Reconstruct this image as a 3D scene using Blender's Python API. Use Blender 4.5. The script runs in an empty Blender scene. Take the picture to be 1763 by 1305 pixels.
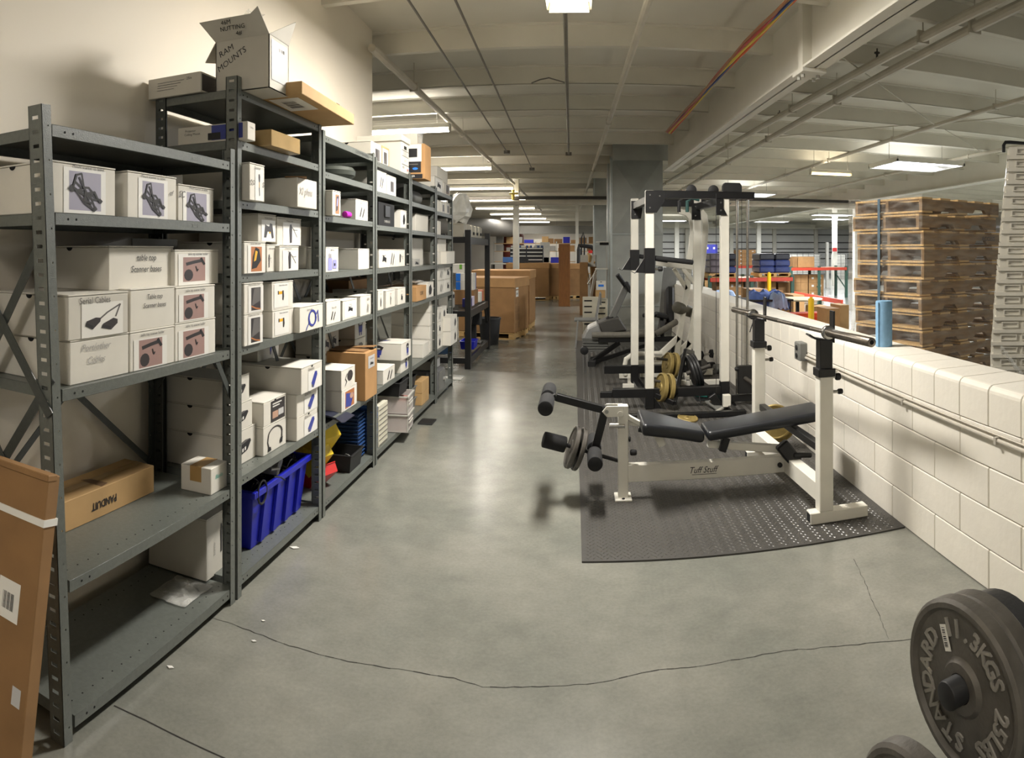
import bpy, bmesh, math, random
from mathutils import Vector, Matrix, Euler
random.seed(7)
C = bpy.context.scene.collection
scene = bpy.context.scene
PI = math.pi
# ---------------------------------------------------------------- camera (phone panorama: central cylindrical sweep)
F, X0, Y0, H = 1170.0, 1000.0, 432.0, 1.63          # pixels per radian, centre column, horizon row, eye height (frame 1763x1305)
cd = bpy.data.cameras.new('camera'); cam = bpy.data.objects.new('camera', cd); C.objects.link(cam)
cam.location = (0, 0, H); cam.rotation_euler = (PI/2, 0, 0)
cd.type = 'PANO'; cd.panorama_type = 'CENTRAL_CYLINDRICAL'
cd.central_cylindrical_range_u_min = (0-X0)/F; cd.central_cylindrical_range_u_max = (1763-X0)/F
cd.central_cylindrical_range_v_min = -(1305-Y0)/F; cd.central_cylindrical_range_v_max = Y0/F
cd.central_cylindrical_radius = 1.0; cd.clip_start = 0.02; cd.clip_end = 200
scene.camera = cam
# ---------------------------------------------------------------- world, exposure
w = bpy.data.worlds.new('world'); scene.world = w; w.use_nodes = True
w.node_tree.nodes['Background'].inputs[0].default_value = (1, .98, .95, 1)
w.node_tree.nodes['Background'].inputs[1].default_value = .14
vs = scene.view_settings
vs.view_transform = 'Standard'; vs.look = 'None'; vs.gamma = 1; vs.use_curve_mapping = False
vs.exposure = 0.34
scene.cycles.max_bounces = 7; scene.cycles.diffuse_bounces = 5; scene.cycles.transparent_max_bounces = 12
scene.cycles.use_denoising = True; scene.cycles.sample_clamp_indirect = 8
scene.cycles.caustics_reflective = False; scene.cycles.caustics_refractive = False

def area(name, loc, sx, sy, power, col=(1, .96, .9), rot=(0, 0, 0), parent=None, spread=PI):
    l = bpy.data.lights.new(name, 'AREA'); l.shape = 'RECTANGLE'; l.size = sx; l.size_y = sy; l.energy = power; l.color = col; l.spread = spread
    o = bpy.data.objects.new(name, l); C.objects.link(o); o.location = loc; o.rotation_euler = rot
    if parent: o.parent = parent; o.matrix_parent_inverse = Matrix.Translation(-parent.location)
    return o

# ---------------------------------------------------------------- pixel helpers (measurements of the photograph turned into metres)
def th(px): return (px-X0)/F
def onX(px, py, X):
    r = X/math.sin(th(px)); return Vector((X, r*math.cos(th(px)), H+r*(Y0-py)/F))
def onY(px, py, Y):
    r = Y/math.cos(th(px)); return Vector((Y*math.tan(th(px)), Y, H+r*(Y0-py)/F))
def onZ(px, py, z):
    r = (z-H)*F/(Y0-py); return Vector((r*math.sin(th(px)), r*math.cos(th(px)), z))
def yAtX(px, X): return X/math.tan(th(px))
def xAtY(px, Y): return Y*math.tan(th(px))

# ---------------------------------------------------------------- materials
MATS = {}
def S(c):  # sRGB 0-255 -> linear
    return tuple(((v/255)/12.92 if v/255 <= .04045 else ((v/255+.055)/1.055)**2.4) for v in c)
def mat(name, col, rough=.6, metal=0, noise=.06, scale=12, bump=0, spec=.5, emit=None, alpha=None, trans=0, coat=0, stretch=None, bscale=None):
    if name in MATS: return MATS[name]
    m = bpy.data.materials.new(name); m.use_nodes = True; nt = m.node_tree; N = nt.nodes; L = nt.links
    b = N['Principled BSDF']; c = S(col)
    b.inputs['Roughness'].default_value = rough; b.inputs['Metallic'].default_value = metal
    b.inputs['Specular IOR Level'].default_value = spec; b.inputs['Coat Weight'].default_value = coat
    b.inputs['Base Color'].default_value = (*c, 1)
    if noise or bump:
        tc = N.new('ShaderNodeTexCoord'); mp = N.new('ShaderNodeMapping'); L.new(tc.outputs['Object'], mp.inputs[0])
        if stretch: mp.inputs['Scale'].default_value = stretch
        nz = N.new('ShaderNodeTexNoise'); nz.inputs['Scale'].default_value = scale; nz.inputs['Detail'].default_value = 5
        L.new(mp.outputs[0], nz.inputs['Vector'])
        if noise:
            cr = N.new('ShaderNodeValToRGB'); cr.color_ramp.elements[0].position = .3; cr.color_ramp.elements[1].position = .7
            cr.color_ramp.elements[0].color = (*[v*(1-noise*2) for v in c], 1); cr.color_ramp.elements[1].color = (*[min(1, v*(1+noise)) for v in c], 1)
            L.new(nz.outputs['Fac'], cr.inputs[0]); L.new(cr.outputs[0], b.inputs['Base Color'])
        if bump:
            n2 = N.new('ShaderNodeTexNoise'); n2.inputs['Scale'].default_value = bscale or scale*4; n2.inputs['Detail'].default_value = 3
            L.new(mp.outputs[0], n2.inputs['Vector'])
            bp = N.new('ShaderNodeBump'); bp.inputs['Strength'].default_value = bump; bp.inputs['Distance'].default_value = .004
            L.new(n2.outputs['Fac'], bp.inputs['Height']); L.new(bp.outputs[0], b.inputs['Normal'])
    if emit:
        b.inputs['Emission Color'].default_value = (*S(col), 1); b.inputs['Emission Strength'].default_value = emit
    if alpha is not None: b.inputs['Alpha'].default_value = alpha
    if trans: b.inputs['Transmission Weight'].default_value = trans
    MATS[name] = m; return m
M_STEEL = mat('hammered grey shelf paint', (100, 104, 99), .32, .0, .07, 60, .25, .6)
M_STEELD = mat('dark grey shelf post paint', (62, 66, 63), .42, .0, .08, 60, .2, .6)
M_WHITEBOX = mat('white corrugated card', (212, 208, 198), .7, 0, .03, 5, .03)
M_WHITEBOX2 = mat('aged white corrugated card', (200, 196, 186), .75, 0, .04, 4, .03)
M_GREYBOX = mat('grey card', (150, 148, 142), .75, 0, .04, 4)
M_KRAFT = mat('kraft cardboard', (172, 132, 86), .8, 0, .06, 7, .05)
M_KRAFTD = mat('worn and shaded kraft cardboard', (140, 105, 66), .8, 0, .09, 5, .05)
M_KRAFTL = mat('pale kraft cardboard', (182, 148, 100), .8, 0, .06, 5, .05)
M_BLACK = mat('black satin enamel', (20, 20, 21), .35, 0, .05, 20)
M_BLACKM = mat('matt black plastic', (24, 24, 25), .6, 0, .08, 20)
M_RUBBER = mat('black foam rubber', (26, 26, 27), .85, 0, .1, 60, .3)
M_VINYL = mat('black padded vinyl', (30, 32, 36), .36, 0, .06, 9, .12, .5, bscale=220)
M_WHITEP = mat('white powder coat', (222, 219, 208), .35, 0, .03, 6)
M_CHROME = mat('brushed chrome', (190, 188, 182), .22, 1, .04, 20)
M_BARST = mat('worn bar steel', (150, 142, 132), .3, 1, .1, 40)
M_GOLD = mat('gold painted iron', (158, 138, 84), .42, .35, .08, 25, .1)
M_IRON = mat('grey cast iron enamel', (92, 88, 82), .45, .25, .12, 22, .25)
M_IRONB = mat('black cast iron enamel', (46, 46, 47), .4, .1, .1, 25, .2)
M_PAPER = mat('printed paper', (226, 224, 218), .35, 0, .01, 4)
M_INK = mat('black ink', (28, 27, 30), .6, 0, 0)
M_INKG = mat('grey ink', (95, 92, 90), .6, 0, 0)
M_INKF = mat('faded grey ink', (165, 162, 158), .6, 0, 0)
M_INKT = mat('teal ink', (60, 170, 160), .6, 0, 0)
M_TAPE = mat('brown packing tape', (168, 134, 84), .25, 0, .05, 8)
M_BLUE = mat('blue polypropylene', (22, 30, 165), .35, 0, .06, 8)
M_BLUEL = mat('light blue plastic', (62, 110, 180), .4, 0, .06, 8)
M_NAVY = mat('navy blue plastic', (30, 62, 110), .5, 0, .08, 8)
M_YELLOW = mat('yellow polypropylene', (222, 190, 30), .35, 0, .05, 8)
M_RED = mat('red polypropylene', (190, 32, 30), .35, 0, .05, 8)
M_PURPLE = mat('purple tape', (190, 30, 170), .4, 0, .03, 8)
M_CEIL = mat('white painted roof deck', (214, 210, 198), .8, 0, .05, .8)
M_JOIST = mat('white painted steel', (222, 218, 206), .6, 0, .04, 2)
M_BEAM = mat('white painted girder', (222, 219, 208), .55, 0, .03, 1.5)
M_WALL = mat('cream wall paint', (226, 218, 203), .6, 0, .015, 1.2, .03)
M_FARW = mat('white metal siding', (230, 230, 226), .6, 0, .05, .6)
M_GALV = mat('galvanised duct sheet', (156, 158, 152), .42, .3, .07, 2.5)
M_GALVL = mat('bright galvanised seam', (178, 184, 182), .3, .6, .05, 6)
M_PIPE = mat('white pipe paint', (196, 190, 176), .5, 0, .05, 4)
M_COND = mat('grey conduit', (120, 116, 108), .45, .3, .06, 6)
M_DARKST = mat('dark steel', (70, 66, 60), .55, .1, .1, 3)
M_WOOD = mat('pallet wood', (196, 160, 104), .8, 0, .14, 9, .2, stretch=(1, 6, 6))
M_WOODD = mat('weathered pallet wood', (128, 100, 66), .85, 0, .16, 7, .25, stretch=(1, 5, 5))
M_WOODB = mat('brown laminate board', (146, 94, 42), .55, 0, .12, 5, stretch=(8, 8, 1))
M_ORANGE = mat('orange rack enamel', (196, 66, 44), .45, 0, .06, 8)
M_GREEN = mat('green rack enamel', (50, 84, 72), .5, 0, .06, 8)
M_YELP = mat('yellow safety paint', (238, 190, 20), .45, 0, .05, 8)
M_GREYP = mat('grey plastic', (112, 112, 108), .5, 0, .06, 8)
M_LGREY = mat('light grey plastic', (176, 174, 166), .45, 0, .05, 8)
M_SILVER = mat('silver plastic', (168, 168, 166), .3, .3, .04, 8)
M_CLOTHB = mat('blue cloth', (88, 112, 176), .9, 0, .1, 14, .2)
M_CLOTHL = mat('light blue cloth', (160, 180, 214), .9, 0, .1, 14, .2)
M_TRAY = mat('pale grey tray plastic', (198, 194, 182), .4, 0, .05, 6)
M_TOWEL = mat('blue paper towel', (128, 168, 200), .9, 0, .06, 30, .1)
M_GASK = mat('dark recess', (14, 14, 14), .9, 0, 0)
M_TUBE = mat('fluorescent tube', (255, 244, 226), .5, 0, 0, emit=16)
M_TUBEF = mat('far fluorescent tube', (255, 246, 232), .5, 0, 0, emit=8)
M_TUBEW = mat('cool led tube', (236, 240, 255), .5, 0, 0, emit=9)
M_CLEAR = None
def film(name, col, fac, rough=.12, wrinkle=True):
    m = bpy.data.materials.new(name); m.use_nodes = True; N = m.node_tree.nodes; L = m.node_tree.links
    out = N['Material Output']; b = N['Principled BSDF']; b.inputs['Base Color'].default_value = (*S(col), 1); b.inputs['Roughness'].default_value = rough
    t = N.new('ShaderNodeBsdfTransparent'); mx = N.new('ShaderNodeMixShader')
    tc = N.new('ShaderNodeTexCoord'); nz = N.new('ShaderNodeTexNoise'); nz.inputs['Scale'].default_value = 7; nz.inputs['Detail'].default_value = 4
    mp = N.new('ShaderNodeMapping'); mp.inputs['Scale'].default_value = (1, 1, 3.5); L.new(tc.outputs['Object'], mp.inputs[0]); L.new(mp.outputs[0], nz.inputs['Vector'])
    r = N.new('ShaderNodeMapRange'); r.inputs[1].default_value = .4; r.inputs[2].default_value = .75; r.inputs[3].default_value = fac*.5; r.inputs[4].default_value = min(1, fac*2)
    L.new(nz.outputs['Fac'], r.inputs[0]); L.new(r.outputs[0], mx.inputs[0]); L.new(t.outputs[0], mx.inputs[1]); L.new(b.outputs[0], mx.inputs[2]); L.new(mx.outputs[0], out.inputs[0])
    bp = N.new('ShaderNodeBump'); bp.inputs['Strength'].default_value = .8; bp.inputs['Distance'].default_value = .02; L.new(nz.outputs['Fac'], bp.inputs['Height']); L.new(bp.outputs[0], b.inputs['Normal'])
    if not wrinkle:
        for l_ in list(L):
            if l_.to_socket in (mx.inputs[0], b.inputs['Normal']): L.remove(l_)
        mx.inputs[0].default_value = fac
    return m
M_FILM = film('clear stretch film', (214, 208, 198), .14)
M_FROST = film('frosted clear plastic', (226, 220, 216), .42, .3, False)
M_BAG = film('clear plastic bag', (225, 225, 220), .3, .15)
ORDN = ['first', 'second', 'third', 'fourth', 'fifth', 'sixth', 'seventh', 'eighth', 'ninth', 'tenth', 'eleventh', 'twelfth', 'thirteenth', 'fourteenth', 'fifteenth', 'sixteenth', 'seventeenth', 'eighteenth', 'nineteenth', 'twentieth', 'twenty-first', 'twenty-second', 'twenty-third', 'twenty-fourth', 'twenty-fifth', 'twenty-sixth']
def from_top(i, n): return 'topmost' if i == n-1 else ORDN[n-1-i]+' from the top'

# ---------------------------------------------------------------- object helpers
def link(name, me, m=None, parent=None):
    o = bpy.data.objects.new(name, me)
    if m is not None and not me.materials: me.materials.append(m)
    C.objects.link(o)
    if parent is not None: o.parent = parent
    return o
def tag(o, label=None, cat=None, group=None, kind=None):
    if label: o['label'] = label
    if cat: o['category'] = cat
    if group: o['group'] = group
    if kind: o['kind'] = kind
    return o
def thing(name, label, cat, loc=(0, 0, 0), rz=0, group=None, rot=None):
    o = bpy.data.objects.new(name, None); C.objects.link(o); o.location = loc; o.rotation_euler = rot or (0, 0, rz); o.empty_display_size = .1
    return tag(o, label, cat, group)
class G:
    """collects geometry for ONE mesh"""
    def __init__(s): s.v = []; s.f = []; s.mi = []; s.cur = 0
    def add(s, vs, fs):
        n = len(s.v); s.v += [tuple(v) for v in vs]; s.f += [tuple(i+n for i in f) for f in fs]; s.mi += [s.cur]*len(fs); return s
    def box(s, x0, x1, y0, y1, z0, z1, M=None):
        vs = [Vector((x, y, z)) for x in (x0, x1) for y in (y0, y1) for z in (z0, z1)]
        if M is not None: vs = [M@v for v in vs]
        return s.add(vs, [(0, 1, 3, 2), (4, 6, 7, 5), (0, 4, 5, 1), (2, 3, 7, 6), (0, 2, 6, 4), (1, 5, 7, 3)])
    def bar(s, a, b, w, h=None, up=(0, 0, 1)):
        a = Vector(a); b = Vector(b); h = h or w; d = (b-a).normalized(); up = Vector(up)
        if abs(d.dot(up)) > .98: up = Vector((0, 1, 0))
        x = d.cross(up).normalized(); y = x.cross(d).normalized()
        vs = [p+x*sx*w/2+y*sy*h/2 for p in (a, b) for sx, sy in ((-1, -1), (1, -1), (1, 1), (-1, 1))]
        return s.add(vs, [(3, 2, 1, 0), (4, 5, 6, 7), (0, 1, 5, 4), (1, 2, 6, 5), (2, 3, 7, 6), (3, 0, 4, 7)])
    def rings(s, pts, radii, n=12, cap=True):
        """tube through pts"""
        pts = [Vector(p) for p in pts]; k = len(pts); vs = []; x = None
        for i, p in enumerate(pts):
            d = (pts[min(i+1, k-1)]-pts[max(i-1, 0)]).normalized()
            if x is None:
                up = Vector((0, 0, 1)) if abs(d.z) < .9 else Vector((0, 1, 0)); x = d.cross(up).normalized()
            else: x = (x-d*x.dot(d)).normalized()
            y = d.cross(x); r = radii[i] if isinstance(radii, (list, tuple)) else radii
            vs += [p+(x*math.cos(2*PI*j/n)+y*math.sin(2*PI*j/n))*r for j in range(n)]
        fs = [(i*n+j, i*n+(j+1) % n, (i+1)*n+(j+1) % n, (i+1)*n+j) for i in range(k-1) for j in range(n)]
        if cap: fs += [tuple(reversed(range(n))), tuple(range((k-1)*n, k*n))]
        return s.add(vs, fs)
    def cyl(s, a, b, r, n=16, r2=None): return s.rings([a, b], [r, r if r2 is None else r2], n)
    def roller(s, a, b, r, n=18, e=.012):
        a = Vector(a); b = Vector(b); d = (b-a).normalized()
        return s.rings([a, a+d*e*.3, a+d*e, b-d*e, b-d*e*.3, b], [r-e, r-e*.3, r, r, r-e*.3, r-e], n)
    def lathe(s, prof, M=None, n=40):
        """prof: (radius, height) closed loop around local Z"""
        vs = [Vector((r*math.cos(2*PI*j/n), r*math.sin(2*PI*j/n), z)) for r, z in prof for j in range(n)]
        if M is not None: vs = [M@v for v in vs]
        k = len(prof)
        return s.add(vs, [(i*n+j, i*n+(j+1) % n, ((i+1) % k)*n+(j+1) % n, ((i+1) % k)*n+j) for i in range(k) for j in range(n)])
    def poly(s, pts, M=None, t=0):
        """flat polygon (optionally extruded by t along local z)"""
        a = [Vector((p[0], p[1], p[2] if len(p) > 2 else 0)) for p in pts]; n = len(a)
        if t:
            b = [p+Vector((0, 0, t)) for p in a]; vs = a+b
            fs = [tuple(reversed(range(n))), tuple(range(n, 2*n))]+[(i, (i+1) % n, (i+1) % n+n, i+n) for i in range(n)]
        else: vs = a; fs = [tuple(range(n))]
        if M is not None: vs = [M@v for v in vs]
        return s.add(vs, fs)
    def sheet(s, grid, t=.004):
        """grid of points thickened along vertex normals roughly (z)"""
        R = len(grid); K = len(grid[0]); top = [Vector(p) for row in grid for p in row]; vs = top+[p-Vector((0, 0, t)) for p in top]; n = R*K; fs = []
        for i in range(R-1):
            for j in range(K-1):
                q = (i*K+j, i*K+j+1, (i+1)*K+j+1, (i+1)*K+j); fs.append(q); fs.append(tuple(n+x for x in reversed(q)))
        for i in range(R-1):
            for j in (0, K-1):
                a, b = i*K+j, (i+1)*K+j; fs.append((a, b, b+n, a+n))
        for j in range(K-1):
            for i in (0, R-1):
                a, b = i*K+j, i*K+j+1; fs.append((a, b, b+n, a+n))
        return s.add(vs, fs)
    def mesh(s, name, mats, bevel=0, smooth=False, seg=1):
        me = bpy.data.meshes.new(name); me.from_pydata(s.v, [], s.f)
        for m in (mats if isinstance(mats, (list, tuple)) else [mats]): me.materials.append(m)
        me.polygons.foreach_set('material_index', s.mi)
        bm = bmesh.new(); bm.from_mesh(me)
        bmesh.ops.recalc_face_normals(bm, faces=bm.faces)
        if bevel: bmesh.ops.bevel(bm, geom=[e for e in bm.edges if len(e.link_faces) == 2 and e.calc_face_angle(0) > .5], offset=bevel, segments=seg, profile=.5, affect='EDGES', clamp_overlap=True)
        if smooth:
            for f in bm.faces: f.smooth = True
            for e in bm.edges:
                if len(e.link_faces) == 2 and e.calc_face_angle(0) > .6: e.smooth = False
        bm.to_mesh(me); bm.free(); return me
    def build(s, name, mats, parent=None, bevel=0, smooth=False, seg=1): return link(name, s.mesh(name, mats, bevel, smooth, seg), None, parent)
def rebase(o, p):
    """put a mesh object's origin at p"""
    o.data.transform(Matrix.Translation(-Vector(p))); o.location = Vector(p)
    return o
def base_of(o):
    vs = [v.co for v in o.data.vertices]; lo = Vector([min(v[i] for v in vs) for i in range(3)]); hi = Vector([max(v[i] for v in vs) for i in range(3)])
    return rebase(o, ((lo.x+hi.x)/2, (lo.y+hi.y)/2, lo.z))
# text as flat mesh, cached
TXT = {}
def text_geo(s, bold=False):
    if s in TXT: return TXT[s]
    cu = bpy.data.curves.new('t', 'FONT'); cu.body = s; cu.align_x = 'CENTER'; cu.align_y = 'CENTER'; cu.size = 1; cu.resolution_u = 2
    if bold: cu.offset = .018
    o = bpy.data.objects.new('t', cu); C.objects.link(o)
    me = bpy.data.meshes.new_from_object(o.evaluated_get(bpy.context.evaluated_depsgraph_get()))
    r = ([v.co.copy() for v in me.vertices], [tuple(p.vertices) for p in me.polygons])
    bpy.data.objects.remove(o); bpy.data.curves.remove(cu); bpy.data.meshes.remove(me)
    TXT[s] = r; return r
# frames on a face:  AISLE looks from +X, NEAR looks from -Y, WEST looks from -X
def face(kind, o, a=0):
    R = {'aisle': Matrix(((0, 0, 1), (1, 0, 0), (0, 1, 0))), 'near': Matrix(((1, 0, 0), (0, 0, -1), (0, 1, 0))), 'top': Matrix(((1, 0, 0), (0, 1, 0), (0, 0, 1))),
         'under': Matrix(((0, 1, 0), (1, 0, 0), (0, 0, -1)))}[kind].to_4x4()
    return Matrix.Translation(o)@R@Matrix.Rotation(a, 4, 'Z')
def lettering(s, M, size, m, parent, name='lettering', shear=0, wide=1, extr=0, bold=False):
    vs, fs = text_geo(s, bold); g = G()
    g.add([M@Vector(((v.x*wide+v.y*shear)*size, v.y*size, 0)) for v in vs], fs)
    if extr:
        n = len(vs); g.add([M@Vector(((v.x*wide+v.y*shear)*size, v.y*size, extr)) for v in vs], fs)
    o = g.build(name, m, parent); return o
def stroke(pts, w):
    """polyline -> list of quads (unit square)"""
    out = []
    for (x0, y0), (x1, y1) in zip(pts, pts[1:]):
        d = math.hypot(x1-x0, y1-y0) or 1; nx, ny = -(y1-y0)/d*w/2, (x1-x0)/d*w/2; ex, ey = (x1-x0)/d*w*.2, (y1-y0)/d*w*.2
        out.append([(x0-ex+nx, y0-ey+ny), (x0-ex-nx, y0-ey-ny), (x1+ex-nx, y1+ey-ny), (x1+ex+nx, y1+ey+ny)])
    return out
def arc(cx, cy, rx, ry, a0, a1, n=10): return [(cx+rx*math.cos(a0+(a1-a0)*i/n), cy+ry*math.sin(a0+(a1-a0)*i/n)) for i in range(n+1)]
PK = {'k': M_INK, 'g': M_INKG, 'p': mat('print lilac grey', (150, 146, 162), .35, 0, 0), 'r': mat('print dusty pink', (158, 128, 122), .35, 0, 0), 'y': mat('print yellow', (228, 172, 30), .35, 0, 0),
      'b': mat('print blue', (56, 66, 150), .35, 0, 0), 'o': mat('print orange brown', (176, 112, 66), .35, 0, 0), 'd': mat('print charcoal', (52, 48, 50), .35, 0, 0), 'l': mat('print lilac', (150, 150, 205), .35, 0, 0),
      't': mat('print tan', (188, 150, 128), .35, 0, 0), 'w': M_PAPER, 'n': mat('print pale grey', (190, 190, 190), .35, 0, 0), 'B': mat('print bright blue', (40, 120, 220), .35, 0, 0), 'R': mat('print red', (210, 40, 40), .35, 0, 0)}
def icon(kind):
    R = lambda x0, y0, x1, y1: [(x0, y0), (x1, y0), (x1, y1), (x0, y1)]
    ring = lambda cx, cy, rx, ry, w: stroke(arc(cx, cy, rx, ry, 0, 2*PI, 14), w)
    if kind == 'mount': return [('p', R(0, 0, 1, 1))]+[('k', q) for q in stroke([(.08, .55), (.2, .9), (.38, .95), (.45, .6), (.25, .5), (.5, .35), (.72, .05), (.8, .08), (.62, .45), (.95, .28), (.6, .6), (.35, .6), (.15, .75)], .055)+stroke([(.1, .5), (.5, .5), (.7, .3), (.9, .3)], .06)+stroke([(.3, .85), (.6, .3), (.55, .12)], .05)+stroke([(.05, .62), (.4, .42), (.78, .5), (.92, .25)], .06)+stroke([(.22, .92), (.12, .6), (.45, .2), (.75, .02)], .055)+stroke([(.35, .75), (.5, .5), (.45, .25), (.7, .2)], .06)+stroke([(.0, .56), (.1, .5)], .1)+stroke([(.74, .02), (.82, .08)], .1)+stroke([(.93, .3), (.99, .25)], .1)]
    if kind == 'holder': return [('r', R(0, 0, 1, 1)), ('d', arc(.24, .27, .2, .24, 0, 2*PI, 12)[:-1])]+[('d', q) for q in stroke([(.15, .72), (.5, .8), (.85, .86)], .13)]+[('k', q) for q in stroke([(.8, .95), (.95, .7)], .1)+stroke([(.56, .62), (.62, .42), (.66, .5)], .04)]
    if kind == 'serial': return [('g', q) for q in stroke([(.42, .52), (.62, .72), (.98, .97)], .05)+stroke([(.85, .55), (.98, .97)], .04)]+[('d', [(.02, .32), (.22, .18), (.42, .42), (.44, .55), (.3, .58), (.06, .48)]), ('d', [(.45, .2), (.72, .1), (.9, .3), (.9, .44), (.78, .5), (.5, .34)]), ('k', [(.02, .32), (.22, .18), (.22, .3), (.04, .44)]), ('k', [(.45, .2), (.7, .1), (.7, .22), (.48, .31)])]
    if kind == 'gun': return [('d', [(.3, .95), (.6, .98), (.72, .85), (.68, .68), (.6, .6), (.6, .3), (.66, .05), (.5, 0), (.4, .3), (.42, .6), (.3, .78)]), ('y', [(.42, .62), (.5, .62), (.5, .38), (.42, .38)])]
    if kind == 'stand': return [('d', [(.1, .1), (.3, .1), (.42, .45), (.7, .45), (.8, .05), (.98, .1), (.85, .9), (.65, .95), (.55, .75), (.35, .8), (.2, .9)]), ('y', R(.55, .35, .68, .45))]
    if kind == 'wand': return [('d', [(.35, .98), (.5, 1), (.55, .8), (.52, .05), (.34, .02), (.3, .7)])]+[('g', q) for q in stroke([(.5, .85), (.75, .7), (1, .72)], .03)+stroke([(.5, .9), (.8, .55), (.95, .35)], .03)]
    if kind == 'yellowgun': return [('y', [(.15, .6), (.6, .6), (.65, .85), (.15, .85)]), ('d', R(.02, .58, .16, .9)), ('d', [(.62, .9), (.8, .9), (.86, .4), (.78, .05), (.62, .1), (.62, .5)])]
    if kind == 'handheld': return [('o', R(0, 0, 1, 1)), ('k', [(.05, .1), (.5, .15), (.92, .45), (.75, .9), (.4, .98), (.15, .6)]), ('y', [(.25, .4), (.45, .45), (.6, .8), (.4, .85)])]
    if kind == 'cover': return [('d', R(0, 0, 1, 1)), ('g', [(.05, .2), (.3, .95), (.9, .98), (.95, .4)])]+[('o', q) for q in stroke([(.02, .2), (.5, .08), (.98, .02)], .06)]
    if kind == 'ring': return [('b', q) for q in ring(.5, .55, .27, .38, .1)+stroke([(.3, .4), (.1, .15), (.02, .0)], .05)+stroke([(.72, .6), (.92, .9), (.98, .3)], .05)]
    if kind == 'plug': return [('b', [(.1, .05), (.4, .0), (.95, .75), (.9, .98), (.6, 1), (.05, .35)]), ('g', [(.1, .05), (.3, .03), (.3, .2), (.08, .25)])]
    if kind == 'switch': return [('k', [(0, .1), (.75, .35), (1, .8), (.95, .95), (.4, .8), (0, .6)]), ('g', [(0, .62), (.4, .8), (.95, .95), (.6, 1), (.1, .85)])]+[('w', [(x, .22+x*.3), (x+.1, .25+x*.3), (x+.1, .45+x*.3), (x, .42+x*.3)]) for x in (.06, .22, .38, .54)]
    if kind == 'adapter': return [('d', R(0, 0, 1, 1)), ('t', R(.1, .15, .5, .48)), ('n', R(.52, .2, .9, .5)), ('w', R(.1, .82, .75, .88)), ('w', R(.1, .7, .6, .76))]
    if kind == 'arc': return [('d', q) for q in stroke([(.15, .05), (.05, .4)]+arc(.5, .6, .42, .36, PI, .1, 10)+[(.9, .3), (.8, .2)], .06)]+[('k', [(.05, 0), (.25, .0), (.22, .16), (.08, .2)]), ('k', [(.76, .12), (.92, .1), (.95, .34), (.82, .34)])]
    if kind == 'twin': return [('d', [(.05, .1), (.2, .05), (.5, .8), (.42, .98), (.25, .6)]), ('d', [(.5, .05), (.62, 0), (.95, .7), (.9, .9), (.7, .5)])]
    if kind == 'dsub': return [('d', [(.15, .6), (.85, .6), (.95, .85), (.7, 1), (.3, 1), (.05, .85)]), ('b', [(.15, .6), (.85, .6), (.8, .2), (.2, .2)]), ('b', R(.25, .0, .38, .3)), ('b', R(.6, .0, .73, .3)), ('n', R(.25, .68, .75, .78))]
    if kind == 'charger': return [('l', R(.05, .02, .48, .7)), ('l', R(.55, .1, .95, .6)), ('p', R(.15, .7, .22, .98)), ('p', R(.3, .7, .37, .95)), ('d', R(.65, .25, .8, .4))]
    if kind == 'puck': return [('d', arc(.65, .6, .33, .36, 0, 2*PI, 12)[:-1])]+[('d', q) for q in stroke([(.3, .8), (.1, .5), (.25, .3), (.05, .05)], .06)]
    if kind == 'book': return [('o', R(0, 0, 1, 1)), ('b', [(.05, .1), (.6, .0), (.95, .7), (.1, .9)]), ('t', arc(.7, .62, .2, .18, 0, 2*PI, 8)[:-1])]
    if kind == 'small': return [('k', [(.1, .2), (.5, .3), (.9, .1), (.95, .6), (.5, .75), (.3, .95)])]+[('g', q) for q in stroke([(.1, .9), (.6, .85), (.8, .95)], .05)]
    if kind == 'knob': return [('k', [(.3, .0), (.7, .1), (.9, .5), (.6, 1), (.2, .8), (.1, .3)])]
    if kind == 'phone': return [('n', R(0, 0, 1, 1)), ('g', R(.15, .1, .85, .9)), ('d', R(.25, .3, .5, .85))]
    if kind == 'tablet': return [('o', R(0, 0, 1, 1)), ('d', [(.1, .1), (.6, .2), (.9, .95), (.3, .9)]), ('l', [(.3, .4), (.55, .4), (.7, .8), (.45, .8)])]
    if kind == 'barcode': return [('w', R(0, 0, 1, 1))]+[('k', R(.08+i*.085, .15, .08+i*.085+(.05 if i % 3 else .025), .75)) for i in range(10)]
    if kind == 'blank': return [('n', R(0, 0, 1, 1))]
    if kind == 'blackprint': return [('k', R(0, 0, 1, 1)), ('B', arc(.2, .35, .1, .12, 0, 2*PI, 8)[:-1]), ('B', arc(.5, .35, .1, .12, 0, 2*PI, 8)[:-1]), ('B', arc(.8, .35, .1, .12, 0, 2*PI, 8)[:-1]), ('g', R(.1, .7, .9, .8))]
    return []
def picture(kind, M, w, h, parent, sheet=None, name='printed_picture'):
    """M: frame with origin at the picture's centre"""
    ic = icon(kind); keys = []; g = G(); lay = 0
    if sheet:
        sw, sh = sheet; g.cur = 0; keys.append('w'); g.add([M@Vector((x, y, 0)) for x, y in ((-sw/2, -sh/2), (sw/2, -sh/2), (sw/2, sh/2), (-sw/2, sh/2))], [(0, 1, 2, 3)]); lay = 1
    for c, poly in ic:
        if c not in keys: keys.append(c)
        g.cur = keys.index(c); z = lay*.00025; lay += 1 if len(ic) < 8 else .4
        g.add([M@Vector(((x-.5)*w, (y-.5)*h, z)) for x, y in poly], [tuple(range(len(poly)))])
    return link(name, _raw(g, [PK[k] for k in keys]), None, parent)
def _raw(g, mats):
    me = bpy.data.meshes.new('print'); me.from_pydata(g.v, [], g.f)
    for m in mats: me.materials.append(m)
    me.polygons.foreach_set('material_index', g.mi); return me
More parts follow.
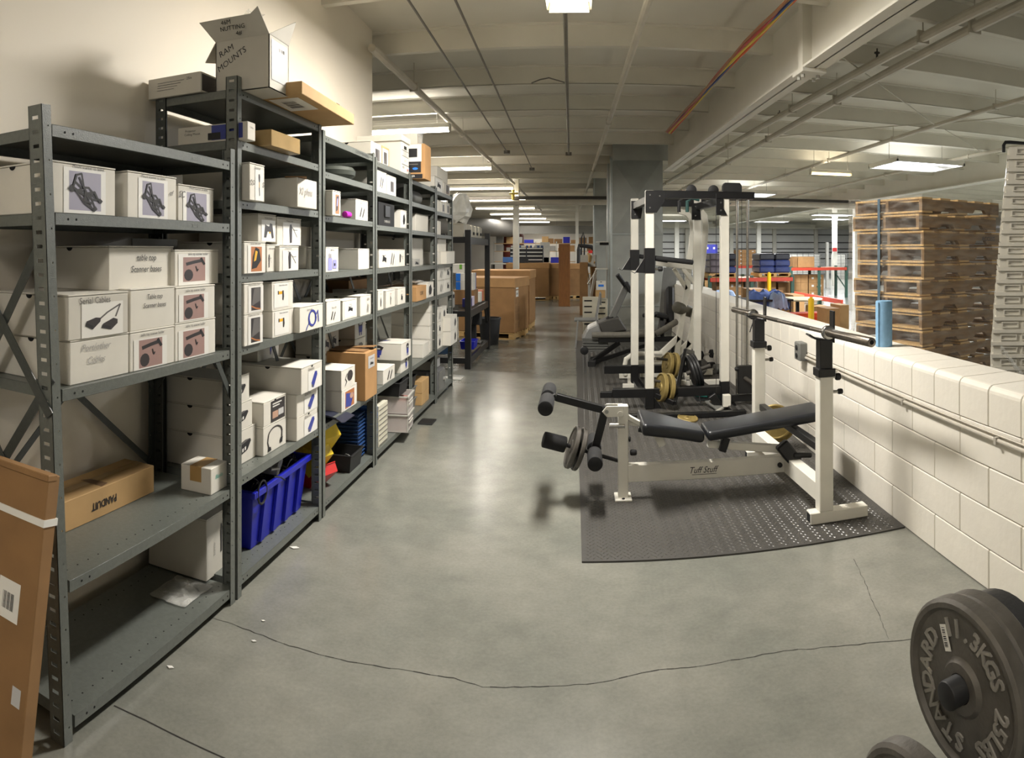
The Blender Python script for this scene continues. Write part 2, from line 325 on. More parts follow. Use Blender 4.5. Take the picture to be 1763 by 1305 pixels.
# ================================================================ LAMPS OVER THE AISLE (plus added lights that brighten the ceiling)
def struct(o): o['kind'] = 'structure'; return o
def strip_light(x0, x1, y, z, power, label, tubes=2, m=None, col=(1, .96, .895), group='fluorescent strip lights over the aisle', lit=True, wy=.11):
    t = thing('strip_light', label, 'ceiling light', ((x0+x1)/2, y, z), group=group); hw = (x1-x0)/2
    G().add([(-hw, -.07, .0), (-hw, .07, 0), (-hw, .05, .07), (-hw, -.05, .07), (hw, -.07, 0), (hw, .07, 0), (hw, .05, .07), (hw, -.05, .07)],
            [(0, 1, 2, 3), (4, 5, 6, 7), (0, 1, 5, 4), (1, 2, 6, 5), (2, 3, 7, 6), (3, 0, 4, 7)]).build('housing', M_WHITEP, t, .004)
    for s in ([-1, 1] if tubes == 2 else [0]):
        G().cyl((-hw+.02, s*wy/2, -.03), (hw-.02, s*wy/2, -.03), .02, 8).build('tube', m or M_TUBE, t, smooth=True)
    for s in (-1, 1): G().box(*sorted((s*hw, s*(hw+.012))), -.075, .075, -.05, .06).build('end_cap', M_WHITEP, t)
    for s in (-1, 1): G().cyl((s*hw*.85, 0, .07), (s*hw*.85, 0, 3.84-z), .004, 5).build('hanger', M_COND, t)
    if lit: area('lamp', (0, 0, -.06), hw*2*.96, .14, power*1.25, col, parent=None).parent = t; area('added_uplight', (0, 0, .075), hw*2*.96, .1, power*.17, col, (PI, 0, 0)).parent = t  # second light is added above the housing to brighten the ceiling
    return t
# ceiling lamp straight above the aisle
t = thing('ceiling_light', 'four-tube ceiling light glowing white over the near aisle', 'ceiling light', (-.09, 4.63, 3.52))
g = G(); g.box(-.155, .155, -.62, .62, .03, .09); g.add([(-.155, -.62, .03), (.155, -.62, .03), (.155, .62, .03), (-.155, .62, .03), (-.172, -.64, -.02), (.172, -.64, -.02), (.172, .64, -.02), (-.172, .64, -.02)], [(0, 1, 5, 4), (1, 2, 6, 5), (2, 3, 7, 6), (3, 0, 4, 7)]); g.build('reflector', M_WHITEP, t)
for i in range(4): G().cyl((-.105+i*.07, -.6, 0), (-.105+i*.07, .6, 0), .017, 10).build('tube', M_TUBE, t, smooth=True)
for s in (-1, 1):
    G().cyl((0, s*.5, .09), (0, s*.5, .32), .006, 6).build('hanger', M_COND, t)
    g = G()
    for i in range(5): g.box(-.145+i*.07, -.135+i*.07, s*.61-.01, s*.61+.01, -.02, .03)
    g.box(-.155, .155, s*.635-.006, s*.635+.006, -.045, .03); g.build('end_guard', M_WHITEP, t)
l = area('lamp', (0, 0, -.06), .3, 1.2, 178, (1, .96, .895)); l.parent = t; l = area('added_uplight', (0, 0, .1), .3, 1.2, 26, (1, .96, .895), (PI, 0, 0)); l.parent = t  # upward light added as ceiling fill, the reflector itself is closed
# the next lamps of the same row stand behind the camera
for i, yy in enumerate((-1.2,)):
    t = thing('ceiling_light', 'four-tube ceiling light above and behind the viewer', 'ceiling light', (-.3, yy, 3.33))
    g = G(); g.box(-.17, .17, -.62, .62, .03, .09); g.build('reflector', M_WHITEP, t)
    for k in range(4): G().cyl((-.12+k*.08, -.6, 0), (-.12+k*.08, .6, 0), .017, 8).build('tube', M_TUBE, t)
    for s in (-1, 1): G().cyl((0, s*.5, .09), (0, s*.5, .51), .006, 6).build('hanger', M_COND, t)
    l = area('lamp', (0, 0, -.06), .34, 1.2, 36, (1, .95, .885)); l.parent = t; l = area('added_uplight', (0, 0, .1), .3, 1.2, 25, (1, .95, .885), (PI, 0, 0)); l.parent = t  # upward light here is also added fill for the ceiling
names = ['nearest strip light, beyond the wall end above the file box', 'second strip light down the aisle from the camera', 'third strip light down the aisle from the camera', 'fourth strip light, above the white cross pipe', 'fifth strip light down the aisle, beyond the cross pipe', 'sixth strip light down the aisle, beyond the cross pipe', 'seventh strip light down the aisle, beyond the cross pipe', 'eighth and last strip light of the lit row']
for i, yy in enumerate((9.7, 14.4, 19.05, 23.4, 28, 32.5, 37, 41.5)):
    strip_light(-4.35, -1.9, yy, 3.42, (70, 60, 50, 45, 45, 40, 40, 40)[i], names[i], m=M_TUBE if i < 5 else M_TUBEF)
strip_light(-3.5, -1.4, 44, 2.9, 40, 'lone strip light low under the far dark girder')
strip_light(*[xAtY(p, 13.9) for p in (1396, 1464)], 13.9, 3.34, 22, 'single warm strip light above the warehouse racks', tubes=1, col=(1, .88, .68), m=mat('warm tube', (255, 220, 150), .5, 0, 0, emit=9), group='warehouse ceiling lights')
def highbay(x, y, z, sx, sy, power, label):
    t = thing('led_panel_light', label, 'ceiling light', (x, y, z), group='warehouse ceiling lights')
    g = G(); g.box(-sx/2, sx/2, -sy/2, sy/2, .03, .07)
    g.box(-sx/2, sx/2, -sy/2, -sy/2+.03, -.02, .03); g.box(-sx/2, sx/2, sy/2-.03, sy/2, -.02, .03); g.box(-sx/2, -sx/2+.03, -sy/2, sy/2, -.02, .03); g.box(sx/2-.03, sx/2, -sy/2, sy/2, -.02, .03)
    g.build('housing', M_WHITEP, t)
    for s in (-.32, .32): G().box(-sx/2+.05, sx/2-.05, s*sy-.07, s*sy+.07, -.012, .02).build('led_bar', M_TUBEW, t)
    for a in (-.4, .4): G().cyl((a*sx, 0, .07), (a*sx, 0, 3.84-z), .005, 5).build('hanger', M_COND, t)
    l = area('lamp', (0, 0, -.03), sx*.9, sy*.9, power, (.96, .98, 1)); l.parent = t; l = area('added_uplight', (0, 0, .08), sx*.9, sy*.9, power*.025, (.96, .98, 1), (PI, 0, 0)); l.parent = t  # weak upward light added to lift the deck above the panel
highbay(6.45, 12.0, 3.33, 1.5, 1.3, 420, 'large white led panel light above the stacked pallets')
for px, py, Y in ((1328, 380, 38), (1433, 366, 30), (1430, 375, 34), (1152, 379, 38)):
    p = onY(px, py, Y); highbay(p.x, p.y, 3.33, 1.9, 1.2, 340, {1328: 'far led light between the guide rods and pallet stack', 1433: 'nearer of two far led lights by the white column', 1430: 'farther of two far led lights by the white column', 1152: 'far led light just beside the metal duct'}[px])
for x, y in ((10, 6), (14, 16), (5, 20), (13, 24)):
    highbay(x, y, 3.33, 1.5, 1.3, 480, {10: 'led light out over the near warehouse bay', 14: 'led light far to the side over the warehouse', 5: 'led light over the warehouse beyond the cross pipe', 13: 'led light over the far warehouse racks'}[x])

# ================================================================ STRUCTURE
# floor: polished concrete
mf = bpy.data.materials.new('polished concrete'); mf.use_nodes = True; N = mf.node_tree.nodes; L = mf.node_tree.links; b = N['Principled BSDF']
tc = N.new('ShaderNodeTexCoord')
def nz(s, d=6, r=.6):
    n = N.new('ShaderNodeTexNoise'); n.inputs['Scale'].default_value = s; n.inputs['Detail'].default_value = d; n.inputs['Roughness'].default_value = r; L.new(tc.outputs['Object'], n.inputs['Vector']); return n
n1 = nz(1.1); n2 = nz(7, 8); n3 = nz(60, 4)
cr = N.new('ShaderNodeValToRGB'); e = cr.color_ramp.elements; e[0].position = .3; e[0].color = (*S((108, 110, 103)), 1); e[1].position = .72; e[1].color = (*S((137, 136, 127)), 1)
L.new(n1.outputs['Fac'], cr.inputs[0])
mx = N.new('ShaderNodeMix'); mx.data_type = 'RGBA'; mx.blend_type = 'OVERLAY'; mx.inputs[0].default_value = .22; L.new(cr.outputs[0], mx.inputs[6]); L.new(n2.outputs['Fac'], mx.inputs[7])
mx2 = N.new('ShaderNodeMix'); mx2.data_type = 'RGBA'; mx2.blend_type = 'OVERLAY'; mx2.inputs[0].default_value = .2; L.new(mx.outputs[2], mx2.inputs[6]); L.new(n3.outputs['Fac'], mx2.inputs[7]); L.new(mx2.outputs[2], b.inputs['Base Color'])
mr = N.new('ShaderNodeMapRange'); mr.inputs[1].default_value = .3; mr.inputs[2].default_value = .7; mr.inputs[3].default_value = .19; mr.inputs[4].default_value = .24; L.new(n1.outputs['Fac'], mr.inputs[0]); L.new(mr.outputs[0], b.inputs['Roughness'])
bp = N.new('ShaderNodeBump'); bp.inputs['Strength'].default_value = .03; bp.inputs['Distance'].default_value = .001; L.new(n3.outputs['Fac'], bp.inputs['Height']); L.new(bp.outputs[0], b.inputs['Normal'])
b.inputs['Specular IOR Level'].default_value = .6
fl = struct(G().box(-16, 32, -5, 48, -.12, 0).build('floor', mf))
def ribbon(pts, w, name, m, jit=0, z=.0006):
    g = G(); P = []
    for a, b_ in zip(pts, pts[1:]):
        n = max(1, int((b_-a).length/.03)) if jit else 1
        for i in range(n):
            q = a.lerp(b_, i/n); P.append(Vector((q.x+random.uniform(-jit, jit), q.y+random.uniform(-jit, jit), 0)))
    P.append(pts[-1])
    for a, b_ in zip(P, P[1:]):
        d = (b_-a).normalized(); n = Vector((-d.y, d.x, 0))*w*random.uniform(.3, 1)/2; g.add([a-n+Vector((0, 0, z)), a+n+Vector((0, 0, z)), b_+n+Vector((0, 0, z)), b_-n+Vector((0, 0, z))], [(0, 1, 2, 3)])
    return g.build(name, m, fl)
M_CRACK = mat('dark crack line', (36, 34, 30), .9, 0, 0)  # dark colour of the floor cracks and saw joint
ribbon([onZ(x, y, 0) for x, y in ((368, 1064), (400, 1074), (440, 1090), (500, 1112), (600, 1139), (700, 1154), (780, 1168), (830, 1183), (900, 1183), (960, 1182), (1040, 1174), (1120, 1155), (1200, 1147), (1260, 1137), (1350, 1120), (1440, 1113), (1540, 1103), (1620, 1096))], .006, 'crack', M_CRACK, .004)
ribbon([onZ(x, y, 0) for x, y in ((196, 1215), (250, 1240), (392, 1308))], .007, 'saw_joint', M_CRACK)
ribbon([onZ(1470, 962, 0), onZ(1492, 1010, 0), onZ(1530, 1100, 0)], .003, 'crack', M_CRACK, .004)
# ceiling deck and joists
ce = struct(G().box(-16, 32, -5, 48, 3.84, 3.95).build('ceiling', M_CEIL))
g = G()
for (z0, z1, y0, y1) in ((3.63, 3.84, -.004, .004), (3.63, 3.636, -.004, .075), (3.832, 3.84, -.075, .004), (3.63, 3.655, .069, .075)): g.box(-16, 32, y0, y1, z0, z1)
jm = g.mesh('joist', M_JOIST)
k = 0; y = 6.63-1.5*7
while y < 47:
    o = link('joist', jm, None, ce); o.location = (0, y, 0); y += 1.5
for px0, py0, px1, py1, hz in ((703, 0, 873, 262, 3.60), (784, 0, 916, 291, 3.60), (973, 22, 979, 265, 3.60)):
    r0 = (hz-H)*F/(Y0-py0); r1 = (hz-H)*F/(Y0-py1)
    p0 = Vector((r0*math.sin(th(px0)), r0*math.cos(th(px0)), hz)); p1 = Vector((r1*math.sin(th(px1)), r1*math.cos(th(px1)), hz)); d = (p0-p1)
    g = G(); g.cyl(p0+d*.4, p1, .012 if px0 < 900 else .02, 6); g.box(p1.x-.06, p1.x+.06, p1.y-.05, p1.y+.05, hz-.03, hz+.03); g.build('conduit', M_COND, ce)
# left wall
wl = struct(G().box(-2.3, -2.06, -5, 6.5, 0, 3.84).build('wall_left', M_WALL))
struct(G().box(-16, -15.8, -5, 48, 0, 3.84).build('wall_far_left', M_FARW))
wf = struct(G().box(1.9, 32, 46, 46.2, 0, 3.84).build('wall_front', M_FARW))
for i in range(9): G().box(4+i*3.1, 4.25+i*3.1, 45.75, 46, 0, 3.4).build('wall_post', M_JOIST, wf)
for z in (1.05, 1.5, 1.75, 2.2, 2.75): G().box(1.9, 31.8, 45.9, 45.99, z, z+.06).build('girt', M_DARKST, wf)
struct(G().box(-15.8, 1.9, 46, 46.2, 0, 3.84).build('wall_front_aisle', mat('aisle end wall paint', (196, 190, 180), .7, 0, .06, .6)))
# girders along the aisle
def girder(a, b, zb, zt, wfl, name, label_mat=M_BEAM):
    a = Vector(a); b = Vector(b); d = b-a; Lg = d.length; ang = math.atan2(d.y, d.x)
    g = G(); g.box(0, Lg, -.006, .006, zb, zt); g.box(0, Lg, -wfl/2, wfl/2, zb, zb+.02); g.box(0, Lg, -wfl/2, wfl/2, zt-.02, zt)
    o = g.build(name, label_mat, bevel=0); o.location = (a.x, a.y, 0); o.rotation_euler = (0, 0, ang); return struct(o), Lg
h = 3.2-H
bp0 = [Vector((c*h, y, 0)) for c, y in ((1.034, 8.48*h), (1.222, 2.416*h))]
dirb = (bp0[1]-bp0[0]).normalized(); nrm = Vector((-dirb.y, dirb.x, 0)); 
if nrm.x < 0: nrm = -nrm
WF = .2
a = bp0[0]+nrm*WF/2; b_ = bp0[1]+nrm*WF/2+dirb*6.5
gd, LG = girder(a, b_, 3.2, 3.84, WF, 'beam_over_low_wall')
ss = (Vector((1.123*h, 3.49*h, 0))-bp0[0]).dot(dirb)-.1
g = G(); g.box(ss-.05, ss+.05, -WF/2+.004, WF/2-.004, 3.22, 3.82); g.build('stiffener', M_BEAM, gd, .003)
g = G(); g.box(ss-.16, ss+.1, -WF/2-.01, WF/2+.01, 3.165, 3.2); g.build('splice_plate', M_BEAM, gd, .003)
g = G()
for i in (-.1, 0.0):
    for s in (-.07, .07): g.cyl((ss+i, s, 3.165), (ss+i, s, 3.135), .018, 6)
g.build('bolt', M_LGREY, gd)
girder((8.93, 45.5, 0), (8.93, -4.5, 0), 3.23, 3.84, .26, 'beam_over_warehouse')
girder((16, 45.5, 0), (16, -4.5, 0), 3.23, 3.84, .26, 'beam_far_bay')
girder((-9, 45.5, 0), (-9, 8, 0), 3.23, 3.84, .26, 'beam_left_bay')
# cross pipe, its shadow built in as a dark bar, at 19 m
struct(G().box(-15.5, 8.3, 19.1, 19.3, 3.09, 3.17).build('trim_pipe_shadow', M_DARKST))
cp = struct(G().cyl((-15.5, 19, 2.99), (8.3, 19, 2.99), .075, 12).build('trim_cross_pipe', M_PIPE, smooth=True))
g = G(); g.cyl((-1.9, 19, 3.05), (-1.9, 19, 3.35), .04, 8); g.cyl((-2, 18.96, 3.24), (-1.75, 18.96, 3.24), .03, 8); g.build('valve', mat('valve yellow', (214, 190, 90), .5, 0, 0), cp)
struct(G().box(1.9, 31.5, 44.3, 44.5, 3.15, 3.45).build('trim_far_beam', M_BEAM))
struct(G().box(-15.5, 1.8, 38.3, 38.6, 2.6, 3.05).build('trim_dark_lintel', mat('dusty painted beam', (120, 118, 112), .6, 0, .06, 1)))
struct(G().box(-15.5, 1.8, 44.9, 45.1, 2.95, 3.25).build('trim_dark_lintel_far', mat('dusty painted beam', (120, 118, 112), .6, 0, .06, 1)))
# columns
def column(x, y, w_, name, z1=3.84, m=M_WHITEP): return struct(G().box(x-w_/2, x+w_/2, y-w_/2, y+w_/2, 0, z1).build(name, m, bevel=.008))
column(xAtY(887.5, 19.2), 19.4, .17, 'column_aisle'); column(xAtY(993.5, 27), 27, .12, 'column_aisle_right')
column(8.25, 19.2, .2, 'column_warehouse', 3.2)
c = column(xAtY(1437, 30), 30, .2, 'column_warehouse_far'); p = onY(1437, 430, 29.88); G().box(p.x-.11, p.x+.11, p.y-.02, p.y+.01, p.z-.08, p.z+.09).build('red_band', M_RED, c)
for px in (1165, 1306): column(xAtY(px, 43), 43, .28, 'column_warehouse_back')
# sprinkler pipes under the deck
def pipe(pts, r, name, m=M_PIPE, rods=0, n=10):
    o = struct(G().rings(pts, r, n).build(name, m, smooth=True))
    a, b = Vector(pts[0]), Vector(pts[-1])
    for i in range(rods):
        q = a.lerp(b, (i+.5)/rods); g = G(); g.cyl(q+Vector((0, 0, r)), (q.x, q.y, 3.84), .006, 5)
        g.box(q.x-r*1.25, q.x+r*1.25, q.y-.015, q.y+.015, q.z-r*1.2, q.z+r*1.3); g.build('hanger', m, o)
    return o
def vline(px0, py0, px1, py1, z, ext0=0, ext1=0):
    o = []
    for px, py in ((px0, py0), (px1, py1)):
        r = (z-H)*F/(Y0-py); o.append(Vector((r*math.sin(th(px)), r*math.cos(th(px)), z)))
    d = (o[1]-o[0]).normalized(); return [o[0]-d*ext0, o[1]+d*ext1]
pipe(vline(640, 82, 900, 331, 3.55, 0, 10), .04, 'trim_sprinkler_left', rods=8)
pipe(vline(1117, 0, 1005, 342, 3.55, 4, 6), .035, 'trim_pipe_aisle', rods=5)
pipe(vline(1718, 0, 1149, 314, 3.55, 4, 12), .045, 'trim_sprinkler_a', rods=9)
pipe(vline(1758, 8, 1255, 279, 3.5, 4, 14), .045, 'trim_sprinkler_b', rods=9)
pipe(vline(1763, 170, 1430, 275, 3.6, 4, 14), .035, 'trim_sprinkler_c', rods=8)
pipe(vline(1763, 250, 1485, 310, 3.58, 4, 20), .035, 'trim_sprinkler_d', rods=8)
for px, py in ((1510, 92), (1342, 196), (1252, 252)):
    p = vline(px, py, px+1, py, 3.62)[0]; g = G(); g.cyl(p-Vector((0, 0, .05)), p, .012, 8); g.cyl(p, p+Vector((0, 0, .012)), .03, 8); g.cyl(p+Vector((0, 0, .012)), p+Vector((0, 0, .05)), .008, 6)
    tag(rebase(g.build('sprinkler_head', M_DARKST), p), {1510: 'sprinkler head standing on the nearest ceiling pipe', 1342: 'sprinkler head midway along the ceiling pipe', 1252: 'sprinkler head far along the ceiling pipe'}[px], 'sprinkler', 'sprinkler heads')
# bracing rods
for a, b in (((1440, 91), (1608, 214)), ((1625, 222), (1690, 262)), ((1340, 235), (1600, 213)), ((1608, 214), (1763, 200))):
    A = vline(a[0], a[1], b[0], b[1], 3.6)
    if (A[1]-A[0]).length < 30: struct(G().cyl(A[0], A[1], .008, 6).build('trim_bracing_rod', M_PIPE))
# coloured cables along the girder
cabs = [('orange', (206, 90, 40)), ('yellow', (214, 190, 60)), ('blue', (40, 70, 130)), ('yellow', (214, 190, 60)), ('red', (170, 50, 36)), ('brown', (150, 100, 60))]
for i, (nm, col) in enumerate(cabs):
    P = []
    for k in range(9):
        f = k/8; z = 3.5; px = 1372+(1152-1372)*f-(i-2)*3.2*(1-f*.6)+1.5*math.sin(f*9+i*1.7); py = -10+(228+10)*f-math.sin(f*PI)*4
        r = (z-H)*F/(Y0-py); P.append(Vector((r*math.sin(th(px)), r*math.cos(th(px)), z+.012*math.sin(f*11+i*2))))
    tag(G().rings(P, .014, 6).build('cable', mat(nm+' cable', col, .5, 0, 0), smooth=True), {0: 'outer orange data cable run along the white girder', 1: 'second yellow data cable, nearer the roof deck than its twin', 2: 'blue data cable run along the white girder', 3: 'first yellow data cable, nearer the girder than its twin', 4: 'red data cable run along the white girder', 5: 'brown cable run along the white girder'}[i], 'cable', 'cables clipped along the girder')
# loops of wire over the aisle
for pts in (((752, 206), (752, 185), (758, 163), (772, 149)), ((915, 143), (930, 137), (945, 134), (972, 142))):
    P = [vline(x, y, x+1, y, 3.58)[0] for x, y in pts]; 
    yv = P[0].y; P = [onY(x, y, yv) for x, y in pts]; tag(G().rings(P, .008, 6).build('wire', M_COND), 'thin grey wire looping up from the strip light' if pts[0][0] == 752 else 'thin grey wire drooping from the centre conduit', 'wire')

# ---------------- low block wall
WX = 1.84; cap_h = .2; WZ = .985
wr = struct(G().box(WX+.012, WX+.3, .3, 14.7, 0, WZ-.02).build('wall_right', mat('mortar paint', (190, 184, 170), .8, 0, .03, 8)))
# end of row positions read from the joints in view
MB = mat('painted block', (224, 219, 208), .62, 0, .025, 3, .35, bscale=26)
def block_mesh(L_, hgt, cap=False):
    g = G()
    if cap:
        R_ = .035; n = 4; prof = [(0, 0)]+[(0+R_-R_*math.cos(a*PI/2/n), hgt-R_+R_*math.sin(a*PI/2/n)) for a in range(n+1)]+[(.31, hgt), (.31, 0)]
        vs = [(x, y, z) for y in (.0025, L_-.0025) for x, z in prof]; k = len(prof)
        g.add(vs, [tuple(range(k)), tuple(range(k, 2*k))]+[(i, (i+1) % k, (i+1) % k+k, i+k) for i in range(k)]); return g.mesh('block', MB, .003)
    g.box(0, .06, .0025, L_-.0025, .0025, hgt-.0025); return g.mesh('block', MB, .004)
bl = block_mesh(.52, .197); bc = block_mesh(.26, .195, True)
yj = 2.43
for row in range(4):
    off = 0 if row % 2 == 1 else .26
    y = .35+((yj-.35-off) % .52)-.52
    while y < 14.6:
        if y > -.2:
            o = link('block', bl, None, wr); o.location = (WX+.002*random.random(), y, row*.197+.0)
        y += .52
y = .35+((yj-.35) % .26)-.26
while y < 14.6:
    if y > 0: o = link('cap_block', bc, None, wr); o.location = (WX-.004+.003*random.random(), y, .79)
    y += .26
# conduit on the wall
cw = G(); cw.cyl((WX-.015, .5, .742), (WX-.015, 5.35, .748), .0105, 10)
for y in (1.2, 2.6, 3.55, 4.6): cw.box(WX-.028, WX, y-.01, y+.01, .727, .76)
cw.cyl((WX-.008, .5, .765), (WX-.008, 5.35, .77), .005, 6)
o = tag(rebase(cw.build('wall_conduit', mat('painted conduit', (190, 184, 172), .4, .2, .05, 9), smooth=False), (WX, 3, .74)), 'thin conduit running along the painted block wall', 'conduit')
t = thing('outlet_box', 'grey surface outlet box on the block wall behind the bench post', 'outlet', (WX, 5.4, .72))
G().box(-.07, 0, -.09, .05, 0, .15).build('box', M_GREYP, t, .008)
for i in range(2):
    o = G().roller((-.072, -.02, .04+i*.065), (-.078, -.02, .04+i*.065), .022, 12, .002).build('socket', M_BLACKM, t)
# ---------------- duct beyond the gym machines
dx0, dx1, dy = xAtY(1052, 15), xAtY(1141, 15), 15.0
du = thing('sheet_metal_duct', 'large upright galvanised duct with cross-broken panels', 'duct', ((dx0+dx1)/2, dy, 0))
def dbox(name, x0, x1, y0, y1, z0, z1, m=M_GALV, bev=.004):
    g = G(); g.box(x0-du.location.x, x1-du.location.x, y0-dy, y1-dy, z0, z1); return g.build(name, m, du, bev)
zs = [0, onY(1095, 527, dy).z, onY(1095, 403, dy).z, onY(1095, 272, dy).z]
for z0, z1 in zip(zs, zs[1:]):
    # panel with a raised cross break
    g = G(); cx, cz = (dx0+dx1)/2-du.location.x, (z0+z1)/2; a0, a1 = dx0-du.location.x, dx1-du.location.x
    amp = .07 if z0 > 1.2 else .012
    g.add([(a0, 0, z0), (a1, 0, z0), (a1, 0, z1), (a0, 0, z1), (cx, -amp, cz)], [(0, 1, 4), (1, 2, 4), (2, 3, 4), (3, 0, 4)])
    g.add([(a0, 0, z0), (a0, 2.6, z0), (a0, 2.6, z1), (a0, 0, z1)], [(0, 1, 2, 3)]); g.add([(a1, 0, z0), (a1, 2.6, z0), (a1, 2.6, z1), (a1, 0, z1)], [(0, 1, 2, 3)])
    g.add([(a0, 2.6, z0), (a1, 2.6, z0), (a1, 2.6, z1), (a0, 2.6, z1)], [(0, 1, 2, 3)])
    link('panel', _raw(g, [M_GALV]), None, du)
    dbox('seam', dx0-.012, dx1+.012, dy-.02, dy+.004, z1-.012, z1+.012, M_GALVL)
g = G(); a0, a1, z0, z1 = dx0-du.location.x, dx1-du.location.x, zs[3], 3.84
g.add([(a0, 0, z0), (a1, 0, z0), (a1+.12, -1.4, 3.45), (a0-.02, -1.4, 3.45), (a1+.12, -1.4, z1), (a0-.02, -1.4, z1), (a0, 2.6, z0), (a1, 2.6, z0), (a1, 2.6, z1), (a0, 2.6, z1)],
      [(0, 1, 2, 3), (3, 2, 4, 5), (0, 3, 5, 9, 6), (1, 2, 4, 8, 7), (6, 7, 8, 9)]); link('transition', _raw(g, [M_GALV]), None, du)
dbox('corner_seam', dx0-.02, dx0+.03, dy-.012, dy+.03, 0, zs[3], M_GALVL)
dbox('side_flange', dx0-.07, dx0-.02, dy+.3, dy+.4, 0, 3.6, M_GALVL)
d2 = thing('sheet_metal_duct', 'second galvanised duct set back beyond the first, left of it', 'duct', (xAtY(1034, 20), 20, 0)); 
g = G(); hw = (xAtY(1046, 20)-xAtY(1024, 20))/2; g.box(-hw, hw, 0, 2, 0, 3.84); g.build('body', M_GALV, d2, .004); G().box(-hw-.02, -hw+.02, -.02, .02, 0, 3.8).build('seam', M_GALVL, d2)
# far left dark ducting
tag(base_of(G().cyl((-8.2, 25, 2.75), (-3.6, 34, 2.75), .42, 20).build('round_duct', mat('grey painted duct', (104, 102, 98), .6, 0, .06, 2), smooth=True)), 'round grey duct slanting under the far ceiling', 'duct')
tag(base_of(G().lathe([(.001, 0), (.62, 0), (.62, 2.5), (.5, 2.8), (.001, 2.9)], Matrix.Translation((xAtY(884, 40), 40, 0)), 24).build('tank', mat('oxide red tank', (110, 50, 40), .6, 0, .08, 2), smooth=True)), 'tall dark red tank behind the white column far away', 'tank')
# ================================================================ SHELVING UNITS
XF, XB = -1.54, -2.0
UNITS = {1: (1.54, 2.755, 2.10, [2.04, 1.755, 1.175, .535, .075]),
         2: (2.775, 3.83, 2.45, [2.39, 2.15, 1.87, 1.52, 1.175, .56, .09]),
         3: (3.85, 4.91, 2.37, [2.343, 2.12, 1.85, 1.495, 1.157, .56, .09]),
         4: (4.93, 6.00, 2.345, [2.32, 2.09, 1.83, 1.495, 1.165, .565, .09]),
         5: (6.02, 7.10, 2.325, [2.29, 2.085, 1.822, 1.48, 1.15, .56, .095]),
         6: (7.12, 8.06, 2.31, [2.28, 2.06, 1.81, 1.48, 1.145, .55, .09])}
UN = {1: 'nearest unit', 2: 'second unit', 3: 'third unit', 4: 'fourth unit', 5: 'fifth unit', 6: 'sixth unit'}
ORD = ['top', 'second', 'third', 'fourth', 'fifth', 'sixth', 'bottom']; ORD1 = ['top', 'second', 'third', 'fourth', 'bottom']
def flange(g, ax, a0, a1, c, t, z0, z1, hole_c, hw, hh, pitch, zoff=.05):
    """thin plate with a column of rectangular holes. ax='y': plate in the y-z plane at x=c; ax='x': plate in the x-z plane at y=c"""
    def B(u0, u1, v0, v1):
        if ax == 'y': g.box(c, c+t, u0, u1, v0, v1)
        else: g.box(u0, u1, c, c+t, v0, v1)
    h0, h1 = hole_c-hw/2, hole_c+hw/2
    B(a0, h0, z0, z1); B(h1, a1, z0, z1)
    z = z0; k = z0+zoff
    while k+hh < z1:
        B(h0, h1, z, k); z = k+hh; k += pitch
    B(h0, h1, z, z1)
def post_mesh(zt, fy, fx, fine):
    """angle post, outer corner at origin; aisle flange runs to fy in y, side flange to fx in x"""
    g = G(); t = .0025; y0, y1 = sorted((0, fy*.042)); x0, x1 = sorted((0, fx*.062))
    sl = (.009, .014, .05)
    flange(g, 'y', y0, y1, 0 if fx > 0 else -t, t, 0, zt, (y0+y1)/2+fy*.006, .006, .006, .11 if fine else .22)
    flange(g, 'x', x0, x1, 0 if fy > 0 else -t, t, 0, zt, (x0+x1)/2, .028, .012, .046 if fine else .092, .03)
    if fine:
        xe0, xe1 = (x1-.003, x1) if fx > 0 else (x0, x0+.003); g.box(xe0, xe1, *(sorted((0, fy*.012))), 0, zt)
    return g.mesh('post', M_STEELD if fx < 0 else M_STEELD)
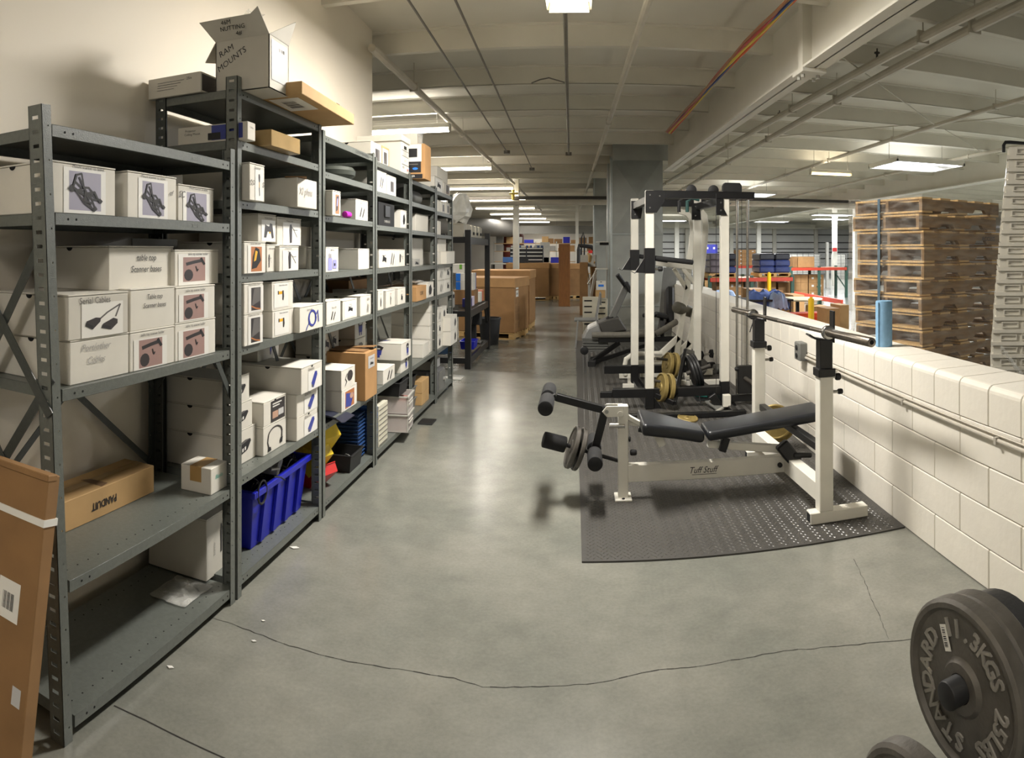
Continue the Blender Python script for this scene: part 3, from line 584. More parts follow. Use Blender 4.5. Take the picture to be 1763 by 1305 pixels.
def unit(n):
    y0, y1, zt, zs = UNITS[n]
    t = thing('shelving_unit', {1: 'low grey steel shelving unit nearest the camera with five shelves', 2: 'tallest grey steel shelving unit, open white box on top', 3: 'third grey steel unit from the camera, marker writing on its top lip', 4: 'fourth grey steel unit, white file box on its top shelf', 5: 'fifth grey steel unit, kraft speaker box on its top corner', 6: 'farthest grey steel unit, beside the black rack'}[n], 'shelving', ((XF+XB)/2, (y0+y1)/2, 0), group='grey steel shelving units along the wall')
    cx, cy = (XF+XB)/2, (y0+y1)/2; hx = (XF-XB)/2; hy = (y1-y0)/2
    for sx in (1, -1):
        for sy in (-1, 1):
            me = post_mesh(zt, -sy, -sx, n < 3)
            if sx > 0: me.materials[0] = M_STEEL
            o = link('post', me, None, t); o.location = (sx*(hx+.004), sy*hy, 0)
            if n == 1 and sy < 0: o.rotation_euler = (.05, 0, 0); o.location.y += .075
    for i, z in enumerate(zs):
        g = G(); a, b = -hy+.005+((.13-.055*z) if n == 1 else 0), hy-.005; L_ = .04
        g.box(-hx, hx, a, b, z-.0025, z)
        for s in (-1, 1):
            g.box(*sorted((s*hx, s*(hx-.002))), a, b, z-L_, z); g.box(*sorted((s*hx, s*(hx-.014))), a, b, z-L_, z-L_+.002)
            yq = a if s < 0 else b; g.box(-hx, hx, *sorted((yq, yq-s*.002)), z-L_, z)
        s_ = g.build('shelf', M_STEEL, t, .0015)
        g = G()
        for y in (a+.06, a+.1, b-.1, b-.06): g.cyl((hx+.0002, y, z-.02), (hx+.0012, y, z-.02), .0042, 8)
        g.build('bolt_hole', M_GASK, s_)['kind'] = 'stuff'
        if n <= 2 and i >= len(zs)-2:
            g = G(); y = a+.05
            while y < b-.03: g.cyl((hx-.06, y, z-.001), (hx-.06, y, z+.0006), .0035, 6); g.cyl((-hx+.06, y, z-.001), (-hx+.06, y, z+.0006), .0035, 6); y += .055
            g.build('row_hole', M_GASK, s_)['kind'] = 'stuff'
    # braces: crossed straps on the back, gussets under the middle shelf
    zb = [z for z in zs if 1.1 < z < 1.25][0]; z4 = zb+.33
    def strap(p, q, name='brace'):
        g = G(); p = Vector(p); q = Vector(q); g.bar(p, q, .03, .004, up=(1, 0, 0)); return g.build(name, M_STEELD, t)
    strap((-hx-.004, -hy+.02, zb-.6), (-hx-.004, hy-.02, z4)); strap((-hx-.009, hy-.02, zb-.6), (-hx-.009, -hy+.02, z4))
    if n == 1:
        g = G(); g.bar((-hx, -hy+.012, 1.66), (hx, -hy+.012, 1.1), .035, .004, up=(0, 1, 0)); g.build('brace', M_STEELD, t)
        g = G(); g.bar((hx-.01, -hy+.02, 1.72), (-hx+.01, -hy+.02, 1.05), .035, .004, up=(0, 1, 0)); g.build('brace', M_STEELD, t)
        g = G(); g.bar((-hx, -hy+.016, 1.22), (hx-.02, -hy+.016, .6), .035, .004, up=(0, 1, 0)); g.build('brace', M_STEELD, t)
        g = G(); g.bar((hx, -hy+.022, 1.22), (-hx, -hy+.022, .6), .035, .004, up=(0, 1, 0)); g.build('brace', M_STEELD, t)
        for sx, sy in ((1, 1), (-1, 1), (-1, -1)): strap((sx*(hx-.006), sy*(hy-.02), zb-.22), (sx*(hx-.006), sy*(hy-.16), zb-.02), 'gusset')
        g = G(); g.bar((-hx+.02, hy-.01, zb-.22), (-hx+.16, hy-.01, zb-.02), .03, .004, up=(0, 1, 0)); g.build('gusset', M_STEELD, t)
    if n == 2: strap((hx-.16, hy-.02, zb+.05), (hx-.16, hy-.2, zb+.55), 'gusset'); strap((hx-.2, hy-.02, zb-.5), (hx-.2, hy-.28, zb-.05), 'gusset')
    if n in (3, 4, 5):
        strap((hx-.25, -hy+.1, zb+.3), (hx-.25, -hy+.35, zb+.02), 'gusset'); strap((hx-.25, hy-.02, zb-.5), (hx-.25, hy-.35, zb-.05), 'gusset')
    return t
units = {n: unit(n) for n in UNITS}
lettering('CUSTOM PERIPHERALS', face('aisle', Vector((XF+.003-units[3].location.x, 4.62-units[3].location.y, 2.322))), .03, M_INK, units[3], shear=.15, wide=1.0)
for z in (2.02, 1.737): lettering('SLD-S10', face('aisle', Vector((XF+.003-units[1].location.x, .28, z))), .02, mat('embossed mark', (130, 134, 128), .4, 0, 0), units[1], 'embossing')
def shelf_z(u, s): return UNITS[u][3][s]

# ================================================================ CARTONS
def box_obj(x0, x1, y0, y1, z0, z1, desc, cat='box', name='carton', m=M_WHITEBOX, lid=True, group=None, open_top=False, bevel=.0025):
    cx, cy = (x0+x1)/2, (y0+y1)/2; W, D, T = x1-x0, y1-y0, z1-z0
    g = G()
    if open_top:
        t = .005; g.box(-W/2, W/2, -D/2, D/2, 0, t)
        for a in ((-W/2, -W/2+t, -D/2, D/2), (W/2-t, W/2, -D/2, D/2), (-W/2+t, W/2-t, -D/2, -D/2+t), (-W/2+t, W/2-t, D/2-t, D/2)): g.box(*a, t, T)
        o = g.build(name, m)
    else:
        hb = T-.007 if lid else T
        g.box(-W/2, W/2, -D/2, D/2, 0, hb); o = g.build(name, m, None, bevel)
    o.location = (cx, cy, z0+.0004)
    if lid and not open_top:
        g = G(); g.box(-W/2-.0008, W/2+.0012, -D/2-.0008, D/2+.0008, T-.0055, T); g.build('lid', m, o, .0012)
        if T > .09 and W > .15:
            g = G(); g.poly([(-.016, 0)]+[(.016*math.cos(a), -.014*math.sin(a)) for a in [PI*(1-i/6) for i in range(7)]], face('near', Vector((0, -D/2-.0009, T-.006)))); g.build('thumb_notch', M_GASK, o)
            if D > .1 and 'Ethernet' in desc: g = G(); g.poly([(-.013, 0)]+[(.013*math.cos(a), -.012*math.sin(a)) for a in [PI*(1-i/6) for i in range(7)]], face('aisle', Vector((W/2+.0013, 0, T-.006)))); g.build('thumb_notch', M_GASK, o)
    tag(o, desc, cat, group); o['dims'] = (W, D, T); return o
TOPS = {}
def carton(u, s, pl, pr, pt, desc, X=-1.55, d=.38, zb=None, zt=None, m=M_WHITEBOX, pic=None, pw=.42, ph=.62, pc=(.5, .45), sheet=None, txt=None, ts=.022, tc=(.5, .88), tm=None, tsh=0, twide=1, y0=None, y1=None, key=None, on=None, full=False, open_top=False, lid=True, name='carton'):
    ya = y0 if y0 is not None else yAtX(pl, X)+.0015; yb = y1 if y1 is not None else yAtX(pr, X)-.0015
    if X > -1.546 and X < -1.538: X = -1.546
    lo_y, hi_y = UNITS[u][0], UNITS[u][1]; e_ = .006 if X <= -1.545 else .046
    ya = max(ya, lo_y+e_+(.035 if u == 1 else 0)); yb = min(yb, hi_y-e_)
    z0 = zb if zb is not None else (TOPS[on] if on else shelf_z(u, s))
    if zt is None: zt = onX(pl, pt, X).z if y0 is None else H+math.hypot(X, ya)*(Y0-pt)/F
    if key: TOPS[key] = zt
    where = '' if full else ', %s shelf of %s' % ((ORD1 if u == 1 else ORD)[s], UN[u])
    o = box_obj(max(X-d, -2.05), X, ya, yb, z0, zt, desc+where, m=m, group='cartons stored on the grey shelving', open_top=open_top, lid=lid, name=name)
    W, D, T = o['dims']; e = W/2+.0018
    if pic: picture(pic, face('aisle', Vector((e, (pc[0]-.5)*D, pc[1]*T))), pw*D, ph*T, o, sheet=(sheet[0]*D, min(sheet[1], 2*min(pc[1], 1-pc[1])-.03)*T) if sheet else None)
    if txt:
        for i, line in enumerate(txt.split('|')): lettering(line, face('aisle', Vector((e+.0012, (tc[0]-.5)*D, tc[1]*T-i*ts*1.25))), ts, tm or M_INK, o, shear=tsh, wide=twide)
    return o
B2 = M_WHITEBOX2
# ---- unit 1
SH = (.62, .86)
carton(1, 1, 88, 199, 275, 'carton with wire mount picture, nearest of three in the row', X=-1.565, pic='mount', pw=.5, ph=.76, pc=(.5, .46), sheet=(.66, .95), txt='Mount scanner to tablet', ts=.017, tc=(.55, .93))
o = carton(1, 1, 219, 304, 293, 'carton with wire mount picture, middle one of three', X=-1.585, pic='mount', pw=.44, ph=.74, pc=(.5, .45), sheet=(.6, .92), txt='Mount scanner to tablet', ts=.0165, tc=(.5, .92)); W, D, T = o['dims']
lettering('of', face('aisle', Vector((W/2+.003, D*.38, T*.62))), .03, M_INKG, o, shear=.3)
o = carton(1, 1, 306, 368, 316, 'carton with wire mount picture, farthest of three', X=-1.6, m=B2, pic='mount', pw=.56, ph=.78, pc=(.5, .42), sheet=(.75, .93), txt='Mount scanner to tablet', ts=.0155, tc=(.55, .93)); W, D, T = o['dims']
lettering('SC', face('aisle', Vector((W/2+.003, -D*.4, T*.72))), .04, M_INKG, o, shear=.3)
o = carton(1, 2, 120, 222, 587, 'carton with faded handwriting Port other cables', X=-1.562, key='a', txt='Port/other|Cables', ts=.036, tc=(.42, .78), tm=M_INKF, tsh=.35)
o = carton(1, 2, 117, 221, 508.5, 'carton labelled Serial Cables with grey plug picture', X=-1.558, on='a', key='b', m=B2, pic='serial', pw=.62, ph=.66, pc=(.55, .4), sheet=(.7, .95), txt='Serial Cables', ts=.032, tc=(.42, .84), tm=M_INKG)
for nm, pl, pr, pt, on, key, X, ds in (('c', 223.5, 300.5, 572, None, 'c', -1.562, 'first of two, lowest row'), ('d', 301, 371, 557, None, 'd', -1.562, 'second of two, lowest row'), ('e', 302, 370, 495, 'd', 'e', -1.562, 'middle row')):
    carton(1, 2, pl, pr, pt, 'carton with pink scanner holder picture, '+ds, X=X, on=on, key=key, pic='holder', pw=.52, ph=.7, pc=(.44, .4), sheet=(.74, .96), txt='table top scanner holder', ts=.0155, tc=(.48, .88))
carton(1, 2, 224, 301.5, 498, 'carton handwritten Table top scanner bases, beside Serial Cables', X=-1.566, on='c', key='f', txt='Table top|Scanner bases', ts=.027, tc=(.52, .78), tsh=.25)
carton(1, 2, 187, 299, 423, 'wide carton handwritten table top scanner bases, topmost', X=-1.62, on='b', zt=None, key='g', d=.4, txt='table top|Scanner bases', ts=.036, tc=(.55, .72), tsh=.25)
o = carton(1, 2, 300.5, 376, 430, 'carton with pink scanner holder picture and raised grey lid', X=-1.6, on='e', key='h', pic='holder', pw=.5, ph=.68, pc=(.42, .45), sheet=(.7, .92), txt='table top scanner holder', ts=.0165, tc=(.5, .88)); W, D, T = o['dims']
g = G(); g.bar((-W*.1, -D/2+.002, T+.025), (-W*.1, D/2-.002, T+.025), .004, .05); g.build('raised_flap', M_GREYBOX, o)
# long kraft box, small taped box, white box below, bag
lo = box_obj(-1.985, -1.815, 1.62, 2.5, .535, .655, 'long kraft carton with upside-down maker name, fourth shelf of nearest unit', m=M_KRAFTL, lid=False, name='long_carton')
lettering('PANDUIT', face('aisle', Vector((.087, .09, .056)), PI), .044, M_INK, lo, wide=.85, bold=True)
G().box(-.02, .02, -.44, .44, .12, .1208).build('tape', M_TAPE, lo)
g = G(); g.poly([(-.06, -.02), (.06, -.02), (.05, .03), (-.04, .02)], face('top', Vector((.02, .1, .1212)))); g.build('scuff', mat('kraft scuff', (120, 92, 62), .8, 0, 0), lo)
sb = box_obj(-1.735, -1.574, 2.6, 2.745, .535, .652, 'small white carton patched with brown tape, fourth shelf of nearest unit', lid=False)
g = G(); g.box(-.03, .03, -.0735, .0735, .117, .118); g.box(-.03, .03, -.0742, -.0725, .05, .118); g.build('tape', M_TAPE, sb); lettering('Blanks|v'.split('|')[0], face('aisle', Vector((.0815, 0, .07))), .026, M_INKT, sb, shear=.25)
wb = box_obj(-2.0, -1.665, 2.71, 2.93, .08, .37, 'plain white carton low on the bottom shelf of the nearest unit', m=B2)
picture('wand', face('aisle', Vector((.17, .03, .16))), .06, .14, wb); lettering('Scanner', face('aisle', Vector((.1705, -.04, .13)), PI/2), .02, M_INKG, wb)
# crumpled clear bag
g = G(); grid = [[(-1.82+i*.024+.01*random.random(), 2.46+j*.028+.01*random.random(), .079+.035*random.random()*math.sin(PI*i/8)*math.sin(PI*j/8)+.004) for j in range(9)] for i in range(9)]
g.sheet(grid, .002); tag(base_of(g.build('plastic_bag', M_BAG, smooth=False)), 'crumpled clear plastic bag beside the white carton, bottom shelf', 'bag')
# ---- unit 2: top
pb = box_obj(-2.04, -1.727, 2.76, 2.93, 2.392, 2.492, 'flat white printed carton atop the tallest unit, against the wall', m=B2, lid=False, name='flat_carton')
for i in range(4): G().box(-.1+i*.001, .0+.02*i, -.0862, -.0856, .035+i*.012, .037+i*.012).build('print_line', M_INKG, pb)
lettering('25in', face('near', Vector((.09, -.0862, .075))), .018, M_INK, pb); G().box(.1566, .1572, -.075, .075, .01, .09).build('dark_end_print', PK['d'], pb)
# open white box
t = thing('open_carton', 'torn open white box with marker writing on top of the shelving', 'box', (-1.545, 2.945, 2.392))
W, D, T = .29, .215, .25; g = G(); c = .004
g.box(-W/2, W/2, -D/2, D/2, 0, c)
for a in ((-W/2, -W/2+c, -D/2, D/2), (W/2-c, W/2, -D/2, D/2), (-W/2, W/2, -D/2, -D/2+c), (-W/2, W/2, D/2-c, D/2)): g.box(*a, 0, T)
g.build('body', B2, t)
def flap(pts, name='flap', mm=B2):
    P = [Vector(p) for p in pts]; n = (P[1]-P[0]).cross(P[-1]-P[0]).normalized()*.0035; g = G(); k = len(P)
    g.add([p-n/2 for p in P]+[p+n/2 for p in P], [tuple(reversed(range(k))), tuple(range(k, 2*k))]+[(i, (i+1) % k, (i+1) % k+k, i+k) for i in range(k)]); return g.build(name, mm, t)
flap([(-W/2, -D/2, T), (W/2, -D/2, T), (W/2-.03, -D/2-.06, T+.115), (W/2-.07, -D/2-.06, T+.085), (-W/2-.05, -D/2-.07, T+.085)])
flap([(W/2, -D/2, T), (W/2, D/2, T), (W/2+.03, D/2+.02, T+.12), (W/2+.012, 0, T+.055)])
flap([(-W/2, D/2, T), (W/2, D/2, T), (W/2-.02, D/2+.06, T+.08), (-W/2+.04, D/2+.06, T+.08)])
flap([(-W/2, -D/2, T), (-W/2, D/2, T), (-W/2-.07, D/2-.03, T-.05), (-W/2-.06, -D/2+.0, T-.09)])
g = G(); g.sheet([[(-.06+i*.03, -.02+j*.03+.01*random.random(), T+.1+.02*random.random()+.02*j+(.03 if i < 1 else 0)) for j in range(4)] for i in range(4)], .002); g.build('inner_bag', M_BAG, t)
lettering('RAM', face('near', Vector((-.085, -D/2-.001, T*.8)), .42), .042, M_INK, t, shear=.1); lettering('MOUNTS', face('near', Vector((-.055, -D/2-.001, T*.62)), .5), .042, M_INK, t, shear=.1)
MF = face('near', Vector((-.055, -D/2-.036, T+.046)))@Matrix.Rotation(.68, 4, 'X')
for i, s_ in enumerate(('46M', 'NUTTING', '4#')): lettering(s_, MF@Matrix.Translation((i*.025, .03-i*.03, .006)), .03, M_INK, t, shear=.2)
picture('blank', face('aisle', Vector((W/2+.002, 0, T*.55))), D*.8, T*.75, t, name='packing_slip'); picture('barcode', face('aisle', Vector((W/2+.003, .02, T*.8))), .09, .03, t)
# overhanging flat kraft box
fk = box_obj(-1.70, -1.33, -.43+3.445, .43+3.445, 2.392, 2.455, 'flat kraft carton with carry strap overhanging the top shelf edge', m=M_KRAFTL, lid=False, name='flat_carton')
fk.rotation_euler = (0, 0, .035)
picture('barcode', face('under', Vector((.06, -.22, -.002))), .2, .12, fk, sheet=(.3, .16), name='shipping_label')
G().box(-.184, .186, .1, .15, .0625, .0635).build('tape', M_TAPE, fk); g = G(); g.rings([(.08, .0, .06)]+[(.1, .0+.1*i/8, .065+.05*math.sin(PI*i/8)) for i in range(9)]+[(.08, .1, .06)], .005, 6); g.build('carry_strap', mat('strap', (190, 150, 120), .5, 0, 0), fk, smooth=True)
# unit 2 second shelf
cm = box_obj(-1.88, -1.49, 2.79, 2.87, 2.15, 2.235, 'slim white ceiling mount carton with blue print, second shelf of tallest unit', m=B2, lid=False, name='slim_carton')
cm.location.y += .0
G().box(.0, .17, -.0412, -.0403, .01, .08).build('blue_print', mat('print royal blue', (40, 52, 130), .4, 0, 0), cm); G().box(-.02, .05, -.042, -.0412, .012, .045).build('dark_print', M_INK, cm)
lettering('Projector', face('near', Vector((-.12, -.0408, .065))), .016, M_INK, cm); lettering('Ceiling Mount', face('near', Vector((-.11, -.0408, .048))), .016, M_INK, cm); lettering('Ceiling', face('aisle', Vector((.1957, 0, .06))), .013, M_INK, cm)
carton(2, 1, 467, 517, 222, 'small brown carton covered in shiny tape', X=-1.475, d=.14, m=mat('shiny taped card', (158, 132, 88), .25, 0, .08, 9, .2), lid=False)
bx = box_obj(-1.95, -1.7, 3.72, 3.8, 2.15, 2.24, 'black perforated tray at the back, second shelf of tallest unit', m=M_BLACKM, lid=False, name='perforated_tray', cat='tray')
# third shelf
oc = carton(2, 2, 404, 455.5, 279, 'carton with hand scanner picture and large handwritten letters', X=-1.5, y0=2.83, pic='gun', pw=.28, ph=.62, pc=(.62, .44), sheet=(.55, .9), txt='Scanner', ts=.02, tc=(.5, .88))
o = carton(2, 2, 512, 545.5, 305, 'open white carton with grey side and loose kraft flap', X=-1.5, d=.42, txt='Xl phns', ts=.06, tc=(.42, .55), tm=M_INKF, tsh=.2, lid=False, m=B2); W, D, T = o['dims']
g = G(); g.bar((W/2-.01, -D/2, T+.003), (W/2-.13, D/2, T+.012), .12, .004); g.build('loose_flap', M_KRAFTD, o)
W, D, T = oc['dims']; lettering('co', face('aisle', Vector((W/2+.004, -D*.34, T*.5))), .05, M_INKG, oc, shear=.1); lettering('s', face('aisle', Vector((W/2+.004, D*.38, T*.48))), .055, M_INKG, oc, shear=.1)
# fourth shelf
carton(2, 3, 404, 457.5, 415.5, 'carton with orange photo of yellow scanner, lower row', X=-1.53, y0=2.83, key='l1', pic='handheld', pw=.5, ph=.78, pc=(.55, .45), sheet=(.8, .96), txt='Scanner with mount', ts=.013, tc=(.5, .93))
carton(2, 3, 459, 480.5, 421, 'narrow carton between two scanner cartons, lower row', X=-1.57, key='l2', pic='wand', pw=.3, ph=.5, pc=(.2, .4), txt='less scanner', ts=.014, tc=(.4, .86))
carton(2, 3, 481, 514.5, 423.5, 'carton with black wand picture, lower row', X=-1.545, key='l3', pic='wand', pw=.6, ph=.7, pc=(.55, .42), sheet=(.8, .9), txt='Wireless Scanner|Base', ts=.012, tc=(.45, .9))
carton(2, 3, 527, 539, 424, 'carton half hidden behind the post, lower row', X=-1.63, pic='wand', pw=.5, ph=.6)
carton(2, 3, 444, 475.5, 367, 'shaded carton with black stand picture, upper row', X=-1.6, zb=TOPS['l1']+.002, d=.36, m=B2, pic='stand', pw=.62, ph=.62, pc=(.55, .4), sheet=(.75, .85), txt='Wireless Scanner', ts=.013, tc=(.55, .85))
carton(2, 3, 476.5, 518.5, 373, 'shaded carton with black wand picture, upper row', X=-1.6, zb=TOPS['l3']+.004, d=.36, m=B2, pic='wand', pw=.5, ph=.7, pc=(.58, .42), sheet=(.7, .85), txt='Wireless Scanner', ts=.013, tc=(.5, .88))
# fifth shelf
for i, (key, on, pt) in enumerate((('w1', None, 541), ('w2', 'w1', 488))):
    carton(2, 4, 404, 452+i, pt, ('lower' if i == 0 else 'upper')+' carton with dark rubber base picture', X=-1.53, y0=2.83, on=on, key=key, pic='cover', pw=.5, ph=.76, pc=(.6, .45), sheet=(.8, .96), txt='Weighted scanner bases', ts=.012, tc=(.5, .93))
for i, (key, on, pl, pt) in enumerate((('y1', None, 469, 535), ('y2', 'y1', 468, 486))):
    carton(2, 4, pl, 506-i, pt, ('lower' if i == 0 else 'upper')+' carton with yellow wireless scanner picture', X=-1.545, on=on, key=key, pic='yellowgun', pw=.34, ph=.42, pc=(.42, .5), sheet=(.66, .85), txt='Yellow wireless scanner', ts=.011, tc=(.5, .86))
carton(2, 4, 515.8, 558.8, 529, 'carton with blue coiled scanner cable picture', X=-1.51, pic='ring', pw=.56, ph=.78, pc=(.52, .44), txt='Scanner cable', ts=.014, tc=(.4, .84))
# sixth shelf
for i, (pr, pt, key, on) in enumerate(((440, 753.5, 's1', None), (434.5, 704, 's2', 's1'), (429.5, 655, 's3', 's2'))):
    carton(2, 5, 404, pr, pt, ('bottom', 'middle', 'top')[i]+' one of three cartons with network switch picture', X=-1.63, y0=2.83, on=on, key=key, d=.41, pic='switch', pw=.5, ph=.5, pc=(.58, .42))
carton(2, 5, 453, 492.6, 737, 'carton with curved black cable picture, under adapter carton', X=-1.59, key='ad', pic='arc', pw=.72, ph=.8, pc=(.5, .48))
carton(2, 5, 453.5, 492.6, 694, 'carton with black adapter print, left of Ethernet stack', X=-1.59, on='ad', key='ad2', pic='adapter', pw=.62, ph=.86, pc=(.62, .48))
for i, (pl, pr, pt, key, on, X) in enumerate(((511, 555.5, 720, 'e1', None, -1.545), (511, 555.5, 679, 'e2', 'e1', -1.545), (518.5, 557.5, 634, 'e3', 'e2', -1.515))):
    carton(2, 5, pl, pr, pt, ('bottom', 'middle', 'top')[i]+' one of three Ethernet cartons with blue plug picture', X=X, on=on, key=key, d=.42, pic='plug', pw=.32, ph=.6, pc=(.6, .38), sheet=(.6, .96), txt='Ethernet', ts=.026, tc=(.45, .83), tm=M_INKG)
carton(2, 5, 444, 491, 622, 'plain carton at the back, under another', X=-1.8, zb=TOPS['e2']-.02, zt=.985, d=.22, m=B2) if False else None
carton(2, 5, 444, 491, 590, 'carton with blue plug picture pushed to the back', X=-1.82, zb=TOPS['e3']+.002, zt=1.12, d=.2, m=B2, pic='plug', pw=.14, ph=.7, pc=(.6, .5))
# tote
def tote(x0, x1, y0, y1, z0, z1, label, m):
    t = thing('storage_tote', label, 'tote', ((x0+x1)/2, (y0+y1)/2, z0)); W, D, T = (x1-x0)/2, (y1-y0)/2, z1-z0; k = .035; c = .004
    g = G(); o_ = [(-W+k, -D+k), (W-k, -D+k), (W-k, D-k), (-W+k, D-k)]; p_ = [(-W, -D), (W, -D), (W, D), (-W, D)]; q_ = [(-W+c*2, -D+c*2), (W-c*2, -D+c*2), (W-c*2, D-c*2), (-W+c*2, D-c*2)]; r_ = [(x*.97, y*.97) for x, y in o_]
    g.add([(*p, 0) for p in o_]+[(*p, T) for p in p_]+[(*p, T) for p in q_]+[(*p, .006) for p in r_], [(3, 2, 1, 0), (12, 13, 14, 15)]+[(i, (i+1) % 4, (i+1) % 4+4, i+4) for i in range(4)]+[(i+4, (i+1) % 4+4, (i+1) % 4+8, i+8) for i in range(4)]+[(i+8, (i+1) % 4+8, (i+1) % 4+12, i+12) for i in range(4)])
    g.build('body', m, t, .003)
    g = G(); g.box(-W-.018, W+.018, -D-.018, -D+.002, T-.035, T); g.box(-W-.018, W+.018, D-.002, D+.018, T-.035, T); g.box(-W-.018, -W+.002, -D, D, T-.035, T); g.box(W-.002, W+.018, -D, D, T-.035, T); g.build('rim', m, t, .004)
    for f in (-.62, -.2, .22, .64):
        y = f*D; g = G(); g.add([(W-k+.002, y-.022, .015), (W-k+.002, y+.022, .015), (W-.002, y+.022, T-.035), (W-.002, y-.022, T-.035), (W-k+.018, y-.02, .015), (W-k+.018, y+.02, .015), (W+.014, y+.02, T-.035), (W+.014, y-.02, T-.035)], [(4, 5, 6, 7), (0, 1, 5, 4), (1, 2, 6, 5), (2, 3, 7, 6), (3, 0, 4, 7)]); g.build('rib', m, t)
    return t
tote(-1.98, -1.6, 3.06, 3.77, .09, .405, 'large bright blue storage tote overflowing with black cables, bottom shelf', M_BLUE)
def heap(name, label, cat, x0, x1, y0, y1, z, n, seed, m=M_BLACKM):
    rnd = random.Random(seed); 
    g = G()
    for i in range(n):
        p = Vector((rnd.uniform(x0, x1), rnd.uniform(y0, y1), z+rnd.uniform(0, .05))); P = []
        a = rnd.uniform(0, 6.28); r = rnd.uniform(.03, .075)
        for k in range(14): P.append(p+Vector((r*math.cos(a+k*.5), r*math.sin(a+k*.5)*.8, .02*math.sin(k*.9+a)+.001*k)))
        P = [Vector((min(max(q.x, x0), x1), min(max(q.y, y0), y1), q.z)) for q in P]; g.rings(P, rnd.choice((.003, .004, .006)), 6)
    o = base_of(g.build(name, m, smooth=True)); return tag(o, label, cat)
heap('cable_tangle', 'tangle of black cables heaped in the blue tote', 'cables', -1.93, -1.62, 3.1, 3.72, .36, 38, 3)
for i, (x, y, z, sx, sy, sz, rz, m_, lb) in enumerate(((-1.66, 3.38, .425, .11, .17, .06, .3, M_GREYP, 'dark grey power brick on the cables in the blue tote'), (-1.78, 3.2, .42, .14, .1, .045, -.4, M_BLACKM, 'black adapter block toward the front of the blue tote'), (-1.85, 3.5, .42, .16, .12, .06, .2, M_BLACKM, 'black device at the back of the blue tote'))):
    o = G().box(-sx/2, sx/2, -sy/2, sy/2, 0, sz).build('power_brick', m_, None, .008); o.location = (x, y, z); o.rotation_euler = (.12, .1, rz); tag(o, lb, 'adapter')
g = G(); g.rings([Vector((-1.585, 3.13+.05*math.cos(a), .385+.06*math.sin(a))) for a in [i*.5 for i in range(15)]], .006, 6); g.rings([(-1.56, 3.22, .44), (-1.545, 3.26, .43), (-1.54, 3.31, .40)], .004, 6)
tag(rebase(g.build('coiled_cable', M_BLACKM, smooth=True), (-1.585, 3.13, .33)), 'coiled black cable hanging over the front of the blue tote', 'cable')
tag(rebase(G().bar((-1.62, 3.27, .46), (-1.6, 3.34, .45), .05, .012).build('silver_connector', M_SILVER, None, .003), (-1.61, 3.3, .45)), 'small silver connector lying on the tote cables', 'connector')
# ---- unit 3
t = thing('dish_base', 'round dark grey dish lying on the second shelf, third unit', 'base', (-1.72, 4.42, 2.12))
G().lathe([(.001, 0), (.15, 0), (.185, .03), (.19, .06), (.17, .085), (.16, .075), (.001, .07)], n=36).build('bowl', mat('dark green grey plastic', (62, 66, 60), .4, 0, .06, 6), t, smooth=True)
o = carton(3, 2, 562, 586.5, 324.6, 'white carton with brown tablet photo', X=-1.49, pic='tablet', pw=.5, ph=.78, pc=(.55, .46), sheet=(.7, .92))
tag(rebase(G().roller((-1.55, 4.28, 1.875), (-1.55, 4.37, 1.875), .022, 18, .006).build('tape_roll', M_PURPLE, smooth=True), (-1.55, 4.32, 1.853)), 'small purple roll lying between two cartons, third unit', 'roll')
carton(3, 2, 612.5, 633.6, 342, 'carton with two black plugs picture, right of purple roll', X=-1.57, d=.42, pic='twin', pw=.45, ph=.55, pc=(.5, .42), txt='USB-C', ts=.02, tc=(.4, .84), tm=M_INKG, m=B2)
carton(3, 3, 561, 583, 425.3, 'carton with lilac charger picture', X=-1.545, pic='charger', pw=.75, ph=.7, pc=(.5, .42), txt='USB Power', ts=.014, tc=(.5, .88))
carton(3, 3, 617, 637.5, 428, 'plain carton with faint sketch, right of charger carton', X=-1.57, d=.42, pic=None, txt='ph|one', ts=.02, tc=(.5, .7), tm=M_INKF)
carton(3, 4, 562, 586.5, 519, 'carton labelled Micro USB', X=-1.575, pic='twin', pw=.36, ph=.4, pc=(.45, .36), txt='Micro USB', ts=.018, tc=(.5, .68), tm=M_INKG)
carton(3, 4, 590, 614.7, 518, 'carton with small black adapter drawing, middle of three', X=-1.577, pic='small', pw=.4, ph=.35, pc=(.5, .5), sheet=(.8, .8), txt='USB adapter', ts=.012, tc=(.5, .74), tm=M_INKG)
carton(3, 4, 620.5, 648.5, 510, 'carton labelled USB-B', X=-1.555, pic='twin', pw=.2, ph=.5, pc=(.6, .35), txt='USB-B', ts=.026, tc=(.62, .78), tm=M_INKG)
carton(3, 5, 588.5, 614.8, 673, 'carton with blue and orange photo, beneath puck carton', X=-1.545, key='bk', d=.33, pic='book', pw=.6, ph=.78, pc=(.5, .46), sheet=(.8, .96))
carton(3, 5, 588, 611.5, 638.6, 'carton with round black puck picture, left of kraft box', X=-1.545, on='bk', d=.4, pic='puck', pw=.62, ph=.76, pc=(.52, .5))
kb = carton(3, 5, 629, 653.3, 609, 'large kraft carton with white label overhanging the shelf', X=-1.505, d=.47, m=M_KRAFT, pic='blank', pw=.55, ph=.26, pc=(.5, .78), lid=False); W, D, T = kb['dims']
picture('small', face('aisle', Vector((W/2+.004, .0, T*.74))), .09, .03, kb); lettering('Accessories', face('aisle', Vector((W/2+.004, 0, T*.85))), .018, M_INKG, kb)
g = G(); g.bar((-W/2, -.02, T+.012), (W/2-.03, -.01, T+.004), .16, .004); g.bar((-W*.2, .08, T+.002), (W/2, .1, T+.022), .1, .004); g.build('top_flap', M_KRAFTD, kb)
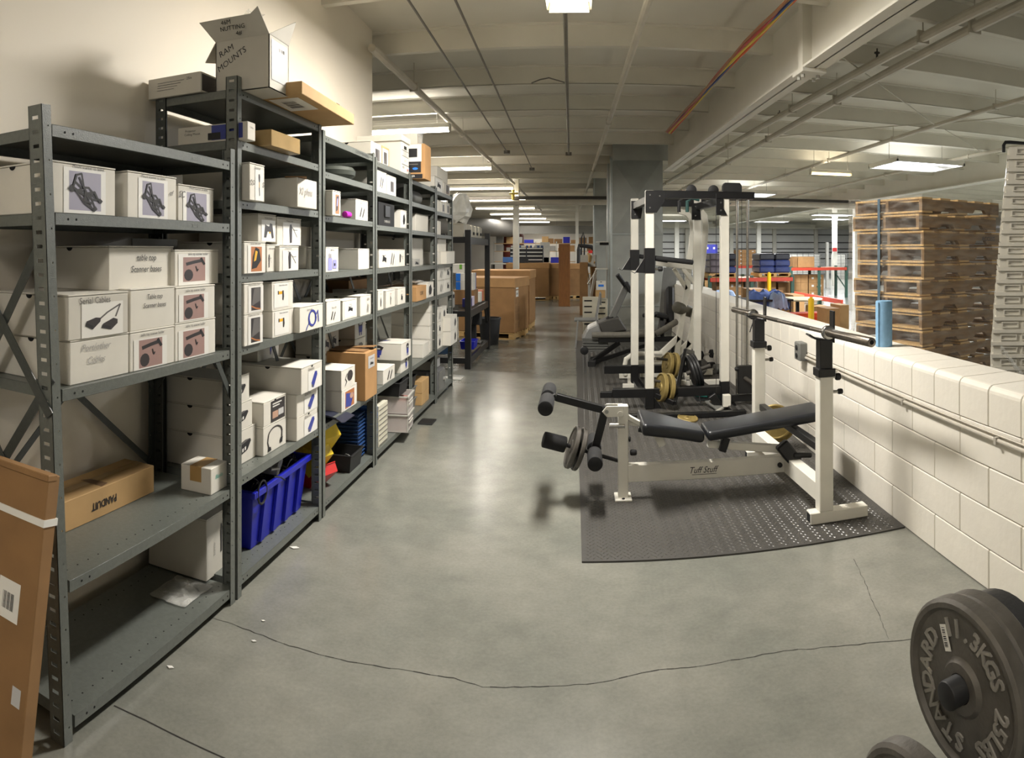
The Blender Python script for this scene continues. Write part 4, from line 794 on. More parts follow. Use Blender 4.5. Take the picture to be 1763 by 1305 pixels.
g = G(); grid = [[(-1.96+i*.06, 3.93+j*.05, .567+(.0 if i < 6 else -.012*(i-6)**1.3)+.06*max(0, 1-j*.4)*(.7+.3*math.sin(i))) for j in range(8)] for i in range(9)]
g.sheet(grid, .005); tag(base_of(g.build('rubber_mat_sheet', mat('navy rubber sheet', (24, 28, 48), .6, 0, .05, 8), smooth=True)), 'curled navy rubber sheet drooping off the sixth shelf, third unit', 'mat')
for i in range(2):
    for j, (zb_, zt_) in enumerate(((.56, .72), (.724, .88), (.884, 1.04))):
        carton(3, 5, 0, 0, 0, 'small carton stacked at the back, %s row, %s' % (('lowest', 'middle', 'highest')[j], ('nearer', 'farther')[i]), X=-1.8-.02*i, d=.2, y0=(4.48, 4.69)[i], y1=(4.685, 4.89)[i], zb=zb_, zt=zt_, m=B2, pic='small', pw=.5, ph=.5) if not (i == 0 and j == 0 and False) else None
# bottom shelf unit 3: bins, trays
def hopper_bin(name, label, cat, loc, L_, W, T, m, rot, group=None):
    """stacking bin with an angled open front facing local +x"""
    t = thing(name, label, cat, loc, rot=rot, group=group); c = .004; g = G()
    prof = [(-L_/2, 0), (L_/2-.02, 0), (L_/2, T*.45), (L_/2-.06, T*.55), (L_/2-.1, T), (-L_/2, T)]
    for s in (-1, 1): g.poly([(x, z) for x, z in prof], Matrix.Translation((0, s*W/2+(c/2), 0))@Matrix.Rotation(PI/2, 4, 'X'), c)
    g.box(-L_/2, L_/2-.02, -W/2, W/2, 0, c); g.box(-L_/2, -L_/2+c, -W/2, W/2, 0, T); g.add([(L_/2-.02, -W/2, 0), (L_/2-.02, W/2, 0), (L_/2, W/2, T*.45), (L_/2, -W/2, T*.45), (L_/2-.024, -W/2, 0), (L_/2-.024, W/2, 0), (L_/2-.005, W/2, T*.45), (L_/2-.005, -W/2, T*.45)], [(0, 1, 2, 3), (7, 6, 5, 4), (3, 2, 6, 7)])
    g.build('body', m, t)
    for s in (-1, 1): G().box(-L_/2, L_/2-.1, s*(W/2)-.008, s*(W/2)+.008, T-.014, T).build('rim', m, t, .002)
    G().box(L_/2-.01, L_/2+.008, -W/2, W/2, T*.42, T*.47).build('rim', m, t, .002); return t
hopper_bin('stacking_bin', 'large yellow stacking bin tipped forward, bottom shelf of third unit', 'bin', (-1.68, 4.2, .3), .3, .2, .18, M_YELLOW, (0, -.9, -.35), 'tipped stacking bins')
hopper_bin('stacking_bin', 'smaller yellow bin nested beside the large yellow one', 'bin', (-1.63, 4.07, .25), .22, .1, .15, M_YELLOW, (0, -.9, -.3), 'tipped stacking bins')
hopper_bin('stacking_bin', 'red stacking bin under the yellow bins', 'bin', (-1.65, 4.12, .125), .22, .16, .13, M_RED, (0, -.75, -.35), 'tipped stacking bins')
hopper_bin('stacking_bin', 'yellow bin lying behind the blue tote', 'bin', (-1.86, 3.72, .43), .26, .2, .1, M_YELLOW, (0, 0, 0), 'tipped stacking bins')
def open_bin(name, label, x0, x1, y0, y1, z0, z1, m, cat='bin', taper=.015):
    o = G(); W, D, T = (x1-x0)/2, (y1-y0)/2, z1-z0; c = .004
    b_ = [(-W+taper, -D+taper), (W-taper, -D+taper), (W-taper, D-taper), (-W+taper, D-taper)]; p_ = [(-W, -D), (W, -D), (W, D), (-W, D)]; q_ = [(x*(1-c/W), y*(1-c/D)) for x, y in p_]; r_ = [(x*(1-c/W), y*(1-c/D)) for x, y in b_]
    o.add([(*p, 0) for p in b_]+[(*p, T) for p in p_]+[(*p, T) for p in q_]+[(*p, c) for p in r_], [(3, 2, 1, 0), (12, 13, 14, 15)]+[(i, (i+1) % 4, (i+1) % 4+4, i+4) for i in range(4)]+[(i+4, (i+1) % 4+4, (i+1) % 4+8, i+8) for i in range(4)]+[(i+8, (i+1) % 4+8, (i+1) % 4+12, i+12) for i in range(4)])
    ob = o.build(name, m); ob.location = ((x0+x1)/2, (y0+y1)/2, z0+.0005)
    g = G(); e = .008; g.box(-W-e, W+e, -D-e, -D, T-.008, T); g.box(-W-e, W+e, D, D+e, T-.008, T); g.box(-W-e, -W, -D, D, T-.008, T); g.box(W, W+e, -D, D, T-.008, T); g.build('rim', m, ob, .002)
    return tag(ob, label, cat)
open_bin('bus_tub', 'black open tub on the bottom shelf of the third unit', -1.77, -1.555, 4.42, 4.68, .09, .215, M_BLACKM)
heap('cable_tangle', 'few dark cables lying inside the black tub', 'cables', -1.74, -1.59, 4.45, 4.64, .105, 8, 9, M_GREYP)
def tray_stack(n, x0, x1, y0, y1, z0, T, m, lab, group):
    W, D = (x1-x0)/2, (y1-y0)/2; g = G(); g.box(-W+.012, W-.012, -D+.012, D-.012, 0, T*.8); g.box(-W, W, -D, D, T*.55, T*.95); me = g.mesh('plastic_tray', m, .002)
    for i in range(n):
        o = link('plastic_tray', me); o.location = ((x0+x1)/2+random.uniform(-.002, .002), (y0+y1)/2+random.uniform(-.002, .002), z0+i*T+.0005); tag(o, lab+', '+from_top(i, n), 'tray', group)
tray_stack(12, -1.97, -1.6, 4.72, 4.87, .09, .028, M_NAVY, 'dark blue tray in the stack behind the black tub', 'dark blue trays stacked on the bottom shelf')
# ---- unit 4 top
carton(4, 0, 638.5, 656.5, 242, 'carton with lilac phone print, left of the file box', X=-1.6, d=.4, pic='phone', pw=.6, ph=.7, pc=(.6, .45), sheet=(.8, .9))
carton(4, 0, 657.5, 670, 250, 'narrow kraft carton with phone print, left of the file box', X=-1.6, d=.3, m=M_KRAFTL, pic='phone', pw=.6, ph=.7, pc=(.45, .45), sheet=(.8, .9), lid=False)
t = thing('file_box', 'white lidded file box with printed front on the fourth unit', 'box', (-1.755, 5.88, 2.32)); 
W, D, T = .4, .265, .33; G().box(-W/2, W/2, -D/2, D/2, 0, T-.02).build('body', M_WHITEBOX, t, .003); G().box(-W/2-.012, W/2+.012, -D/2-.012, D/2+.012, T-.055, T).build('lid', M_WHITEBOX, t, .004)
G().box(W/2+.0005, W/2+.003, -.04, .04, T-.115, T-.085).build('hand_hole', M_GASK, t)
g = G()
for z in (.2, .15, .075): g.box(W/2+.0005, W/2+.0015, -D/2+.015, D/2-.015, z, z+.004)
for k in range(3): g.box(W/2+.0005, W/2+.0015, -.05+k*.04, -.047+k*.04, .15, .2)
g.build('print_line', M_INK, t); lettering('on 15', face('aisle', Vector((W/2+.002, 0, .115))), .03, M_INKG, t, shear=.2); lettering('BOX', face('aisle', Vector((W/2+.002, -.06, .05))), .03, M_INK, t); G().box(W/2+.0005, W/2+.0015, .07, .095, .03, .05).build('red_print', M_RED, t)
# kraft speaker box on unit 5
sk = box_obj(-1.86, -1.42, 6.07, 6.33, 2.292, 2.615, 'kraft carton with black printed panel standing beside the file box', m=M_KRAFT, lid=False)
G().box(-.1, .19, -.1312, -.1304, .16, .32).build('white_print', M_PAPER, sk); G().box(.02, .15, -.1325, -.1313, .2, .28).build('speaker_print', M_INK, sk); picture('blackprint', face('near', Vector((.05, -.1315, .11))), .27, .1, sk); G().box(-.2, .2, -.1316, -.1306, .005, .045).build('black_band', M_INK, sk); lettering('SPEAKER', face('near', Vector((.08, -.1326, .025))), .025, M_PAPER, sk)
cl = box_obj(-1.95, -1.5, 6.1, 6.3, 2.617, 2.72, 'white carton in clear wrap lying on top of the kraft speaker box', m=B2, lid=False); g = G(); g.sheet([[(.0+i*.08+.01*random.random(), -.12+j*.08, .12+.02*random.random()) for j in range(4)] for i in range(4)], .002); g.sheet([[(.235+.005*random.random(), -.1+j*.06, .01+i*.04) for j in range(4)] for i in range(4)], .002); g.build('clear_wrap', M_BAG, cl)
# unit 4 lower
carton(4, 1, 649.5, 665.5, 292.6, 'carton with slanted cable picture, first of two', X=-1.55, pic='twin', pw=.4, ph=.6, pc=(.45, .5), txt='Car charger', ts=.012, tc=(.5, .88))
carton(4, 1, 667, 682, 300.6, 'carton with lilac phone print, second of two', X=-1.55, pic='phone', pw=.5, ph=.66, pc=(.5, .45), sheet=(.8, .9))
bb = carton(4, 2, 652, 679, 347, 'black printed camera bag carton', X=-1.56, m=M_BLACKM, lid=False, txt='CAMERA BAG', ts=.028, tc=(.5, .2), tm=M_LGREY)
W, D, T = bb['dims']; G().box(W/2+.001, W/2+.012, -.08, .06, .07, .17).build('raised_panel', M_BLACK, bb, .006)
carton(4, 2, 690, 700.5, 361, 'white carton with small black icons, right of black carton', X=-1.57, pic='knob', pw=.5, ph=.6, pc=(.5, .5), sheet=(.8, .9))
for i, (pl, pr, pc_, nm) in enumerate(((652.7, 669.5, 'small', 'drawing of a cup-shaped adapter'), (669.8, 681.2, 'twin', 'two large black plugs'), (681.6, 697, 'wand', 'two upright plugs'))):
    carton(4, 3, pl, pr, 429.5, 'carton with %s' % nm, X=-1.55, pic=pc_, pw=.62 if i else .5, ph=.75 if i == 1 else .5, pc=(.5, .48))
for i, (pl, pr, pt, nm) in enumerate(((651, 660, 500, 'first'), (664.8, 680, 500.8, 'second'), (685, 698, 496.6, 'third'))):
    carton(4, 4, pl, pr, pt, '%s of three white cartons with small prints' % nm, X=-1.55, pic=('knob', 'wand', 'small')[i], pw=.25, ph=.5, pc=(.5, .4), txt='Adapter', ts=.012, tc=(.5, .8), tm=[M_INK, M_RED, M_INKG][i])
carton(4, 4, 0, 0, 0, 'wide brown carton with dark stencil at the back', X=-1.83, d=.2, y0=5.15, y1=5.9, zb=1.165, zt=1.39, m=M_KRAFTD, lid=False, txt='1A5', ts=.08, tc=(.6, .5))
carton(4, 5, 690, 713.4, 619, 'carton with blue connector print, lower of two', X=-1.545, key='ds', d=.42, pic='dsub', pw=.3, ph=.72, pc=(.62, .5))
o = carton(4, 5, 691, 714.8, 592, 'carton with blue connector prints on three faces', X=-1.52, on='ds', d=.46, pic='dsub', pw=.3, ph=.72, pc=(.62, .5)); W, D, T = o['dims']
picture('dsub', face('near', Vector((.0, -D/2-.0015, T*.5))), .16, T*.7, o); picture('dsub', face('top', Vector((.02, 0, T+.0012))), .14, .08, o)
carton(4, 5, 660, 679.8, 638, 'small carton with black plug print at the shelf edge', X=-1.545, d=.2, pic='twin', pw=.5, ph=.7, pc=(.55, .48))
for j, (a, b_) in enumerate(((.565, .75), (.753, .94), (.943, 1.12))): carton(4, 5, 0, 0, 0, ('lowest', 'middle', 'highest')[j]+' of three cartons at the back, blue print', X=-1.72, d=.26, y0=4.98, y1=5.25, zb=a, zt=b_, pic='dsub', pw=.5, ph=.7)
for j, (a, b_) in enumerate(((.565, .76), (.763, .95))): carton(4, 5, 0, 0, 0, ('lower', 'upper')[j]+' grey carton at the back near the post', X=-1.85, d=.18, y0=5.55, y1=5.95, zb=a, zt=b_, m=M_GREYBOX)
tray_stack(20, -1.9, -1.56, 4.96, 5.06, .09, .0165, M_BLUEL, 'light blue tray in the stack at the fourth unit corner', 'light blue trays stacked on the bottom shelf')
o = box_obj(-1.95, -1.56, 5.09, 5.34, .09, .41, 'tall cream plastic drawer tower, bottom shelf of fourth unit', m=mat('cream plastic', (206, 202, 184), .45, 0, .03, 6), lid=False, name='drawer_tower', cat='drawers')
for i in range(8): G().box(.196, .2, -.118, .118, .012+i*.039, .014+i*.039).build('drawer_gap', M_INKG, o)
for i, (z0, z1) in enumerate(((.095, .245), (.252, .40))):
    t = thing('clear_drawer', ('lower', 'upper')[i]+' frosted clear drawer with pink contents, overhanging the bottom shelf', 'drawer', (-1.66, 5.68, z0), rz=.08, group='frosted drawers'); W, D, T = .2, .15, z1-z0
    g = G(); g.box(-W, W, -D, D, 0, .004); g.box(-W, W, -D, -D+.004, 0, T); g.box(-W, W, D-.004, D, 0, T); g.box(-W, -W+.004, -D, D, 0, T); g.box(W-.004, W, -D, D, 0, T); g.build('shell', M_FROST, t)
    g = G(); g.box(-W-.006, W+.01, -D-.008, -D+.002, T-.014, T); g.box(-W-.006, W+.01, D-.002, D+.008, T-.014, T); g.box(W-.002, W+.012, -D-.008, D+.008, T-.014, T); g.box(W-.004, W+.006, -D, -D+.012, 0, T); g.box(W, W+.012, -.09, .09, T*.4, T*.5); g.box(W, W+.01, -.09, .09, T*.62, T*.66); g.build('rim', M_LGREY, t, .002)
    g = G(); g.box(-W+.03, W-.03, -D+.03, D-.03, .006, T*.7); g.build('pink_contents', mat('pink parts', (172, 120, 112), .7, 0, .2, 30), t)
bt = open_bin('open_bin', 'black open bin standing on the clear drawers', -1.85, -1.5, 5.5, 5.78, .402, .52, M_BLACKM)
bt2 = open_bin('open_bin', 'dark blue bin behind the black one, fourth unit', -1.98, -1.87, 5.5, 5.8, .402, .56, M_BLUE)
# ---- units 5 and 6
tag(rebase(G().roller((-1.7, 6.3, 2.17), (-1.7, 6.85, 2.17), .075, 20, .01).build('rolled_sheet', M_GREYP, smooth=True), (-1.7, 6.5, 2.095)), 'grey rolled sheet on the second shelf of the fifth unit', 'roll')
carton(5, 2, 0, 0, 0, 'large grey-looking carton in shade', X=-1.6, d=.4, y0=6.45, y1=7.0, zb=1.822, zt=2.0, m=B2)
carton(5, 3, 711.5, 723, 446, 'small grey boxed part at the front', X=-1.56, m=M_GREYBOX, lid=False, pic='small', pw=.6, ph=.5)
carton(5, 3, 0, 0, 0, 'broad plain carton filling the shelf', X=-1.66, d=.36, y0=6.5, y1=7.02, zb=1.48, zt=1.76, m=B2)
ob = carton(5, 4, 717, 734, 494, 'open kraft carton with clear bag spilling out', X=-1.53, m=M_KRAFT, lid=False, txt='CORD', ts=.05, tc=(.5, .5)); W, D, T = ob['dims']
g = G(); g.sheet([[(-.12+i*.07+.01*random.random(), -D/2+.01+j*D/4, T+.02+.04*random.random()) for j in range(5)] for i in range(5)], .003); g.build('clear_bag', M_BAG, ob)
carton(5, 4, 735, 746.5, 487, 'white carton with black knob print', X=-1.55, pic='knob', pw=.6, ph=.7, pc=(.5, .5))
for j in range(4): carton(5, 5, 739.5, 747.5, 588-j*24, ('lowest', 'second lowest', 'third lowest', 'top')[j]+' of four stacked plain cartons', X=-1.575, d=.42, zb=.56+j*.141, zt=.56+(j+1)*.141-.002)
carton(5, 5, 728, 738.8, 593, 'single plain carton in front of the stack of four', X=-1.56, d=.3)
for j in range(2):
    o = carton(5, 6, 0, 0, 0, ('lower', 'upper')[j]+' small kraft carton', X=-1.56, d=.14, y0=6.55, y1=6.86, zb=.095+j*.12, zt=.095+(j+1)*.12-.002, m=M_KRAFTL, lid=False)
for j in range(3): open_bin('open_bin', ('lowest', 'middle', 'top')[j]+' of three black bins stacked on the fifth unit bottom shelf', -1.88, -1.6, 6.15, 6.48, .095+j*.11, .095+(j+1)*.11-.004, M_GREYP if j < 2 else M_BLACKM)
o = G().box(-1.52, -1.38, 6.2, 6.4, 0, .012).build('flat_black_part', M_BLACKM, None, .003); tag(base_of(o), 'flat black part lying on the floor edge by the fifth unit', 'part')
# unit 6
carton(6, 0, 746.8, 762.5, 301.6, 'carton with small plug print on the near end', X=-1.56, y0=7.12, d=.4, key='t6', pic='small', pw=.5, ph=.5, sheet=(.8, .8))
carton(6, 0, 763.2, 779, 312.6, 'carton with dark photo, under the long one', X=-1.57, key='t6b', d=.4, pic='cover', pw=.4, ph=.7, pc=(.6, .5))
carton(6, 0, 748, 779.5, 290, 'long plain carton lying across the other two', X=-1.6, zb=TOPS['t6b']+.002, y0=7.45, zt=TOPS['t6b']+.16, d=.4)
for i, (pl, pr) in enumerate(((753.5, 759), (759.5, 767), (767.5, 775.5))): carton(6, 1, pl, pr, 344+i*2, ('nearest', 'middle', 'farthest')[i]+' of three slim cartons', X=-1.57, pic='phone' if i else None, pw=.4, ph=.7)
carton(6, 2, 753.5, 759, 380, 'narrow tall white carton', X=-1.57)
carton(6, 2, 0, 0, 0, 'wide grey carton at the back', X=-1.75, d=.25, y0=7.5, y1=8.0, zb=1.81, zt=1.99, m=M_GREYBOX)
carton(6, 3, 753.5, 768.5, 433, 'plain carton under a smaller one', X=-1.57, key='p1'); carton(6, 3, 753.8, 768, 411, 'plain carton stacked upper', X=-1.59, on='p1', zt=TOPS['p1']+.15)
carton(6, 3, 769, 784.5, 432.5, 'plain carton sticking out at the far end', X=-1.5, y1=7.98, d=.4)
for j in range(2):
    for i, (pl, pr) in enumerate(((753.5, 765.5), (766, 778.5))): carton(6, 4, pl, pr, 0, 'carton with black plug print, %s row, %s' % (('lower', 'upper')[j], ('nearer', 'farther')[i]), X=-1.56, zb=1.145+j*.157, zt=1.145+(j+1)*.157-.002, pic='small' if i else 'twin', pw=.4, ph=.6)
for j in range(3):
    for i, (pl, pr) in enumerate(((753.5, 760.5), (761, 769))): carton(6, 5, pl, pr, 0, 'small carton with dark print, %s row, %s column' % (('lowest', 'middle', 'top')[j], ('first', 'second')[i]), X=-1.56, zb=.55+j*.148, zt=.55+(j+1)*.148-.002, pic=('knob', 'small', 'twin')[(i+j) % 3], pw=.5, ph=.6)
for j in range(2): carton(6, 5, 0, 0, 0, ('lower', 'upper')[j]+' carton jutting past the shelf edge', X=-1.47, d=.34, y0=7.58, y1=7.98, zb=.55+j*.165, zt=.55+(j+1)*.165-.002, pic='knob', pw=.3, ph=.6, pc=(.7, .5))
t = thing('desktop_printer', 'silver and black printer on the sixth unit bottom shelf', 'printer', (-1.78, 7.35, .33)); G().box(-.2, .2, -.17, .17, 0, .1).build('base', M_SILVER, t, .01); G().box(-.19, .17, -.16, .16, .1, .19).build('slot', M_BLACKM, t, .004); G().box(-.2, .2, -.17, .17, .19, .27).build('cover', M_SILVER, t, .015)
t = thing('small_safe', 'small grey steel safe under the silver printer', 'safe', (-1.73, 7.35, .09)); G().box(-.2, .2, -.17, .17, 0, .235).build('body', mat('grey safe enamel', (110, 110, 112), .4, .2, .05, 8), t, .006); G().box(.2, .212, -.155, .155, .015, .22).build('door', M_GREYP, t, .003); G().cyl((.212, .06, .12), (.235, .06, .12), .022, 14).build('dial', M_SILVER, t)
# ================================================================ RUBBER MAT
t = thing('rubber_mat', 'black diamond-plate rubber mat under the gym machines', 'mat', (.93, 7.9, 0))
mxl, mxr, my0, my1 = .005, 1.835, 3.55, 12.3
g = G(); g.add([(mxl-.93, my0-7.9, 0), (mxr-.93, my0-7.9, 0), (mxr-.93, my1-7.9, 0), (mxl-.1-.93, my1-7.9, 0), (mxl-.93, my0-7.9, .009), (mxr-.93, my0-7.9, .009), (mxr-.93, my1-7.9, .009), (mxl-.1-.93, my1-7.9, .009)],
      [(3, 2, 1, 0), (4, 5, 6, 7), (0, 1, 5, 4), (1, 2, 6, 5), (2, 3, 7, 6), (3, 0, 4, 7)])
M_MAT = mat('rubber mat', (66, 64, 61), .5, 0, .08, 3, .3, .45, bscale=140)
g.build('sheet', M_MAT, t)
vs_, fs_ = [], []; p = .036; iy = 0; y = my0+.03
while y < 11.5:
    x = mxl+.03+(p/2 if iy % 2 else 0); ix = 0
    while x < mxr-.03:
        s = 1 if (ix+iy) % 2 else -1; a = s*.9; dx, dy_ = math.cos(a)*.014, math.sin(a)*.014; nx, ny = -math.sin(a)*.0045, math.cos(a)*.0045; n = len(vs_); cx, cy = x-.93, y-7.9
        vs_ += [(cx-dx, cy-dy_, .0088), (cx+nx, cy+ny, .0088), (cx+dx, cy+dy_, .0088), (cx-nx, cy-ny, .0088), (cx-dx*.5, cy-dy_*.5, .0122), (cx+dx*.5, cy+dy_*.5, .0122)]
        fs_ += [(n, n+3, n+4), (n+3, n+2, n+5, n+4), (n+2, n+1, n+5), (n+1, n, n+4, n+5)]; ix += 1; x += p
    iy += 1; y += p*.62 if y < 8 else p
me = bpy.data.meshes.new('raised_lozenges'); me.from_pydata(vs_, [], fs_); o = link('raised_lozenges', me, mat('rubber lozenge', (84, 82, 77), .36, 0, 0, spec=.6), t); o['kind'] = 'stuff'

def rel(t, v): return Vector(v)-t.location
class Part:
    """members of one thing given in world coordinates"""
    def __init__(s, t): s.t = t
    def bar(s, name, a, b, w, h=None, m=M_WHITEP, bev=.004, up=(0, 0, 1), par=None):
        return G().bar(rel(s.t, a), rel(s.t, b), w, h, up).build(name, m, par or s.t, bev)
    def cyl(s, name, a, b, r, m=M_BLACKM, n=18, r2=None, par=None): return G().cyl(rel(s.t, a), rel(s.t, b), r, n, r2).build(name, m, par or s.t, smooth=True)
    def roll(s, name, a, b, r, m=M_RUBBER, e=.01, par=None): return G().roller(rel(s.t, a), rel(s.t, b), r, 22, e).build(name, m, par or s.t, smooth=True)
    def tube(s, name, pts, r, m=M_WHITEP, n=10, par=None): return G().rings([rel(s.t, p) for p in pts], r, n).build(name, m, par or s.t, smooth=True)
def plate_mesh(R, T, m, hole=.0265, hub=.34):
    rim = R*.14; h = T/2; d = T*.22; hr = R*hub
    prof = [(hole, -h), (hr*.85, -h), (hr, -h+d), (R-rim, -h+d), (R-rim*.7, -h), (R-.006, -h), (R, -h+.006), (R, h-.006), (R-.006, h), (R-rim*.7, h), (R-rim, h-d), (hr, h-d), (hr*.85, h), (hole, h)]
    g = G(); g.lathe(prof, None, 44); return g.mesh('weight_plate', m, smooth=True)
PM = {}
def plate(loc, n, R, T, m, label, group=None, hole=.0265):
    k = (R, T, m.name, hole)
    if k not in PM: PM[k] = plate_mesh(R, T, m, hole)
    o = link('weight_plate', PM[k]); o.location = loc; o.rotation_euler = Vector(n).to_track_quat('Z', 'Y').to_euler(); return tag(o, label, 'weight plate', group)

# ================================================================ WEIGHT BENCH
bt_ = thing('weight_bench', 'white framed weight bench with black pads, leg curl arm and bar racks', 'weight bench', (.9, 4.45, .01))
P = Part(bt_); Yb = 4.45
flx = onY(1072.5, 800, Yb).x
P.bar('front_leg', (flx, Yb, .012), (flx, Yb, .62), .066)
o = G().box(flx-.055-.9, flx+.055-.9, -.075, .075, -.001, .012).build('foot_plate', M_WHITEP, bt_, .003); G().cyl((flx-.9, -.055, .012), (flx-.9, -.055, .018), .01, 6).build('bolt', M_BLACKM, o)
A1, A2 = Vector((1.43, 3.82, 0)), Vector((1.37, 5.12, 0)); ctr = A1.lerp(A2, .485)
beam = P.bar('main_beam', (flx+.03, Yb, .178), (ctr.x-.03, Yb, .18), .06, .112)
lettering('Tuff Stuff', face('near', Vector((xAtY(1211, Yb-.03)-.9, -.0315, .182-.01))), .06, M_INK, beam, shear=.3, wide=.85)
G().box(xAtY(1190, Yb)-.9, xAtY(1232, Yb)-.9, -.0316, -.031, .143, .146).build('underline', M_INK, beam)
P.bar('cross_member', A1+Vector((0, .03, .178)), A2+Vector((0, -.03, .178)), .08, .112)
P.bar('rear_cross_bar', A1+Vector((.02, .03, .42)), A2+Vector((.02, -.03, .42)), .05, .05, M_BLACK)
for i, A in enumerate((A1, A2)):
    P.bar('upright', A+Vector((0, 0, .08)), A+Vector((0, 0, .885)), .085, .085, up=(0, 1, 0))
    P.bar('upright_foot', A+Vector((-.1, 0, .045)), A+Vector((.27, 0, .045)), .08, .068)
    G().box(A.x-.1012-.9, A.x-.0995-.9, A.y-.03-Yb, A.y+.03-Yb, .01, .06).build('open_tube_end', M_GASK, bt_)
    P.bar('sleeve_collar', A+Vector((0, 0, .88)), A+Vector((0, 0, .93)), .108, .108, M_BLACK, up=(0, 1, 0))
    P.bar('sleeve', A+Vector((0, 0, .9)), A+Vector((0, 0, 1.1)), .08, .08, M_BLACK, up=(0, 1, 0))
    g = G(); b0 = rel(bt_, A); g.bar(b0+Vector((-.07, 0, 1.112)), b0+Vector((.045, 0, 1.09)), .07, .012); g.bar(b0+Vector((-.105, 0, 1.135)), b0+Vector((-.065, 0, 1.108)), .07, .01); g.bar(b0+Vector((.05, 0, 1.08)), b0+Vector((.052, 0, 1.27)), .07, .01, up=(1, 0, 0)); g.build('bar_cradle', M_BLACK, bt_, .002)
    P.cyl('knob_stem', A+Vector((.04, 0, .87)), A+Vector((.075, 0, .87)), .008, M_CHROME); P.roll('knob', A+Vector((.07, 0, .87)), A+Vector((.105, 0, .87)), .022, M_BLACKM)
    P.cyl('pin', A+Vector((.04, 0, .78)), A+Vector((.09, 0, .78)), .009, M_CHROME); P.roll('pin_ball', A+Vector((.085, 0, .78)), A+Vector((.12, 0, .78)), .017, M_BLACKM)
# seat and back pads
def pad(name, xl, xr, zl, zr, yl, yr, T, m=M_VINYL):
    g = G(); n = 7
    vs = []
    for (x, z, (ya, yb)) in ((xl, zl, yl), (xl+.03, zl, yl), (xl*.5+xr*.5, (zl+zr)/2+.004, ((yl[0]+yr[0])/2, (yl[1]+yr[1])/2)), (xr-.03, zr, yr), (xr, zr, yr)):
        vs.append([(x-.9, ya-Yb, z-T-.01), (x-.9, yb-Yb, z-T-.01), (x-.9, yb-Yb, z-.01), (x-.9, ya-Yb, z-.01)])
    k = len(vs); V = [v for r in vs for v in r]; fs = [(0, 1, 2, 3), tuple(4*(k-1)+i for i in (3, 2, 1, 0))]+[(4*i+j, 4*i+(j+1) % 4, 4*(i+1)+(j+1) % 4, 4*(i+1)+j) for i in range(k-1) for j in range(4)]
    g.add(V, fs); return g.build(name, m, bt_, .024, True, 4)
seat = pad('seat', .385, .80, .545, .462, (4.23, 4.66), (4.33, 4.57), .078)
back = pad('backrest', .815, 1.64, .462, .548, (4.31, 4.59), (4.29, 4.61), .065)
P.bar('seat_support', (flx, Yb, .56), (flx+.16, Yb, .47), .045, .03, M_WHITEP); P.bar('seat_support', (flx+.1, Yb, .46), (.79, Yb, .375), .05, .03, M_BLACK)
P.bar('back_strut', (.84, Yb, .35), (1.40, Yb, .27), .05, .05, M_WHITEP); P.bar('strut_bracket', (.93, Yb-.03, .3), (.96, Yb-.03, .39), .05, .05, M_BLACK, up=(0, 1, 0)); P.bar('seat_bracket', (.53, Yb-.05, .36), (.5, Yb-.05, .43), .03, .05, M_WHITEP)
P.bar('pivot_block', (1.33, Yb-.06, .33), (1.43, Yb-.09, .2), .09, .09, M_BLACKM, .01, up=(0, 1, 0)); P.roll('adjust_handle', (1.40, Yb-.12, .262), (1.53, Yb-.12, .25), .017, M_BLACKM)
P.cyl('bolt', (1.33, Yb-.05, .18), (1.33, Yb-.035, .18), .016, M_BLACKM)
# leg developer
pv = onY(1044, 706, Yb)
g = G(); g.poly([(pv.x+.11-.9, pv.z-.035-.01), (pv.x-.9, pv.z-.035-.01), (pv.x-.03-.9, pv.z-.01), (pv.x-.9, pv.z+.035-.01), (pv.x+.11-.9, pv.z+.035-.01)], face('near', Vector((0, -.04, 0))), .006); g.poly([(pv.x+.11-.9, pv.z-.035-.01), (pv.x-.9, pv.z-.035-.01), (pv.x-.03-.9, pv.z-.01), (pv.x-.9, pv.z+.035-.01), (pv.x+.11-.9, pv.z+.035-.01)], face('near', Vector((0, .035, 0))), .006); g.build('pivot_bracket', M_WHITEP, bt_, .002)
P.cyl('pivot_pin', pv+Vector((0, -.05, 0)), pv+Vector((0, .05, 0)), .012, M_CHROME)
up = onY(957, 683, Yb); lo_ = onY(1022, 782, Yb)
arm = P.bar('curl_arm', pv, up, .045, .05, M_BLACK); P.bar('curl_arm', pv+Vector((-.005, 0, .02)), lo_, .05, .05, M_BLACK, up=(0, 1, 0))
rx, rz = xAtY(943, 4.45), .665
P.cyl('roller_axle', (rx, 4.16, rz), (rx, 4.74, rz), .012, M_CHROME); P.bar('axle_mount', up, (rx, 4.45, rz), .04, .04, M_BLACK)
P.roll('foam_roller', (rx, 4.15, rz), (rx, 4.41, rz), .048); P.roll('foam_roller', (rx, 4.49, rz), (rx, 4.75, rz), .048)
lx, lz = .088, .32
P.cyl('roller_axle', (lx, 4.18, lz), (lx, 4.72, lz), .012, M_CHROME); P.roll('foam_roller', (lx, 4.17, lz), (lx, 4.4, lz), .048); P.roll('foam_roller', (lx, 4.5, lz), (lx, 4.73, lz), .048)
ra, rb = onY(974, 766, 4.43), onY(1064, 793, 4.47)
rc_ = onY(935, 756, 4.41)
P.cyl('weight_peg', ra+(ra-rb)*.05, rb, .013, M_BLACK); P.roll('foam_roller', rc_, ra, .052)
P.cyl('chrome_peg', (flx-.09, Yb-.02, .488), (flx+.01, Yb-.02, .488), .02, M_CHROME); P.cyl('chrome_peg', (flx-.02, Yb-.035, .57), (flx-.02, Yb-.05, .57), .018, M_WHITEP)
